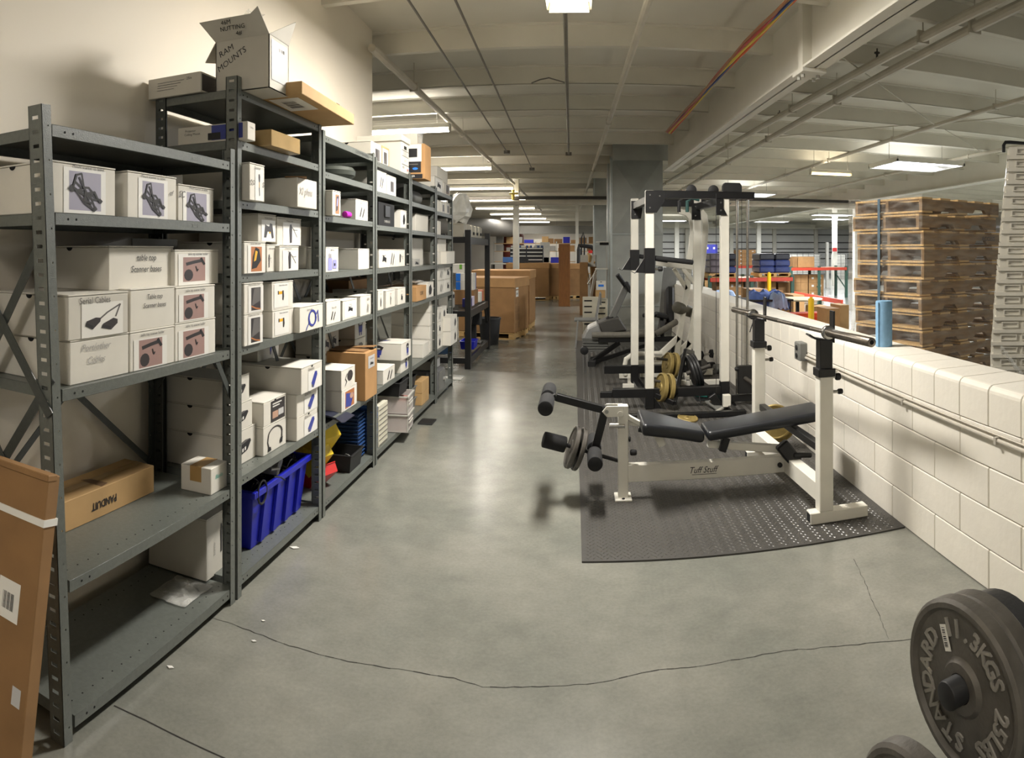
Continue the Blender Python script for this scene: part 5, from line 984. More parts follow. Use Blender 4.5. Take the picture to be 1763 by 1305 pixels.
P.roll('knob', (flx+.035, Yb-.02, .40), (flx+.05, Yb-.02, .40), .018, M_BLACKM); P.roll('knob', (flx+.045, Yb-.02, .312), (flx+.09, Yb-.02, .312), .02, M_BLACKM); P.bar('seat_post', (flx+.03, Yb, .5), (flx+.14, Yb, .485), .03, .02, M_WHITEP)
dirp = (rb-ra).normalized()
for i, px in enumerate((985.5, 997)):
    f = (px-974)/(1064-974); q = ra.lerp(rb, f); q = ra+dirp*((q-ra).length)
    plate(q, dirp, .14, .03, M_IRON, ('outer', 'inner')[i]+' grey weight plate on the bench leg curl peg', 'grey plates on the leg curl peg', .013)
plate(onY(1335, 726, 5.28), (-.35, -.92, .1), .14, .04, M_GOLD, 'gold plate hanging behind the far bench upright', 'gold weight plates'); plate(onY(1340, 731, 5.36), (-.35, -.92, .1), .14, .03, M_GOLD, 'second gold plate behind the far bench upright', 'gold weight plates')
# ---- barbell
c1, c2 = Vector((1.43, 3.76, 1.148)), Vector((1.35, 5.2, 1.128)); dd = (c2-c1).normalized()
bb_ = thing('barbell', 'bare steel barbell resting on the bench uprights', 'barbell', c1); P = Part(bb_)
P.cyl('shaft', c1, c2, .0142, M_BARST); P.cyl('knurled_grip', c1+dd*.25, c1+dd*.55, .0148, mat('knurled steel', (96, 92, 86), .5, 1, .2, 90, .4)); P.cyl('knurled_grip', c1+dd*.85, c1+dd*1.12, .0148, MATS['knurled steel'])
for c, s in ((c1, -1), (c2, 1)):
    P.roll('sleeve_end', c+dd*s*.02, c+dd*s*.56, .0255, M_BARST, .003); P.roll('collar', c-dd*s*.012, c+dd*s*.02, .042, M_CHROME, .006)
P.cyl('end_bore', c1-dd*.561, c1-dd*.5595, .012, M_GASK); P.cyl('spring_clip', c2+Vector((0, 0, -.05)), c2+Vector((-.03, 0, -.14)), .004, M_BLACKM)

# ================================================================ POWER RACK with pulley tower
pr_ = thing('power_rack', 'white and black power rack with pull-down tower', 'power rack', (1.05, 7.4, .01)); P = Part(pr_)
YF, YR = 6.95, 8.05
X1, X2, X3, X4 = xAtY(1118, YF), xAtY(1092.5, YR), xAtY(1247, YF), xAtY(1200, YR)
zf = lambda py, Y, px=1118: onY(px, py, Y).z
HT = 2.25
for (X, Y, zb) in ((X1, YF, .22), (X2, YR, .28), (X3, YF, .27), (X4, YR, .32)):
    P.bar('post', (X, Y, zb), (X, Y, HT), .088, .088, up=(0, 1, 0)); P.bar('post_boot', (X, Y, .012), (X, Y, zb), .092, .092, M_BLACK, up=(0, 1, 0))
    g = G(); q = rel(pr_, (X, Y, 0)); g.poly([(q.x+.045, .0), (q.x+.13, .0), (q.x+.045, .12)], face('near', Vector((0, q.y-.01, .0))), .01); g.build('boot_gusset', M_BLACK, pr_)
for (Xa, Xb, Y, z, xs) in ((X1, X3, YF, .175, xAtY(1054, YF)), (X2, X4, YR, .225, xAtY(1040, YR))):
    P.bar('lower_rail', (xs, Y, z), (Xb+.05, Y, z), .08, .09, M_BLACK)
P.bar('rail_stub', (xAtY(1033, YF), YF, .16), (xAtY(1054, YF), YF, .16), .06, .06, M_BLACK)
P.bar('side_rail', (X1, YF, .06), (X2, YR, .06), .06, .08, M_BLACK); P.bar('side_rail', (X3, YF, .06), (X4, YR, .06), .06, .08, M_BLACK)
P.bar('floor_rail', (xAtY(1080, 6.5), 6.5, .04), (xAtY(1284, 6.5), 6.5, .04), .06, .05, M_BLACK); P.bar('floor_rail', (X3+.02, 6.5, .04), (X3+.02, YF, .04), .06, .05, M_BLACK)
P.bar('lower_white_post', (xAtY(1251, 6.75), 6.75, .05), (xAtY(1251, 6.75), 6.75, .17), .075, .075, M_WHITEP, up=(0, 1, 0))
zt1 = 2.21
P.bar('top_beam', (X1-.04, YF-.01, zt1), (xAtY(1297, YF), YF-.01, zt1), .1, .075, M_BLACK); P.bar('top_beam', (X2-.03, YR, 2.2), (X4+.1, YR, 2.2), .08, .08, M_BLACK)
P.bar('top_side', (X1, YF, 2.16), (X2, YR, 2.16), .06, .08, M_BLACK); P.bar('top_side', (X3, YF, 2.16), (X4, YR, 2.16), .06, .08, M_BLACK)
def gus(X, Y, zt, w, h):
    q = rel(pr_, (X, Y-.05, zt)); g = G(); g.poly([(q.x-.045, q.z), (q.x+w, q.z), (q.x+w, q.z-.1), (q.x+.07, q.z-h), (q.x-.045, q.z-h)], face('near', Vector((0, q.y, 0))), .012); o = g.build('corner_gusset', M_BLACK, pr_, .002)
    for a, b_ in ((.0, -.04), (.1, -.05), (0, -h+.05)): G().cyl((q.x+a, q.y-.012, q.z+b_), (q.x+a, q.y-.018, q.z+b_), .01, 6).build('bolt', M_CHROME, o)
gus(X1, YF, 2.24, .15, .22); gus(X2, YR, 2.22, .09, .21); gus(X4-.03, YR, 2.2, .06, .2); gus(X3-.05, YF, 2.17, .03, .17)
# j-hooks
for (X, Y, z0, z1) in ((X1, YF, zf(470, YF), zf(427, YF)), (X2, YR, zf(465, YR), zf(430, YR))):
    P.bar('hook_sleeve', (X, Y, z0), (X, Y, z1), .108, .108, M_BLACK, up=(0, 1, 0))
    q = rel(pr_, (X, Y, z0)); g = G(); g.poly([(q.x-.05, q.z), (q.x-.05, q.z+.15), (q.x-.14, q.z+.005)], face('near', Vector((0, q.y+.03, 0))), .06); g.bar((q.x-.05, q.y, q.z+.155), (q.x-.15, q.y, q.z), .07, .006); g.bar((q.x-.15, q.y, q.z-.002), (q.x-.19, q.y, q.z+.02), .07, .006); g.build('bar_hook', M_BLACK, pr_)
    P.cyl('pull_pin', (X+.05, Y, z0+.04), (X+.1, Y, z0+.04), .012, M_CHROME); P.roll('pin_ball', (X+.09, Y, z0+.04), (X+.14, Y, z0+.04), .024, M_BLACKM)
P.roll('dip_handle', (X1+.05, YF, zf(444, YF)), (xAtY(1193, YF), YF-.02, zf(452, YF)), .026, M_RUBBER); P.roll('dip_handle', (X2+.05, YR, zf(441, YR)), (xAtY(1150, YR), YR, zf(449, YR)), .026, M_RUBBER)
# pull-up grips, pulleys, guide rods
for px in (1172, 1186):
    q = onY(px, 350, 7.6); P.tube('pull_up_grip', [q+Vector((.12, 0, .04)), q+Vector((.04, 0, .06)), q+Vector((-.02, 0, .02)), q+Vector((-.02, 0, -.1))], .02, M_BLACKM if px == 1172 else mat('dark green grip', (40, 84, 80), .6, 0, 0))
for px in (1190, 1228): P.roll('pulley', (xAtY(px, YF), YF-.03, zt1+.05), (xAtY(px, YF), YF+.01, zt1+.05), .055, M_BLACKM)
q = rel(pr_, (xAtY(1259.5, YF), YF-.05, zt1+.03)); g = G(); g.poly([(q.x-.1, q.z), (q.x+.1, q.z), (q.x+.1, q.z+.07), (q.x+.08, q.z+.1), (q.x-.08, q.z+.1), (q.x-.1, q.z+.07)], face('near', Vector((0, q.y+.08, 0))), .08); g.build('pulley_cover', M_BLACKM, pr_, .004)
for px in (1269, 1287): P.cyl('guide_rod', (xAtY(px, YF), YF, .1), (xAtY(px, YF), YF, zt1-.03), .0145, M_CHROME)
P.cyl('cable', (xAtY(1277, YF), YF, .4), (xAtY(1277, YF), YF, zt1), .003, M_BLACKM); P.cyl('cable', (xAtY(1233, YF-.2), YF-.2, .2), (xAtY(1233, YF-.2), YF-.2, zt1), .003, M_BLACKM)
cxm = xAtY(1282, YF-.03); P.bar('weight_carriage', (cxm, YF-.03, .14), (cxm, YF-.03, .43), .155, .07, M_BLACK, up=(0, 1, 0)); P.cyl('weight_horn', (cxm, YF-.06, .3), (cxm+.05, YF-.22, .27), .022, M_DARKST); P.roll('carriage_knob', (cxm-.11, YF-.05, .4), (cxm-.07, YF-.05, .4), .022, M_BLACKM); P.bar('tower_base', (X3, YF, .09), (xAtY(1298, YF), YF, .09), .07, .07, M_BLACK)
# low pulley foot rest and lever arm with plates
l0, l1 = onY(1161, 694, 6.8), onY(1180, 604, 7.7)
P.bar('lever_arm', l0, l1, .04, .05, M_BLACK); P.bar('lever_link', l0, (X1+.04, YF, .16), .04, .05, M_BLACK); P.bar('lever_link', l1, (X4-.04, YR, .4), .04, .05, M_BLACK)
hn = Vector((-.95, -.25, .16)).normalized()
h1 = onY(1160, 659, 7.0); P.cyl('plate_horn', h1, h1+hn*.3, .0145, M_DARKST); h2 = onY(1172, 622, 7.65); P.cyl('plate_horn', h2, h2+hn*.3, .0145, M_DARKST)
p1_ = onY(1139, 667, 6.93); p2_ = onY(1152, 664, 6.96)
plate(p1_, hn, .148, .045, M_GOLD, 'nearer-to-aisle gold plate of the lower pair on the rack', 'gold weight plates', .015); plate(p1_-hn*.075, hn, .15, .045, M_GOLD, 'inner gold plate of the lower pair on the rack', 'gold weight plates', .015)
p3_ = onY(1150, 628, 7.6); plate(p3_, hn, .14, .042, M_GOLD, 'outer gold plate of the upper pair on the rack', 'gold weight plates', .015); plate(p3_-hn*.075, hn, .145, .042, M_GOLD, 'inner gold plate of the upper pair on the rack', 'gold weight plates', .015)
bn = Vector((-.96, -.03, -.28)).normalized(); p5 = onY(1191, 640, 7.45)
for i in range(3): plate(p5-bn*i*.034, bn, .19, .03, M_IRONB, ('outermost', 'middle', 'innermost')[i]+' of three large black plates leaning on the rack', 'large black plates')
P.cyl('plate_horn', p5+bn*.06, p5-bn*.22, .024, M_DARKST); P.tube('hanging_strap', [onY(1202, 672, 7.3), onY(1208, 700, 7.1), onY(1218, 728, 6.9)], .006, M_BLACKM)
P.cyl('foot_peg', onY(1226, 714, 6.5), onY(1245, 703, 6.8), .02, M_LGREY); P.bar('foot_rest', onY(1222, 690, 6.95), onY(1243, 705, 6.75), .12, .02, M_GREYP); P.bar('low_pulley', onY(1225, 680, YF-.1), onY(1238, 700, YF-.1), .06, .08, M_BLACK)
plate(onY(1184, 721, 6.42)+Vector((0, 0, .0)), (0.1, -.15, 1), .1, .03, M_GOLD, 'small gold plate lying flat on the mat behind the bench seat', 'gold weight plates', .015).location.z = .028
tag(base_of(G().box(1.24, 1.5, 7.2, 7.5, .013, .018).build('foot_mat', M_BLACKM)), 'small dark pad lying on the mat inside the rack', 'pad')
tag(rebase(G().roller((1.25, 7.38, .045), (1.38, 7.3, .045), .022, 12, .004).build('grip_handle', mat('teal grip', (40, 110, 100), .6, 0, 0), smooth=True), (1.3, 7.34, .02)), 'teal and black grip handle on the dark pad', 'handle')

# ================================================================ WHITE LEVER MACHINE by the wall
wm = thing('lever_machine', 'white curved-frame exercise machine behind the power rack', 'exercise machine', (1.3, 9.0, .01)); P = Part(wm); Yw = 8.7
pl = lambda pts, Y=Yw: [onY(x, y, Y) for x, y in pts]
def ribbon_bar(name, pts, w=.07, d=.07, Y=Yw, m=M_WHITEP):
    q = [rel(wm, v) for v in pl(pts, Y)]; g = G(); vs = []; k = len(q)
    for i, p in enumerate(q):
        dr = (q[min(i+1, k-1)]-q[max(i-1, 0)]).normalized(); nn = Vector((-dr.z, 0, dr.x))*w/2; vs += [p+nn-Vector((0, d/2, 0)), p-nn-Vector((0, d/2, 0)), p-nn+Vector((0, d/2, 0)), p+nn+Vector((0, d/2, 0))]
    g.add(vs, [(3, 2, 1, 0), tuple(4*(k-1)+i for i in range(4))]+[(4*i+j, 4*i+(j+1) % 4, 4*(i+1)+(j+1) % 4, 4*(i+1)+j) for i in range(k-1) for j in range(4)]); return g.build(name, m, wm, .004, True)
ribbon_bar('curved_upright', [(1170, 364), (1182, 367), (1190, 376), (1193, 392), (1191, 420), (1186, 450), (1184, 490), (1177, 530), (1169, 582), (1165, 616)])
ribbon_bar('curved_upright', [(1206, 364), (1212, 372), (1214, 390), (1213, 410), (1209, 450), (1205, 490), (1195, 545), (1187, 590), (1180, 622)], .08, Y=8.75)
ribbon_bar('diagonal_brace', [(1169, 580), (1128, 618)]); ribbon_bar('diagonal_brace', [(1187, 588), (1150, 626)], Y=8.75)
ribbon_bar('upper_arm', [(1160, 462), (1182, 498)], .05); ribbon_bar('upper_arm', [(1175, 462), (1196, 488)], .05, Y=8.6); ribbon_bar('seat_bar', [(1130, 452), (1150, 455), (1196, 460)], .07, Y=8.6)
Pg = [onZ(x, y, z) for x, y, z in ((1077, 652, .05), (1075, 636, .12), (1078, 618, .25), (1090, 610, .31), (1120, 609, .32), (1136, 608, .33))]
yy = 8.55; P.tube('base_loop', [onY(x, y, yy) for x, y in ((1077, 646), (1075, 632), (1078, 618), (1088, 611), (1100, 609), (1140, 608))], .03)
P.tube('base_loop', [onY(x, y, 8.7) for x, y in ((1090, 625), (1100, 624), (1150, 623))], .03)
for a, b_, z in (((1066, 647), (1092, 647), .05), ((1072, 665), (1093, 665), .05), ((1102, 645), (1176, 645), .05), ((1160, 659), (1243, 657), .05), ((1196, 641), (1227, 641), .05)): P.bar('base_rail', onZ(*a, z), onZ(*b_, z), .06, .06)
P.bar('base_rail', onZ(1084, 646, .05), onZ(1084, 665, .05), .05, .05); P.bar('base_rail', onZ(1150, 643, .05), onZ(1165, 660, .05), .05, .05); P.bar('base_rail', onZ(1180, 640, .05), onZ(1185, 660, .05), .05, .06)
P.bar('short_post', onZ(1183, 650, .05), onY(1186, 600, 8.4), .06, .06, up=(0, 1, 0))
P.roll('pad_roller', onY(1165, 529, 8.6), onY(1190, 537, 8.9), .075, mat('olive vinyl', (72, 68, 54), .5, 0, .05, 8))
for i, (px, py) in enumerate(((1212, 636), (1222, 640), (1216, 628))):
    q = onZ(px, py+4, .012); z = .07 if i < 2 else .19; Yq = q.y
    dt = thing('hex_dumbbell', ('dark rubber dumbbell on the mat against the wall', 'dark rubber dumbbell nearer the aisle side of its pair', 'dark rubber dumbbell stacked on the other two')[i], 'dumbbell', (q.x, Yq, z), rz=.5); 
    for s in (-1, 1): G().cyl((s*.08, 0, 0), (s*.17, 0, 0), .065, 6).build('head', M_GREYP if i == 1 else M_RUBBER, dt, .008)
    G().cyl((-.08, 0, 0), (.08, 0, 0), .015, 12).build('handle', M_CHROME, dt, smooth=True)

# ================================================================ TREADMILL / RIDER, chair and stored panels
tm = thing('exercise_rider', 'grey and black exercise rider with tilted console arm beside the duct', 'exercise machine', (.7, 10.4, .01)); P = Part(tm); Yt = 10.0
def prism(name, pts, y0, y1, m, bev=.01, tt=tm):
    q = [onY(x, y, y0) for x, y in pts]; g = G(); q0 = [rel(tt, v) for v in q]; n = len(q0); g.add(q0+[v+Vector((0, y1-y0, 0)) for v in q0], [tuple(range(n)), tuple(range(2*n-1, n-1, -1))]+[(i, (i+1) % n, (i+1) % n+n, i+n) for i in range(n)]); return g.build(name, m, tt, bev)
prism('motor_cowl', [(1002, 592), (1003, 583), (1009, 571), (1013, 565), (1030, 557), (1036, 574), (1026, 588)], 10.0, 10.5, M_SILVER, .02)
prism('upper_cowl', [(1029, 557), (1044, 551), (1066, 547), (1080, 569), (1037, 575)], 10.02, 10.48, mat('charcoal plastic', (74, 72, 68), .5, 0, .05, 8), .015)
for i in range(5): prism('cowl_rib', [(1002+i*.3, 582+i*5), (1044+i, 584+i*4.4), (1046+i, 587.6+i*4.4), (1002+i*.3, 586+i*5)], 9.99, 10.45, M_GREYP, .004)
prism('lower_body', [(1004, 582), (1046, 584), (1049, 604), (1004, 606)], 10.02, 10.44, mat('charcoal plastic', (74, 72, 68), .5, 0, .05, 8), .01)
P.roll('wheel', onY(1006, 604, 9.95), onY(1006, 602, 10.1), .06, M_BLACKM)
P.roll('side_rail', onY(1019, 577, 9.9), onY(1128, 576, 9.9), .045, mat('ribbed grey rail', (122, 118, 108), .6, 0, .08, 20)); P.roll('side_rail', onY(1128, 576, 9.9), onY(1166, 553, 10.0), .045, MATS['ribbed grey rail']); P.roll('side_rail', onY(1045, 573, 10.45), onY(1130, 572, 10.45), .045, MATS['ribbed grey rail'])
P.bar('deck_frame', onY(1030, 585, 9.95), onY(1170, 583, 9.95), .06, .07, M_BLACK); P.bar('lift_strut', onY(1020, 622, 9.7), onY(1066, 590, 9.95), .05, .06, M_BLACK); P.bar('lift_strut', onY(1024, 623, 9.72), onY(1112, 594, 9.95), .05, .05, M_BLACK)
P.bar('front_foot', (onY(1018, 622, 9.65).x, 9.5, .04), (onY(1024, 622, 9.65).x, 9.95, .04), .1, .08, M_BLACKM); P.bar('rear_foot', (1.35, 9.95, .05), (1.35, 10.5, .05), .08, .08, M_BLACK); P.bar('rear_strut', onY(1160, 585, 9.95), (1.35, 9.97, .06), .05, .05, M_BLACK)
P.bar('console_arm', onY(1053, 548, 10.2), onY(1078, 494, 10.2), .1, .1, M_GREYP, .01, up=(0, 1, 0)); P.bar('arm_base', onY(1044, 550, 10.2), onY(1058, 546, 10.2), .1, .08, M_BLACKM, .02)
P.bar('console', onY(1077, 486, 10.1), onY(1087, 503, 10.1), .25, .07, M_BLACKM, .015); P.cyl('handle', onY(1063, 473, 10.05), onY(1077, 492, 10.1), .035, M_BLACKM)
P.bar('seat', onY(1128, 541, 10.2), onY(1149, 545, 10.2), .3, .07, M_BLACKM, .02); P.bar('seat_post', onY(1139, 545, 10.2), onY(1140, 583, 10.1), .06, .06, M_BLACK); P.roll('seat_lever', onY(1107, 543, 10.0), onY(1130, 543, 10.1), .03, M_BLACKM)
P.bar('seat_back', onY(1152, 497, 10.5), onY(1152, 560, 10.3), .12, .3, M_BLACKM, .03, up=(0, 1, 0))
ch = thing('folding_chair', 'grey metal folding chair in the aisle beside the slatted panels', 'chair', (.06, 11.6, 0)); P = Part(ch); Yc = 11.5
zsx = onY(1000, 551, Yc).z
G().box(-.17, .24, -.2, .25, zsx-.02, zsx+.012).build('seat', M_GREYP, ch, .008)
for y in (Yc-.12, Yc+.33):
    xa, xb = xAtY(993, Yc), xAtY(1028, Yc); P.tube('leg', [(xa-.02, y, .012), (xa+.02, y, zsx)], .013, M_SILVER); P.tube('leg', [(xb+.06, y, .012), (xb-.02, y, zsx), (xb+.06, y, zsx+.45)], .013, M_SILVER)
P.bar('backrest', (xb+.06, Yc-.14, zsx+.36), (xb+.06, Yc+.35, zsx+.36), .02, .2, M_GREYP, .005)
for i, (px0, px1, y0_, y1_, Y) in enumerate(((1003, 1030, 511, 556, 12.3), (1027, 1046, 514, 560, 12.6), (1004, 1038, 556, 590, 12.35))):
    a, b_ = onY(px0, y1_, Y), onY(px1, y0_, Y); sp = thing('slatted_panel', ('cream slotted plastic panel standing behind the folding chair', 'second cream slotted panel nearer the duct', 'low cream slotted crate under the two panels')[i], 'panel', ((a.x+b_.x)/2, Y, 0)); Wd = (b_.x-a.x)/2
    zlo = 0 if i == 2 else a.z; zlo = 0 if i == 1 else zlo
    cr_ = mat('cream panel plastic', (196, 190, 170), .6, 0, .04, 5); G().box(-Wd, Wd, 0, .05 if i < 2 else .3, zlo, b_.z).build('body', cr_, sp, .006)
    for k in range(5 if i < 2 else 2):
        z = b_.z-.07-k*.105; 
        for s in ((-.3,) if i != 1 else (-.1,)): G().box(s*Wd-.07, s*Wd+.07, -.004, .0, z-.012, z+.012).build('slot', M_GASK, sp)
wbx = box_obj(xAtY(1026, 12.2), xAtY(1043, 12.2), 12.45, 12.7, onY(1034, 514, 12.3).z+.0, onY(1034, 505, 12.3).z+.05, 'small open white carton on top of the cream panels', m=M_KRAFTL, lid=False); wbx2 = box_obj(xAtY(1027, 12.2), xAtY(1044, 12.2), 12.46, 12.68, wbx.location.z+wbx['dims'][2], wbx.location.z+wbx['dims'][2]+.16, 'white carton with blue scribble on the stored panels', m=M_WHITEBOX)
G().box(-.05, .05, -.112, -.111, .06, .1).build('blue_print', PK['B'], wbx2)
pn = box_obj(-.17, -.02, 12.0, 12.25, 0, .01, 'x') if False else None
t = thing('framed_panel', 'thin framed panel leaning between the crates and the aisle', 'panel', (onY(1005, 512, 12.6).x, 12.75, 0), rot=(0, .18, 0)); G().box(-.02, .02, -.2, .2, 0, 1.25).build('sheet', mat('taupe board', (128, 118, 104), .7, 0, .06, 6), t, .004); G().box(-.03, -.018, -.15, .15, .85, 1.2).build('inset', M_LGREY, t, .003)
t = thing('wall_shelf_bracket', 'small white shelf sticking out from the duct corner', 'shelf', (dx0-.2, 15.4, onY(1040, 462, 15.4).z)); G().box(-.14, .14, -.2, .2, -.02, .0).build('board', M_WHITEP, t, .002); g = G(); g.rings([(-.12, 0, -.02), (-.2, 0, -.18), (-.32, 0, -.35)], .012, 6); g.build('curved_arm', M_WHITEP, t)
t = thing('wall_shelf_bracket', 'upper small white shelf on the duct corner', 'shelf', (dx0-.18, 15.4, onY(1040, 416, 15.4).z)); G().box(-.14, .14, -.2, .2, -.02, .0).build('board', M_WHITEP, t, .002); G().box(-.06, .14, -.1, .1, -.08, -.02).build('bracket', M_BLACKM, t)
t = thing('leaning_board', 'grey board leaning on the far end of the low wall', 'board', (xAtY(1144, 13.2), 13.2, 0), rot=(-.06, .1, 0)); G().box(-.14, .14, 0, .02, 0, 1.3).build('sheet', M_GREYP, t, .003)

# ================================================================ WEIGHT TREE, lower right
wt = thing('weight_tree', 'black weight tree at the right edge holding iron plates', 'weight rack', (1.05, 1.06, 0)); P = Part(wt)
P.bar('column', (1.05, 1.06, .05), (1.05, 1.06, 1.15), .06, .06, M_BLACK, up=(0, 1, 0)); P.bar('foot', (.75, 1.06, .035), (1.35, 1.06, .035), .06, .06, M_BLACK); P.bar('foot', (1.05, .75, .036), (1.05, 1.37, .036), .06, .06, M_BLACK)
nw = Vector((-.985, -.17, 0)).normalized(); r_ = 1.22; th_ = .568; pc0 = Vector((r_*math.sin(th_), r_*math.cos(th_), 1.63-r_*747/1170))
P.roll('plate_horn', pc0-nw*.42, pc0+nw*.05, .0245, M_BLACKM, .004)
big = plate(pc0, nw, .15, .036, M_IRON, 'grey iron weight plate marked 25 pounds with barcode sticker, lower right', 'iron plates on the weight tree', .0262)
# raised letters around the plate, in the frame of its outer face (local +z looks to the viewer)
upv = Vector((0, 0, 1)); rt = upv.cross(nw).normalized()            # viewer's right
Rm = Matrix((rt, upv, nw)).transposed().to_4x4(); big.rotation_euler = Rm.to_euler()
gl = G()
def ring_text(s, a0, a1, r, size):
    for i, ch_ in enumerate(s):
        a = math.radians(a0+(a1-a0)*i/(len(s)-1)); vs, fs = text_geo(ch_, True)
        M = Matrix.Translation((r*math.sin(a), r*math.cos(a), .018-.0075))@Matrix.Rotation(-a, 4, 'Z')
        top = [M@Vector((v.x*size, v.y*size*1.0, .0035)) for v in vs]; bot = [M@Vector((v.x*size, v.y*size, 0)) for v in vs]
        n = len(vs); gl.add(top+bot, list(fs))
        ed = {}
        for f in fs:
            for p, q in zip(f, f[1:]+f[:1]): ed[(p, q)] = 1
        gl.add(top+bot, [(p, q, q+n, p+n) for (p, q) in ed if (q, p) not in ed])
for a_ in (('STANDARD', 184, 304), ('11.3KGS', 338, 423), ('25LBS', 94, 151)):
    gl = G(); ring_text(*a_, .099, .045); lt = link('raised_lettering', _raw(gl, [mat('worn raised letters', (150, 146, 138), .45, .3, .1, 30)]), None, big)
stk = G(); stk.add([Matrix.Rotation(math.radians(28), 4, 'Z')@Vector(v) for v in ((-.013+-.03, .06, .012), (.0-.03, .06, .012), (.0-.03, .098, .012), (-.013-.03, .098, .012))], [(0, 1, 2, 3)])
Ms = Matrix.Translation((-.045, .07, .0122))@Matrix.Rotation(math.radians(-68), 4, 'Z'); picture('barcode', Ms, .042, .015, big, sheet=(.046, .018), name='barcode_sticker')
plate(pc0-nw*.04, nw, .145, .04, M_IRON, 'second iron plate tight behind the marked one', 'iron plates on the weight tree'); plate(pc0-nw*.09+Vector((0, 0, -.005)), nw, .133, .05, M_IRONB, 'thicker dark plate third on the same horn', 'iron plates on the weight tree')
pd = Vector((.525, .965, 1.63-1.1*862/1170-.15))
P.roll('plate_horn', pd+Vector((.55, .08, 0)), pd+nw*.03, .0245, M_BLACKM, .004); plate(pd, nw, .15, .04, M_IRON, 'iron plate on the lower horn, only its top edge in view', 'iron plates on the weight tree')

# ================================================================ LEANING FLAT CARTON, lower left
t = thing('leaning_carton', 'large flat kraft carton leaning at the left edge, white strap', 'box', (-1.47, 1.32, .0))
cA = [onY(102, 820, 1.38), onY(84, 812, 1.3)]
g = G(); top_r = onX(101, 822, -1.345); 
# box: right edge thickness along +x/-y diagonal, tall face toward the camera
R_ = Matrix.Rotation(.08, 4, 'Y')@Matrix.Rotation(.0, 4, 'Z')
o = G().box(-.5, .0, -.025, .025, 0, .975).build('body', M_KRAFTD, t, .003); o2 = G().box(-.5, .002, -.029, .012, .96, .98).build('top_flap', M_KRAFTD, t, .003)  # darker kraft paints in the shadow on the carton front
g = G(); zb_ = .835; g.box(-.5, .003, -.0285, .0285, zb_, zb_+.02); g.build('white_strap', M_PAPER, t)
picture('barcode', face('near', Vector((-.11, -.0265, .6))), .06, .08, t, sheet=(.09, .11), name='shipping_label'); picture('blank', face('near', Vector((-.04, -.0265, .36))), .035, .05, t, name='torn_sticker')
t.location = (-1.372, 1.262, .014); t.rotation_euler = (-.145, 0, 0)
# ================================================================ WALL TOP ITEM, PALLETS, TRAYS
t = thing('paper_towel_roll', 'blue paper towel roll standing on the low wall', 'paper roll', (1.985, 4.15, .985)); g = G(); g.lathe([(.018, 0), (.055, 0), (.056, .01), (.056, .3), (.055, .308), (.018, .308)], n=30); g.build('roll', M_TOWEL, t, smooth=True); g = G(); g.box(-.058, -.052, -.03, .012, .004, .3); g.build('loose_edge', M_TOWEL, t)
# pallet stack
pyaw = math.atan2(.30, .955); U = Vector((-math.sin(pyaw), math.cos(pyaw), 0)); V = Vector((math.cos(pyaw), math.sin(pyaw), 0)); PC = Vector((2.70, 4.92, 0)); PU, PV, PH = .84, 1.04, .139
def pallet_meshes():
    out = []
    st = G(); nt = .035; prof = [(0, 0), (.26, 0), (.29, nt), (.42, nt), (.45, 0), (.66, 0), (.69, nt), (.82, nt), (.85, 0), (PV, 0), (PV, .095), (0, .095)]
    st.poly([(x, z) for x, z in prof], Matrix.Rotation(PI/2, 4, 'X'), .034); sm = st.mesh('stringer', M_WOODD)
    bd = G().box(0, .13, 0, PU, 0, .017).mesh('deck_board', M_WOOD, .002); return sm, bd
SM, BD = pallet_meshes()
def pallet(loc, yaw, label, group, jit=0):
    p = thing('wooden_pallet', label, 'pallet', loc, rz=yaw, group=group)
    for y in (.034, PU/2+.017, PU): o = link('stringer', SM, None, p); o.location = (0, y, .018)
    for x in (0, .227, .455, .682, PV-.13): o = link('deck_board', BD, None, p); o.location = (x, 0, .1135)
    for x in (0, .455, PV-.13): o = link('deck_board', BD, None, p); o.location = (x, 0, .0005)
    return p
rnd = random.Random(5)
for i in range(15):
    pl_ = pallet(PC+V*rnd.uniform(-.02, .02)+U*rnd.uniform(-.02, .02)+Vector((0, 0, i*PH+.001)), pyaw, ('wooden pallet, number %s up from the floor in the film-wrapped stack' % ['one', 'two', 'three', 'four', 'five', 'six', 'seven', 'eight', 'nine', 'ten', 'eleven', 'twelve', 'thirteen', 'fourteen', 'fifteen'][i]) if i < 14 else 'topmost wooden pallet of the film-wrapped stack', 'pallets in the wrapped stack')
    if i == 12:
        lettering('ACCESS', Matrix.Translation((.86, -.0015, .07))@Matrix.Rotation(PI/2, 4, 'X'), .055, M_INK, pl_, bold=True)
# film round the stack
PM_ = Matrix.Translation(PC)@Matrix.Rotation(pyaw, 4, 'Z'); g = G(); loops = []; cor = [(-.045, -.045), (PV+.045, -.045), (PV+.045, PU+.045), (-.045, PU+.045)]
K = 34
for i in range(K):
    z = .02+i*(2.075/(K-1)); row = []
    for c in range(4):
        a, b_ = cor[c], cor[(c+1) % 4]
        for s in range(5): row.append(PM_@Vector((a[0]+(b_[0]-a[0])*s/5+rnd.uniform(-.004, .004), a[1]+(b_[1]-a[1])*s/5+rnd.uniform(-.004, .004), z+(.004*math.sin(s*2+i)))))
    loops += row
n = 20; g.add(loops, [(i*n+j, i*n+(j+1) % n, (i+1)*n+(j+1) % n, (i+1)*n+j) for i in range(K-1) for j in range(n)])
tag(base_of(g.build('stretch_film', M_FILM, smooth=True)), 'clear stretch film wound round the wooden pallet stack', 'film')
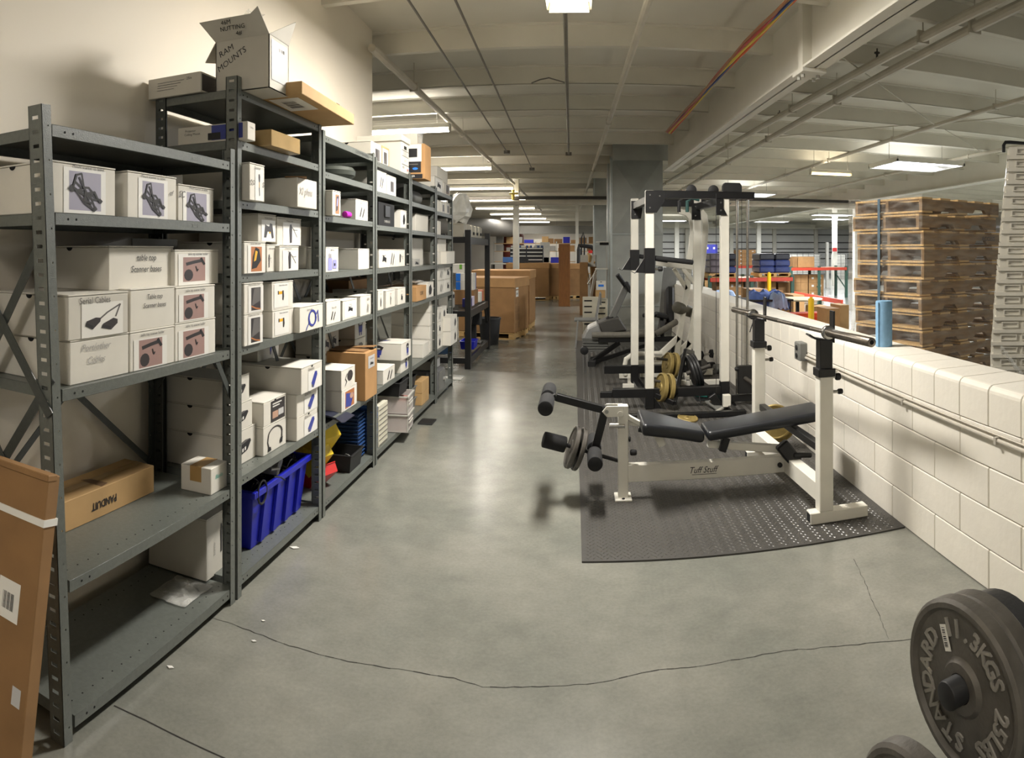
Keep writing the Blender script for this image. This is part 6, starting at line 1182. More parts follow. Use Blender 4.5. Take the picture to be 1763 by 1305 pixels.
g = G(); a = PM_@Vector((-.05, PU*.56, .3)); b_ = PM_@Vector((-.05, PU*.56, 2.08)); g.bar(a, b_, .05, .004, up=(1, 0, 0)); tag(base_of(g.build('blue_strap', mat('grey blue strap', (84, 104, 118), .5, 0, .1, 20))), 'dusty blue strap down the side of the pallet stack', 'strap')
g = G(); q = [PM_@Vector(v) for v in ((-.06, PU*.95, 1.0), (-.07, PU*.97, .8), (-.06, PU*.9, .4))]; g.rings(q, [.02, .012, .02], 8); tag(base_of(g.build('film_tail', M_BAG, smooth=True)), 'twisted tail of film hanging off the pallet stack corner', 'film')
# grey trays
ty = -.61; TU = Vector((math.cos(ty), math.sin(ty), 0)); TC = Vector((2.93, 4.12, 0)); TH = .0925
def tray_mesh():
    g = G(); W, D = 1.0, .7
    g.box(0, W, 0, D, .0, TH*.30); g.box(.015, W-.015, .015, D-.015, TH*.30, TH*.99)
    for k in range(6):
        x = .07+k*.155
        g.box(x, x+.125, .004, .016, TH*.42, TH*.5); g.box(x, x+.125, .004, .016, TH*.8, TH*.88); g.box(x, x+.01, .004, .016, TH*.5, TH*.8); g.box(x+.115, x+.125, .004, .016, TH*.5, TH*.8)
        g.box(.004, .016, .05+k*.12, .06+k*.12, TH*.42, TH*.88)
    return g.mesh('plastic_tray', M_TRAY)
TM = tray_mesh()
for i in range(26):
    o = link('stacking_tray', TM); f = i/25; o.location = TC+TU*(-.11+.16*f**1.5+.006*math.sin(i*1.7))+Vector((0, 0, i*TH+.001)); o.rotation_euler = (0, 0, ty+.015*math.sin(i*1.7)); tag(o, 'pale grey tray in the tall stack at the right edge, '+from_top(i, 26), 'tray', 'grey trays in the tall stack')
TMx = Matrix.Translation(TC)@Matrix.Rotation(ty, 4, 'Z')
g = G(); g.bar(TMx@Vector((.0, -.05, .93)), TMx@Vector((.28, -.05, .55)), .012, .02); g.bar(TMx@Vector((.0, -.055, .9)), TMx@Vector((.3, -.055, .5)), .03, .003); tag(base_of(g.build('film_strand', M_BAG)), 'stretched clear film strand across the grey trays', 'film')
g = G(); q = onY(1728, 262, 5.6); e = onY(1740, 245, 5.6); g.rings([q, onY(1728, 250, 5.6), onY(1731, 245, 5.6), e, e+Vector((1.2, 0, .05)), e+Vector((1.2, 0, 1.32))], .018, 8); tag(rebase(g.build('gas_pipe', M_BLACKM, smooth=True), e), 'short black pipe elbow above the grey trays', 'pipe')

# ================================================================ BLACK RACK and things at the end of the aisle
br = thing('wire_rack', 'black steel rack just past the grey shelving', 'rack', (-1.9, 10.2, 0))
RX, RB, RY0, RY1 = -1.55, -2.3, 9.26, 11.2
def rb_(name, x0, x1, y0, y1, z0, z1, m=M_BLACK, bev=.003): return G().box(x0+1.9, x1+1.9, y0-10.2, y1-10.2, z0, z1).build(name, m, br, bev)
for x in (RX, RB):
    for y in (RY0, RY1): rb_('post', x-.04, x+.04, y-.04, y+.04, 0, 1.92)
for z in (1.82, .8, .15):
    rb_('shelf_beam', RX-.02, RX+.025, RY0, RY1, z-.1, z); rb_('shelf_beam', RB-.02, RB+.025, RY0, RY1, z-.1, z); rb_('shelf_beam', RB, RX, RY0-.02, RY0+.02, z-.08, z)
    for k in range(16): y = RY0+.06+k*.12; rb_('deck_wire', RB, RX, y-.008, y+.008, z, z+.008, M_DARKST, 0)
for (ya, za, yb, zb2) in ((RY0+.05, .45, RY0+.3, .7), (RY1-.05, .45, RY1-.3, .7)): G().bar((RX+1.9, ya-10.2, za), (RX+1.9, yb-10.2, zb2), .03, .02).build('brace', M_BLACK, br)
def rbox(px0, px1, py0, py1, Y, label, m, name='carton', cat='box', D=.3, lid=False, group=None, z0=None, **k):
    a = onY(px0, py1, Y); b2 = onY(px1, py0, Y); o = box_obj(min(a.x, b2.x), max(a.x, b2.x), Y, Y+D, a.z if z0 is None else z0, b2.z, label, name=name, cat=cat, m=m, lid=lid, group=group); return o
for i in range(5):
    o = rbox(787-0, 815, 386, 404, 9.35+i*.33, ('nearest', 'second', 'third', 'fourth', 'farthest')[i]+' cream label printer in the row atop the black rack', mat('cream device plastic', (190, 184, 168), .5, 0, .04, 6), 'label_printer', 'printer', D=.29, z0=1.828, group='cream printers on the black rack')
    o.location.x = -1.74; W, D, T = o['dims']; o.scale = (1, 1, .17/T)
    G().box(W/2, W/2+.01, -.06, .06, T*.25, T*.5).build('media_slot', M_BLACKM, o, .003); G().box(-W/2+.02, W/2-.01, -.12, .12, T, T+.02).build('cover', MATS['cream device plastic'], o, .006)
g = G(); rr = random.Random(2)
bm_v = []
for i in range(12):
    for j in range(16):
        a = i/11*PI; b2 = j/16*2*PI; r = .27+.09*rr.random(); bm_v.append((-1.74+r*.62*math.sin(a)*math.cos(b2), 9.52+r*.8*math.sin(a)*math.sin(b2), 2.2-r*.62*math.cos(a)+(.05 if a > 2 else 0)))
g.add(bm_v, [(i*16+j, i*16+(j+1) % 16, (i+1)*16+(j+1) % 16, (i+1)*16+j) for i in range(11) for j in range(16)]); tag(base_of(g.build('plastic_wrapped_bundle', mat('cloudy plastic bag', (228, 226, 218), .3, 0, .08, 9, .9))), 'bundle in cloudy clear plastic on the rack end by the printers', 'bag')
rack_items = [((778, 795, 478, 524), 9.6, 'tall grey boxed appliance with blue header, middle shelf of black rack', M_GREYBOX), ((798, 814, 463, 478), 10.2, 'white carton with green leaf print, top of the pile in black rack', M_WHITEBOX), ((799, 829, 478, 501), 10.0, 'white and blue carton pair in the black rack', M_WHITEBOX), ((796, 836, 501, 523), 10.3, 'brown carton supporting white cartons in the black rack', M_KRAFTD)]
t = thing('desktop_device', 'light grey rounded device at the near end of the black rack', 'device', (-1.9, 9.5, .81)); G().box(-.1, .1, -.12, .12, 0, .24).build('body', M_LGREY, t, .03, seg=3); G().box(.1, .105, -.05, .05, .15, .2).build('dark_panel', M_BLACKM, t)
z = .81
b1 = box_obj(-1.95, -1.62, 10.2, 10.62, z, z+.22, 'brown carton at the base of the pile in the black rack', m=M_KRAFTD, lid=False)
for i, (xx, zz) in enumerate(((-1.9, z+.222), (-1.9, z+.352))):
    o = box_obj(xx, xx+.27, 10.22, 10.5, zz, zz+.128, ('lower', 'upper')[i]+' white carton with blue edges in the black rack pile', m=M_WHITEBOX, lid=False); W, D, T = o['dims']; G().box(-W/2, -W/2+.07, -D/2-.002, -D/2, .005, T-.005).build('blue_print', PK['B'], o); G().box(W/2, W/2+.002, D/2-.05, D/2, 0, T).build('blue_print', PK['b'], o)
o = box_obj(-1.96, -1.78, 10.24, 10.5, z+.482, z+.62, 'white carton with green print topping the black rack pile', m=M_WHITEBOX, lid=False); G().box(.02, .06, -.132, -.131, .06, .13).build('green_print', mat('leaf green', (110, 170, 60), .5, 0, 0), o)
for i, (y, c, lb) in enumerate(((9.75, (60, 60, 140), 'small purple carton at the front of the black rack'), (9.98, (210, 200, 220), 'small pale lilac carton in the black rack'), (10.75, (214, 214, 205), 'small cream carton near the rack far post'), (10.95, (200, 120, 90), 'small orange-brown carton near the rack far post'))):
    box_obj(-1.72, -1.6, y, y+.16, z, z+.12+.02*i, lb, m=mat('small box %d' % i, c, .6, 0, .05, 8), lid=False)
o = box_obj(-2.15, -1.98, 9.6, 9.75, z, z+.5, 'tall grey boxed appliance with blue header in the black rack', m=M_GREYBOX, lid=False); G().box(-.08, .08, -.0765, -.0755, .4, .46).build('blue_header', PK['b'], o); o.location.y = 9.72
box_obj(-1.95, -1.75, 11.0, 11.15, z, z+.3, 'brown carton standing at the far end of the black rack', m=M_KRAFT, lid=False)
# lower shelf: blue basket, black units
open_bin('open_bin', 'blue open basket on the lowest rack shelf', -1.8, -1.58, 10.0, 10.35, .16, .28, M_BLUE)
t = thing('pedestal_device', 'black box on a short stand low in the black rack', 'device', (-1.7, 10.7, .16)); G().box(-.12, .12, -.1, .1, .3, .5).build('head', M_BLACKM, t, .01); G().box(-.04, .04, -.04, .04, 0, .3).build('stand', M_BLACKM, t); G().box(-.12, .12, -.12, .12, 0, .02).build('base', M_BLACKM, t)
t = thing('water_jug', 'dark blue jug low in the near end of the black rack', 'jug', (-1.98, 9.6, .16)); G().lathe([(.001, 0), (.14, 0), (.15, .03), (.15, .25), (.05, .33), (.035, .38), (.001, .38)], n=24).build('body', mat('dark blue glass plastic', (40, 60, 82), .3, 0, .08, 5), t, smooth=True); G().cyl((0, 0, .38), (0, 0, .41), .04, 16).build('cap', M_WHITEP, t)
t = thing('trash_can', 'black trash can behind the black rack post', 'trash can', (xAtY(841, 11.6), 11.75, 0)); G().lathe([(.001, 0), (.15, 0), (.19, .44), (.2, .44), (.2, .47), (.175, .47), (.14, .02), (.001, .02)], n=28).build('body', M_BLACKM, t, smooth=True)
tag(base_of(G().box(-1.78, -1.5, 8.42, 8.6, 0, .012).build('floor_vent', M_LGREY, None, .002)), 'flat white grate lying on the floor by the black rack', 'grate')
# gaylord cartons on pallets
M_KRAFTG = mat('shaded bulk carton kraft', (152, 114, 72), .8, 0, .07, 4)  # kraft darkened: shade on the big carton bodies put into the colour
def gaylord(cx, cy, w_, d_, h_, yaw, label, m=M_KRAFT, pal=True, flaps=True):
    m = M_KRAFTG if m is M_KRAFT else m; t = thing('pallet_carton', label, 'box', (cx, cy, 0), rz=yaw, group='pallet cartons at the end of the aisle'); z0 = .125 if pal else .01
    G().box(-w_/2, w_/2, -d_/2, d_/2, z0, z0+h_).build('body', m, t, .008); G().box(-w_/2-.015, w_/2+.015, -d_/2-.015, d_/2+.015, z0+h_-.17, z0+h_+.005).build('lid', M_KRAFT, t, .006)
    for i in range(6): G().box(-w_/2+.05, w_/2-.4, -d_/2-.0012, -d_/2, z0+.35+i*.07, z0+.36+i*.07).build('corrugation', M_KRAFTD, t) if i < 6 and w_ > .9 else None
    if pal:
        p = thing('wooden_pallet', 'pallet carrying the '+label, 'pallet', (cx, cy, 0), rz=yaw, group='pallets under the aisle cartons')
        for s in (-1, 0, 1): G().box(s*(w_/2-.06)-.05, s*(w_/2-.06)+.05, -d_/2, d_/2, .02, .1).build('stringer', M_WOOD, p)
        for k in range(6): y = -d_/2+.06+k*(d_-.12)/5; G().box(-w_/2, w_/2, y-.05, y+.05, .102, .122).build('deck_board', M_WOOD, p); G().box(-w_/2, w_/2, y-.05, y+.05, 0, .018).build('deck_board', M_WOOD, p) if k % 2 == 0 else None
    return t
ga = gaylord(-1.66, 12.95, 1.1, .95, 1.0, -.2, 'huge kraft carton with white labels beside the black rack')
for z in (.98, .84): picture('barcode', face('aisle', Vector((.552, -.3, z))), .1, .06, ga, sheet=(.16, .12), name='shipping_label')
for k in range(4):
    for j in range(2): G().box(.5505, .5515, -.4+j*.14, -.29+j*.14, .2+k*.15, .31+k*.15).build('handling_mark', M_KRAFTD, ga)
gaylord(-1.62, 14.4, 1.2, 1.0, 1.1, -.05, 'second huge carton right behind the labelled one', pal=True)
gaylord(-1.75, 22.9, 1.4, 1.2, 1.1, 0, 'wide carton under the blue bin rack')
gaylord(xAtY(954, 22.5), 23.2, .38, 1.1, 1.08, 0, 'narrow carton between bin rack and brown board')
gaylord(xAtY(989, 23), 23.7, .62, 1.1, 1.06, 0, 'dark brown carton right of the brown board', m=M_KRAFTD)
t = thing('brown_board', 'tall brown laminate board standing upright in the aisle', 'board', (xAtY(972, 19.9), 19.9, 0)); a = (xAtY(981.5, 19.9)-xAtY(962.5, 19.9))/2; G().box(-a, a, 0, .03, 0, 1.835).build('panel', M_WOODB, t, .003); G().box(-a-.012, -a, -.004, .3, 0, 1.835).build('side_panel', M_WOODB, t, .003); G().box(-a, a, .04, .3, 0, .03).build('base', M_WOODB, t)
# bin rack
t = thing('parts_bin_rack', 'dark rack of small parts bins with white label strips', 'bin rack', (xAtY(906.5, 22.6), 22.6, 1.24)); hw = (xAtY(935, 22.6)-xAtY(878, 22.6))/2; hh = .5
G().box(-hw, hw, .0, .3, 0, hh).build('case', mat('dark bin navy', (24, 30, 44), .5, 0, .1, 8), t, .004)
for r in range(4):
    for c in range(2): G().box(-hw+.02+c*hw, -.02+c*hw, -.03, 0, .06+r*.125-.05, .06+r*.125+.03).build('bin_row', M_INK, t, .004); G().box(-hw+.02+c*hw, -.02+c*hw, -.04, -.03, .1+r*.125-.02, .1+r*.125+.012).build('label_strip', M_PAPER, t)
for c in range(9): G().box(-hw+.03+c*.125, -hw+.11+c*.125, .02, .14, hh, hh+.07).build('bin', M_NAVY if c % 3 else M_LGREY, t)
box_obj(xAtY(860, 21.5), xAtY(879, 21.5), 22.4, 22.7, 1.25, 1.42, 'light blue carton on the wide pallet carton', m=M_BLUEL, lid=False); box_obj(xAtY(872, 20), xAtY(899, 20), 22.35, 22.38+.0, 1.24, 1.25+.12, 'flat black case leaning before the bin rack', m=M_INK, lid=False, name='black_case', cat='case')
# cluttered shelves right at the back
rnd = random.Random(11)
sh = thing('storage_shelves', 'tan shelving full of small boxes against the far wall', 'shelving', (xAtY(940, 34), 34.3, 0)); sw = (xAtY(1030, 34)-xAtY(850, 34))/2
for z in (.5, 1.1, 1.62, 2.02): G().box(-sw, sw, -.3, .3, z-.03, z).build('shelf', M_KRAFTL, sh)
for k in range(6): x = -sw+k*2*sw/5; G().box(x-.03, x+.03, -.3, -.25, 0, 2.1).build('upright', M_LGREY, sh)
cols = [(M_KRAFT, 'brown'), (M_WHITEBOX, 'white'), (M_KRAFTL, 'tan'), (M_BLUE, 'blue'), (M_GREYBOX, 'grey'), (M_KRAFTD, 'dark brown')]
for zi, z in enumerate((1.62, 2.02)):
    x = -sw+.1; i = 0
    while x < sw-.4:
        w_ = rnd.uniform(.25, .5); m_, nm = cols[rnd.randrange(6)]
        box_obj(sh.location.x+x, sh.location.x+x+w_, 34.05, 34.4, z+.002, z+rnd.uniform(.16, .36) if zi else z+rnd.uniform(.15, .33), '%s box on the %s far shelf, %s from the aisle side' % (nm, ('lower', 'upper')[zi], ['first', 'second', 'third', 'fourth', 'fifth', 'sixth', 'seventh', 'eighth', 'ninth', 'tenth', 'eleventh', 'twelfth', 'thirteenth', 'fourteenth'][min(i, 13)]), m=m_, lid=False, group='boxes on the far shelves'); x += w_+rnd.uniform(.03, .2); i += 1
for i, (p0, p1, q0, q1, m_, lb) in enumerate(((906, 921, 418, 424, M_BLUE, 'row of bright blue bins high on the far shelves'), (933, 944, 407, 415, M_KRAFTL, 'pinkish carton on the tan cabinet far away'), (930, 946, 417, 430, M_LGREY, 'cream cabinet on the far shelves'), (948, 962, 443, 449, M_BLUE, 'dark blue bins left of the brown board'), (936, 945, 443, 449, M_BLUE, 'small blue bin beside the bin rack'))):
    o = rbox(p0, p1, q0, q1, (34.02, 34.02, 31.5, 31.5, 31.5)[i], lb, m_, z0=(2.022, 2.022, 1.052, 1.052, 1.052)[i], name=('blue_bin_row', 'carton', 'cabinet', 'blue_bin_row', 'blue_bin')[i], cat=('bins', 'box', 'cabinet', 'bins', 'bin')[i])
t = thing('work_table', 'long cluttered work table before the far shelves', 'table', (xAtY(940, 31.6), 31.7, 0)); G().box(-2.6, 2.6, -.35, .4, 1.0, 1.05).build('tabletop', M_LGREY, t); 
for x in (-2.5, 2.5):
    for y in (-.3, .35): G().box(x-.04, x+.04, y-.04, y+.04, 0, 1.0).build('leg', M_DARKST, t)
# wood offcuts and a black hose stand near the brown board
for i, (a, b2, w_, m_) in enumerate((((1003, 452), (1014, 490), .09, M_WHITEP), ((1009, 452), (1015, 485), .14, M_WOOD), ((1016, 450), (1018, 478), .1, M_WOOD), ((1000, 449), (1026, 449), .3, M_LGREY), ((1012, 441), (1016, 446), .18, M_WOOD), ((1024, 444), (1023, 455), .14, M_WOOD))):
    p, q = onY(*a, 17.5), onY(*b2, 17.3); g = G(); g.bar(p, q, .03, w_, up=(0, 1, 0)) if abs(p.z-q.z) > .12 else g.bar(p, q, .06, w_); tag(base_of(g.build('timber_offcut', m_)), ('white strip leaning in the timber pile', 'long pale board leaning in the timber pile', 'short pale board at the back of the timber pile', 'grey board lying across the top of the timber pile', 'wood block atop the grey cross board', 'wood block at the end of the grey cross board')[i], 'timber', 'offcuts leaning near the duct')
box_obj(xAtY(1017, 17.5), xAtY(1027, 17.5), 17.6, 18, 0, onY(1022, 456, 17.6).z, 'tall dark brown carton behind the timber pile', m=M_KRAFTD, lid=False); box_obj(xAtY(998, 17.5), xAtY(1012, 17.5), 17.15, 17.65, 0, onY(1010, 449, 17.5).z-.035, 'brown carton supporting the timber pile', m=M_KRAFTD, lid=False)
g = G(); g.rings([onY(996, 480, 24)*1+Vector((0, 0, -onY(996, 480, 24).z))]+[onY(x, y, 24) for x, y in ((996.5, 430), (997, 423), (1010, 424), (1018, 425), (1023, 430), (1024, 436), (1020, 437))], .07, 8); tag(base_of(g.build('black_hose', M_BLACKM, smooth=True)), 'thick black hose loop beyond the aisle columns', 'hose')
g = G(); g.rings([onY(x, y, 25) for x, y in ((1001, 508.2), (1001, 410), (1004, 400), (1006, 410), (1006, 508.2))], .03, 6); tag(base_of(g.build('pipe_frame', M_BLACKM, smooth=True)), 'thin black pipe frame by the second duct', 'frame')
tag(base_of(G().box(xAtY(1013, 23.9), xAtY(1020, 23.9), 23.9, 24.1, onY(1016, 436, 24).z, onY(1016, 431, 24).z).build('red_bin', M_RED)), 'small red bin by the black hose', 'bin')

# ================================================================ WAREHOUSE BEYOND THE LOW WALL
def upright(x, y, z1, label_i, m=M_GREEN, par=None, org=None):
    return G().box(x-.045-org[0], x+.045-org[0], y-.04-org[1], y+.04-org[1], 0, z1).build('upright', m, par, .003)
def rack(px0, px1, Y, beams, zt, label, D=1.0, n=2, load_off=0):
    x0, x1 = xAtY(px0, Y), xAtY(px1, Y); org = ((x0+x1)/2, Y); t = thing('pallet_rack', label, 'rack', (org[0], org[1], 0), group='orange and green pallet racks')
    for k in range(n+1):
        x = x0+(x1-x0)*k/n
        for y in (Y, Y+D): upright(x, y, zt, 0, par=t, org=org)
        for z in (.3, .9):
            if z+.5 < zt: G().bar((x-org[0], 0, z), (x-org[0], D, z+.5), .03, .03).build('frame_brace', M_GREEN, t)
    for z in beams:
        for y in (Y-.03, Y+D): G().box(x0-org[0], x1-org[0], y-.03-org[1], y+.03-org[1], z-.1, z).build('beam', M_ORANGE, t, .003)
        G().box(x0-org[0], x1-org[0], 0, D, z-.02, z-.005).build('deck', M_KRAFTL, t)
    return t
rack(1222, 1364, 17, [.94], 1.0, 'nearest orange rack carrying dark wrapped totes'); rack(1362, 1457, 22, [1.06], 1.1, 'orange rack with one flat brown carton on top')
rack(1262, 1310, 26, [1.05], 1.1, 'farther orange rack seen between the guide rods', n=1)
t = thing('rack_beam', 'orange beam running toward the camera beyond the low wall', 'beam', (6.6, 20.5, 0)); a, b2 = onZ(1324, 497, .28), onZ(1450, 520, .28); G().bar(rel(t, a), rel(t, b2), .06, .12).build('beam', M_ORANGE, t, .003)
for k in range(5): q = a.lerp(b2, k/4); G().box(q.x-6.6-.05, q.x-6.6+.05, q.y-20.5-.05, q.y-20.5+.05, 0, .24).build('foot', M_GREEN, t)
M_WRAPD = mat('black wrapped totes', (44, 46, 54), .28, 0, .2, 7, .3); M_WRAPB = mat('blue wrapped totes', (52, 64, 116), .3, 0, .2, 6, .3); M_WRAPG = mat('grey wrapped totes', (112, 104, 112), .3, 0, .2, 5, .3)
for nm, p0, p1, Y in (('left', 1222, 1268, 17.1), ('right', 1308, 1361, 17.1)):
    x0, x1 = xAtY(p0, Y), xAtY(p1, Y); pz = .942
    p = thing('wooden_pallet', 'pallet under the %s dark wrapped totes on the nearest rack' % ('smaller' if nm == 'left' else 'wider'), 'pallet', ((x0+x1)/2, Y, pz), group='pallets on the racks'); w2 = (x1-x0)/2
    for s in (-.95, 0, .95): G().box(s*w2-.04, s*w2+.04, 0, .9, .02, .09).build('stringer', M_WOOD, p)
    G().box(-w2, w2, 0, .9, .09, .11).build('deck', M_WOOD, p); G().box(-w2, w2, 0, .9, 0, .02).build('deck', M_WOOD, p)
    for r in range(3):
        for c in range(2):
            xa = x0+c*(x1-x0)/2; wz = .17; zc = pz+.112+r*wz
            box_obj(xa+.004, xa+(x1-x0)/2-.004, Y+.01, Y+.85, zc, zc+wz-.004, '%s wrapped tote, %s layer, %s half of the %s load' % ('dark', ('lowest', 'middle', 'top')[r], ('first', 'second')[c], 'narrower' if nm == 'left' else 'wider'), m=(M_WRAPG if (c == 0 and nm == 'left') else (M_WRAPD if r == 2 or (r+c) % 2 == 0 and nm == 'left' else M_WRAPB)), lid=False, name='wrapped_tote', cat='tote', group='wrapped totes on the racks', bevel=.03)
for i, (p0, p1, q0, q1, Y, m_, lb) in enumerate((
    (1271, 1301, 430, 453, 26.1, M_KRAFT, 'stack of small brown cartons on the farther orange rack'), (1212, 1235, 421, 457, 24, M_BLUE, 'tall block of bright blue totes by the curved frame'), (1213, 1222, 465, 495, 20, M_KRAFTL, 'tan carton under the blue totes'),
    (1366, 1391, 473, 503, 22.2, M_KRAFT, 'pair-high brown cartons in the second rack bay'), (1393, 1418, 473, 504, 22.2, M_KRAFT, 'brown cartons with white labels in the second rack'), (1374, 1402, 442, 457, 22.1, M_KRAFT, 'long brown carton on top of the second rack'), (1365, 1373, 443, 457, 22.1, M_KRAFTD, 'small dark carton beside the long one on top'),
    (1232, 1252, 484, 506, 17.2, M_KRAFTD, 'dark brown carton under the nearest rack beam'), (1254, 1280, 484, 504, 17.2, M_KRAFT, 'brown cartons with labels under the nearest rack beam'), (1317, 1336, 484, 500, 17.3, M_KRAFT, 'brown carton under the wider wrapped load'), (1340, 1361, 486, 500, 17.3, M_KRAFTD, 'darker carton under the wider wrapped load'),
    (1292, 1322, 498, 520, 15.5, M_KRAFT, 'long low brown cartons before the nearest rack'), (1326, 1348, 500, 516, 15.6, M_KRAFTD, 'low brown carton behind the round table'), (1366, 1385, 508, 530, 14.5, M_KRAFT, 'brown carton behind the round table top'), (1400, 1425, 527, 545, 11.0, M_KRAFT, 'low flat brown carton by the yellow post'), (1424, 1446, 531, 566, 8.6, M_KRAFT, 'brown carton standing close behind the low wall'), (1446, 1462, 525, 570, 9.4, M_KRAFTL, 'tall tan carton beside the pallet stack'),
    (1283, 1301, 484, 496, 17.3, M_LGREY, 'pale panel in the nearest rack bay'), (1204, 1226, 497, 503, 13.5, M_WHITEBOX, 'small white carton beyond the wall end'))):
    a = onY(p0, q1, Y); z_ = None
    if lb.startswith(('pair', 'brown cartons with white', 'dark brown carton under', 'brown cartons with labels', 'brown carton under', 'darker', 'long low', 'low', 'brown carton behind', 'brown carton standing', 'tall tan', 'tan carton', 'pale', 'small white carton bey', 'tall block', 'stack')): z_ = 0.0
    if lb.startswith('tall block'): z_ = onY(1222, 465, 24).z
    if lb.startswith('stack'): z_ = 1.052
    if lb.startswith(('long brown', 'small dark')): z_ = 1.062
    o = rbox(p0, p1, q0, q1, Y, lb, m_, D=.8 if Y > 12 else .4, z0=z_, cat='box', group='cartons stored beyond the low wall'); W, D, T = o['dims']
    if i in (0, 3, 4, 8, 1):
        nx, nz_ = {0: (3, 4), 3: (2, 3), 4: (2, 3), 8: (2, 3), 1: (2, 3)}[i]
        for k in range(1, nx): G().box(-W/2+k*W/nx-.006, -W/2+k*W/nx+.006, -D/2-.003, -D/2, 0, T).build('joint', M_KRAFTD if i != 1 else M_NAVY, o)
        for k in range(1, nz_): G().box(-W/2, W/2, -D/2-.003, -D/2, k*T/nz_-.006, k*T/nz_+.006).build('joint', M_KRAFTD if i != 1 else M_NAVY, o)
        if i != 3:
            for k in range(nx):
                for l in range(nz_): G().box(-W/2+(k+.35)*W/nx, -W/2+(k+.65)*W/nx, -D/2-.004, -D/2, (l+.45)*T/nz_, (l+.7)*T/nz_).build('white_label', M_PAPER, o)
box_obj(xAtY(1212, 24), xAtY(1236, 24), 24, 24.9, 0, onY(1222, 465, 24).z-.004, 'dark carton block beneath the bright blue totes', m=M_KRAFTD, lid=False)
t = thing('green_sign', 'bright green upright sign in the racks', 'sign', (xAtY(1302, 24), 24, 0)); G().box(-.03, .03, 0, .05, 0, onY(1302, 476, 24).z).build('post', M_DARKST, t); G().box(-.06, .06, -.02, .02, onY(1302, 476, 24).z, onY(1302, 459, 24).z).build('panel', mat('green sign enamel', (60, 220, 120), .4, 0, 0), t)
for px, py, z1, w_, lb in ((1324, 470, 1.1, .065, 'yellow safety post in front of the nearest orange rack'), (1396.5, 514, 1.05, .05, 'yellow safety post just behind the low wall')):
    r = (z1-H)*F/(Y0-py); x, y = r*math.sin(th(px)), r*math.cos(th(px)); t = thing('safety_post', lb, 'bollard', (x, y, 0)); G().cyl((0, 0, 0), (0, 0, z1), w_*.75, 14).build('pipe', M_YELP, t, .003); G().cyl((0, 0, z1), (0, 0, z1+.02), w_*.4, 10).build('cap', M_YELP, t)
r = (1.15-H)*F/(Y0-466); t = thing('safety_post', 'yellow safety post seen over the far end of the wall', 'bollard', (r*math.sin(th(1158)), r*math.cos(th(1158)), 0)); G().cyl((0, 0, 0), (0, 0, 1.15), .07, 12).build('pipe', M_YELP, t)
# round table, blue cloths, orange beams on a pallet
t = thing('round_table', 'small round table with pale top beyond the wall', 'table', (xAtY(1373, 11.6), 11.6, 0)); G().lathe([(.001, .75), (.44, .75), (.45, .76), (.45, .77), (.44, .78), (.001, .78)], n=36).build('tabletop', mat('pale laminate', (200, 186, 156), .4, 0, .03, 4), t, smooth=True); G().cyl((0, 0, .03), (0, 0, .75), .035, 14).build('pedestal', M_BLACK, t); G().cyl((0, 0, 0), (0, 0, .03), .25, 20).build('foot', M_BLACK, t)
cx = xAtY(1352, 9.3)
t = thing('low_cart', 'low wooden cart holding orange beams', 'cart', (cx+.05, 9.5, 0)); G().box(-.5, .65, -.5, .5, .42, .5).build('deck', M_WOOD, t, .004)
for x in (-.45, .6):
    for y in (-.42, .42): G().box(x-.04, x+.04, y-.04, y+.04, 0, .42).build('leg', M_DARKST, t)
for i in range(6):
    o = G().box(-.42, .48, -.05, .05, 0, .075).build('rack_beam', M_RED if i % 2 else mat('bright orange enamel', (232, 86, 52), .4, 0, .05, 6), None, .004); o.location = (cx+.05+.03*i, 9.3+(i % 2)*.14+.0, .502+(i//2)*.078); o.rotation_euler = (0, 0, .05*(i % 3-1)); tag(o, '%s orange beam on the low cart, %s row' % (('front', 'rear')[i % 2], ('lowest', 'middle', 'top')[i//2]), 'beam', 'orange beams on the cart')
def cloth(cx, cy, z, w_, d_, m, label, seed, hump=.12):
    rr = random.Random(seed); g = G(); N_ = 14; ph = [rr.uniform(0, 6) for _ in range(6)]; grid = []
    for i in range(N_):
        row = []
        for j in range(N_):
            u, v = i/(N_-1), j/(N_-1); e = min(u, 1-u, v, 1-v)
            row.append((cx+(u-.5)*w_+.02*math.sin(v*9+ph[0]), cy+(v-.5)*d_+.02*math.sin(u*8+ph[1]), z+hump*min(1, e*5)*(.7+.3*math.sin(u*11+ph[2])*math.sin(v*9+ph[3]))-.16*max(0, .12-e)/.12+.02*math.sin(u*23+ph[4])))
        grid.append(row)
    g.sheet(grid, .006); return tag(base_of(g.build('blue_cloth', m, smooth=True)), label, 'cloth')
t = thing('folding_table', 'dark folding table under the blue cloths', 'table', (xAtY(1312, 10.2), 10.2, 0)); G().box(-.42, .42, -.3, .3, .86, .89).build('tabletop', M_BLACKM, t, .004)
for x in (-.38, .38):
    for y in (-.26, .26): G().cyl((x, y, 0), (x, y, .86), .015, 8).build('leg', M_DARKST, t)
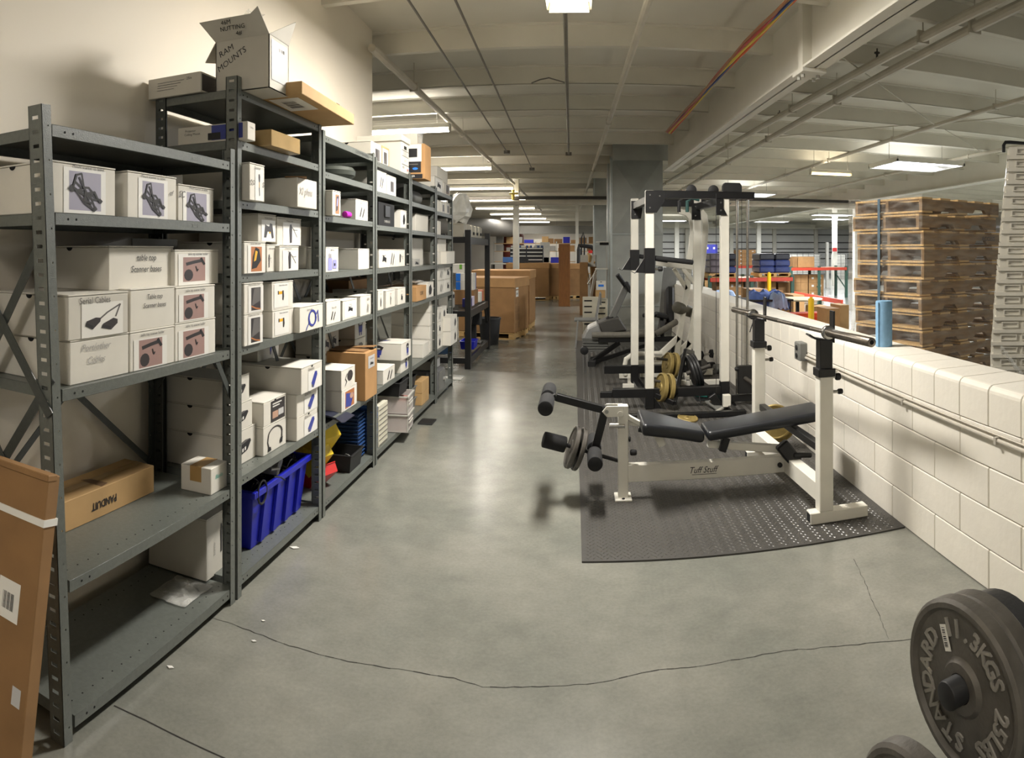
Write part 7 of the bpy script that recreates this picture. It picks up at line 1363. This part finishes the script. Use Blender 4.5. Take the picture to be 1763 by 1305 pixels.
cloth(xAtY(1318, 10.2), 10.2, .9, .66, .5, M_CLOTHB, 'crumpled blue cloth heaped beyond the wall', 3, .13); cloth(xAtY(1338, 10.0), 10.0, .92, .26, .3, M_CLOTHL, 'lighter blue cloth lying over the darker one', 4, .08)
t = thing('folding_table', 'second folding table further along the wall', 'table', (xAtY(1244, 13), 13, 0)); G().box(-.3, .3, -.3, .3, .74, .76).build('tabletop', M_GREYP, t, .004)
for x in (-.26, .26):
    for y in (-.26, .26): G().cyl((x, y, 0), (x, y, .74), .015, 8).build('leg', M_DARKST, t)
cloth(xAtY(1245, 13), 12.95, .77, .5, .4, M_CLOTHL, 'pale blue cloth glimpsed between the rack posts', 5, .12)
# wire cages along the far wall
for i, (p0, p1, q0, q1, Y) in enumerate(((1363, 1418, 436, 456, 38), (1438, 1462, 436, 470, 36), (1150, 1195, 445, 475, 30))):
    a, b2 = onY(p0, q1, Y), onY(p1, q0, Y); t = thing('wire_cage', ('long grey wire cage against the far wall', 'tall grey wire cage right of the far column', 'grey wire shelving past the end of the low wall')[i], 'cage', ((a.x+b2.x)/2, Y, 0)); W = (b2.x-a.x)/2
    for k in range(int(W*2/.35)+1):
        x = -W+k*.35; G().box(x-.02, x+.02, 0, .02, 0, b2.z).build('wire', M_GREYP, t)
    for k in range(8): z = b2.z*(k+1)/8; G().box(-W, W, 0, .02, z-.02, z).build('wire', M_GREYP, t)
    G().box(-W, W, .6, .64, 0, b2.z*.95).build('back_panel', M_LGREY, t)
t = thing('rope_post', 'white post with draped chain before the far column', 'post', (xAtY(1424, 28), 28, 0)); G().box(-.06, .06, -.06, .06, 0, onY(1424, 417, 28).z).build('post', M_LGREY, t)

# scraps on the floor
for i, (px, py, sx) in enumerate(((293, 1150, .016), (437, 1105, .012), (507, 944, .03), (453, 1070, .01))):
    p = onZ(px, py, 0); g = G(); g.poly([(-sx, 0), (0, -sx*.5), (sx, .2*sx), (.1*sx, sx*.6)], Matrix.Translation((0, 0, .002)), .003); o = g.build('paper_scrap', M_PAPER); o.location = p; tag(o, ('white chip on the floor by the nearest unit', 'small white crumb near the crack start', 'white sliver on the floor beside the blue tote shelf', 'tiny white crumb below the crack start')[i], 'scrap')
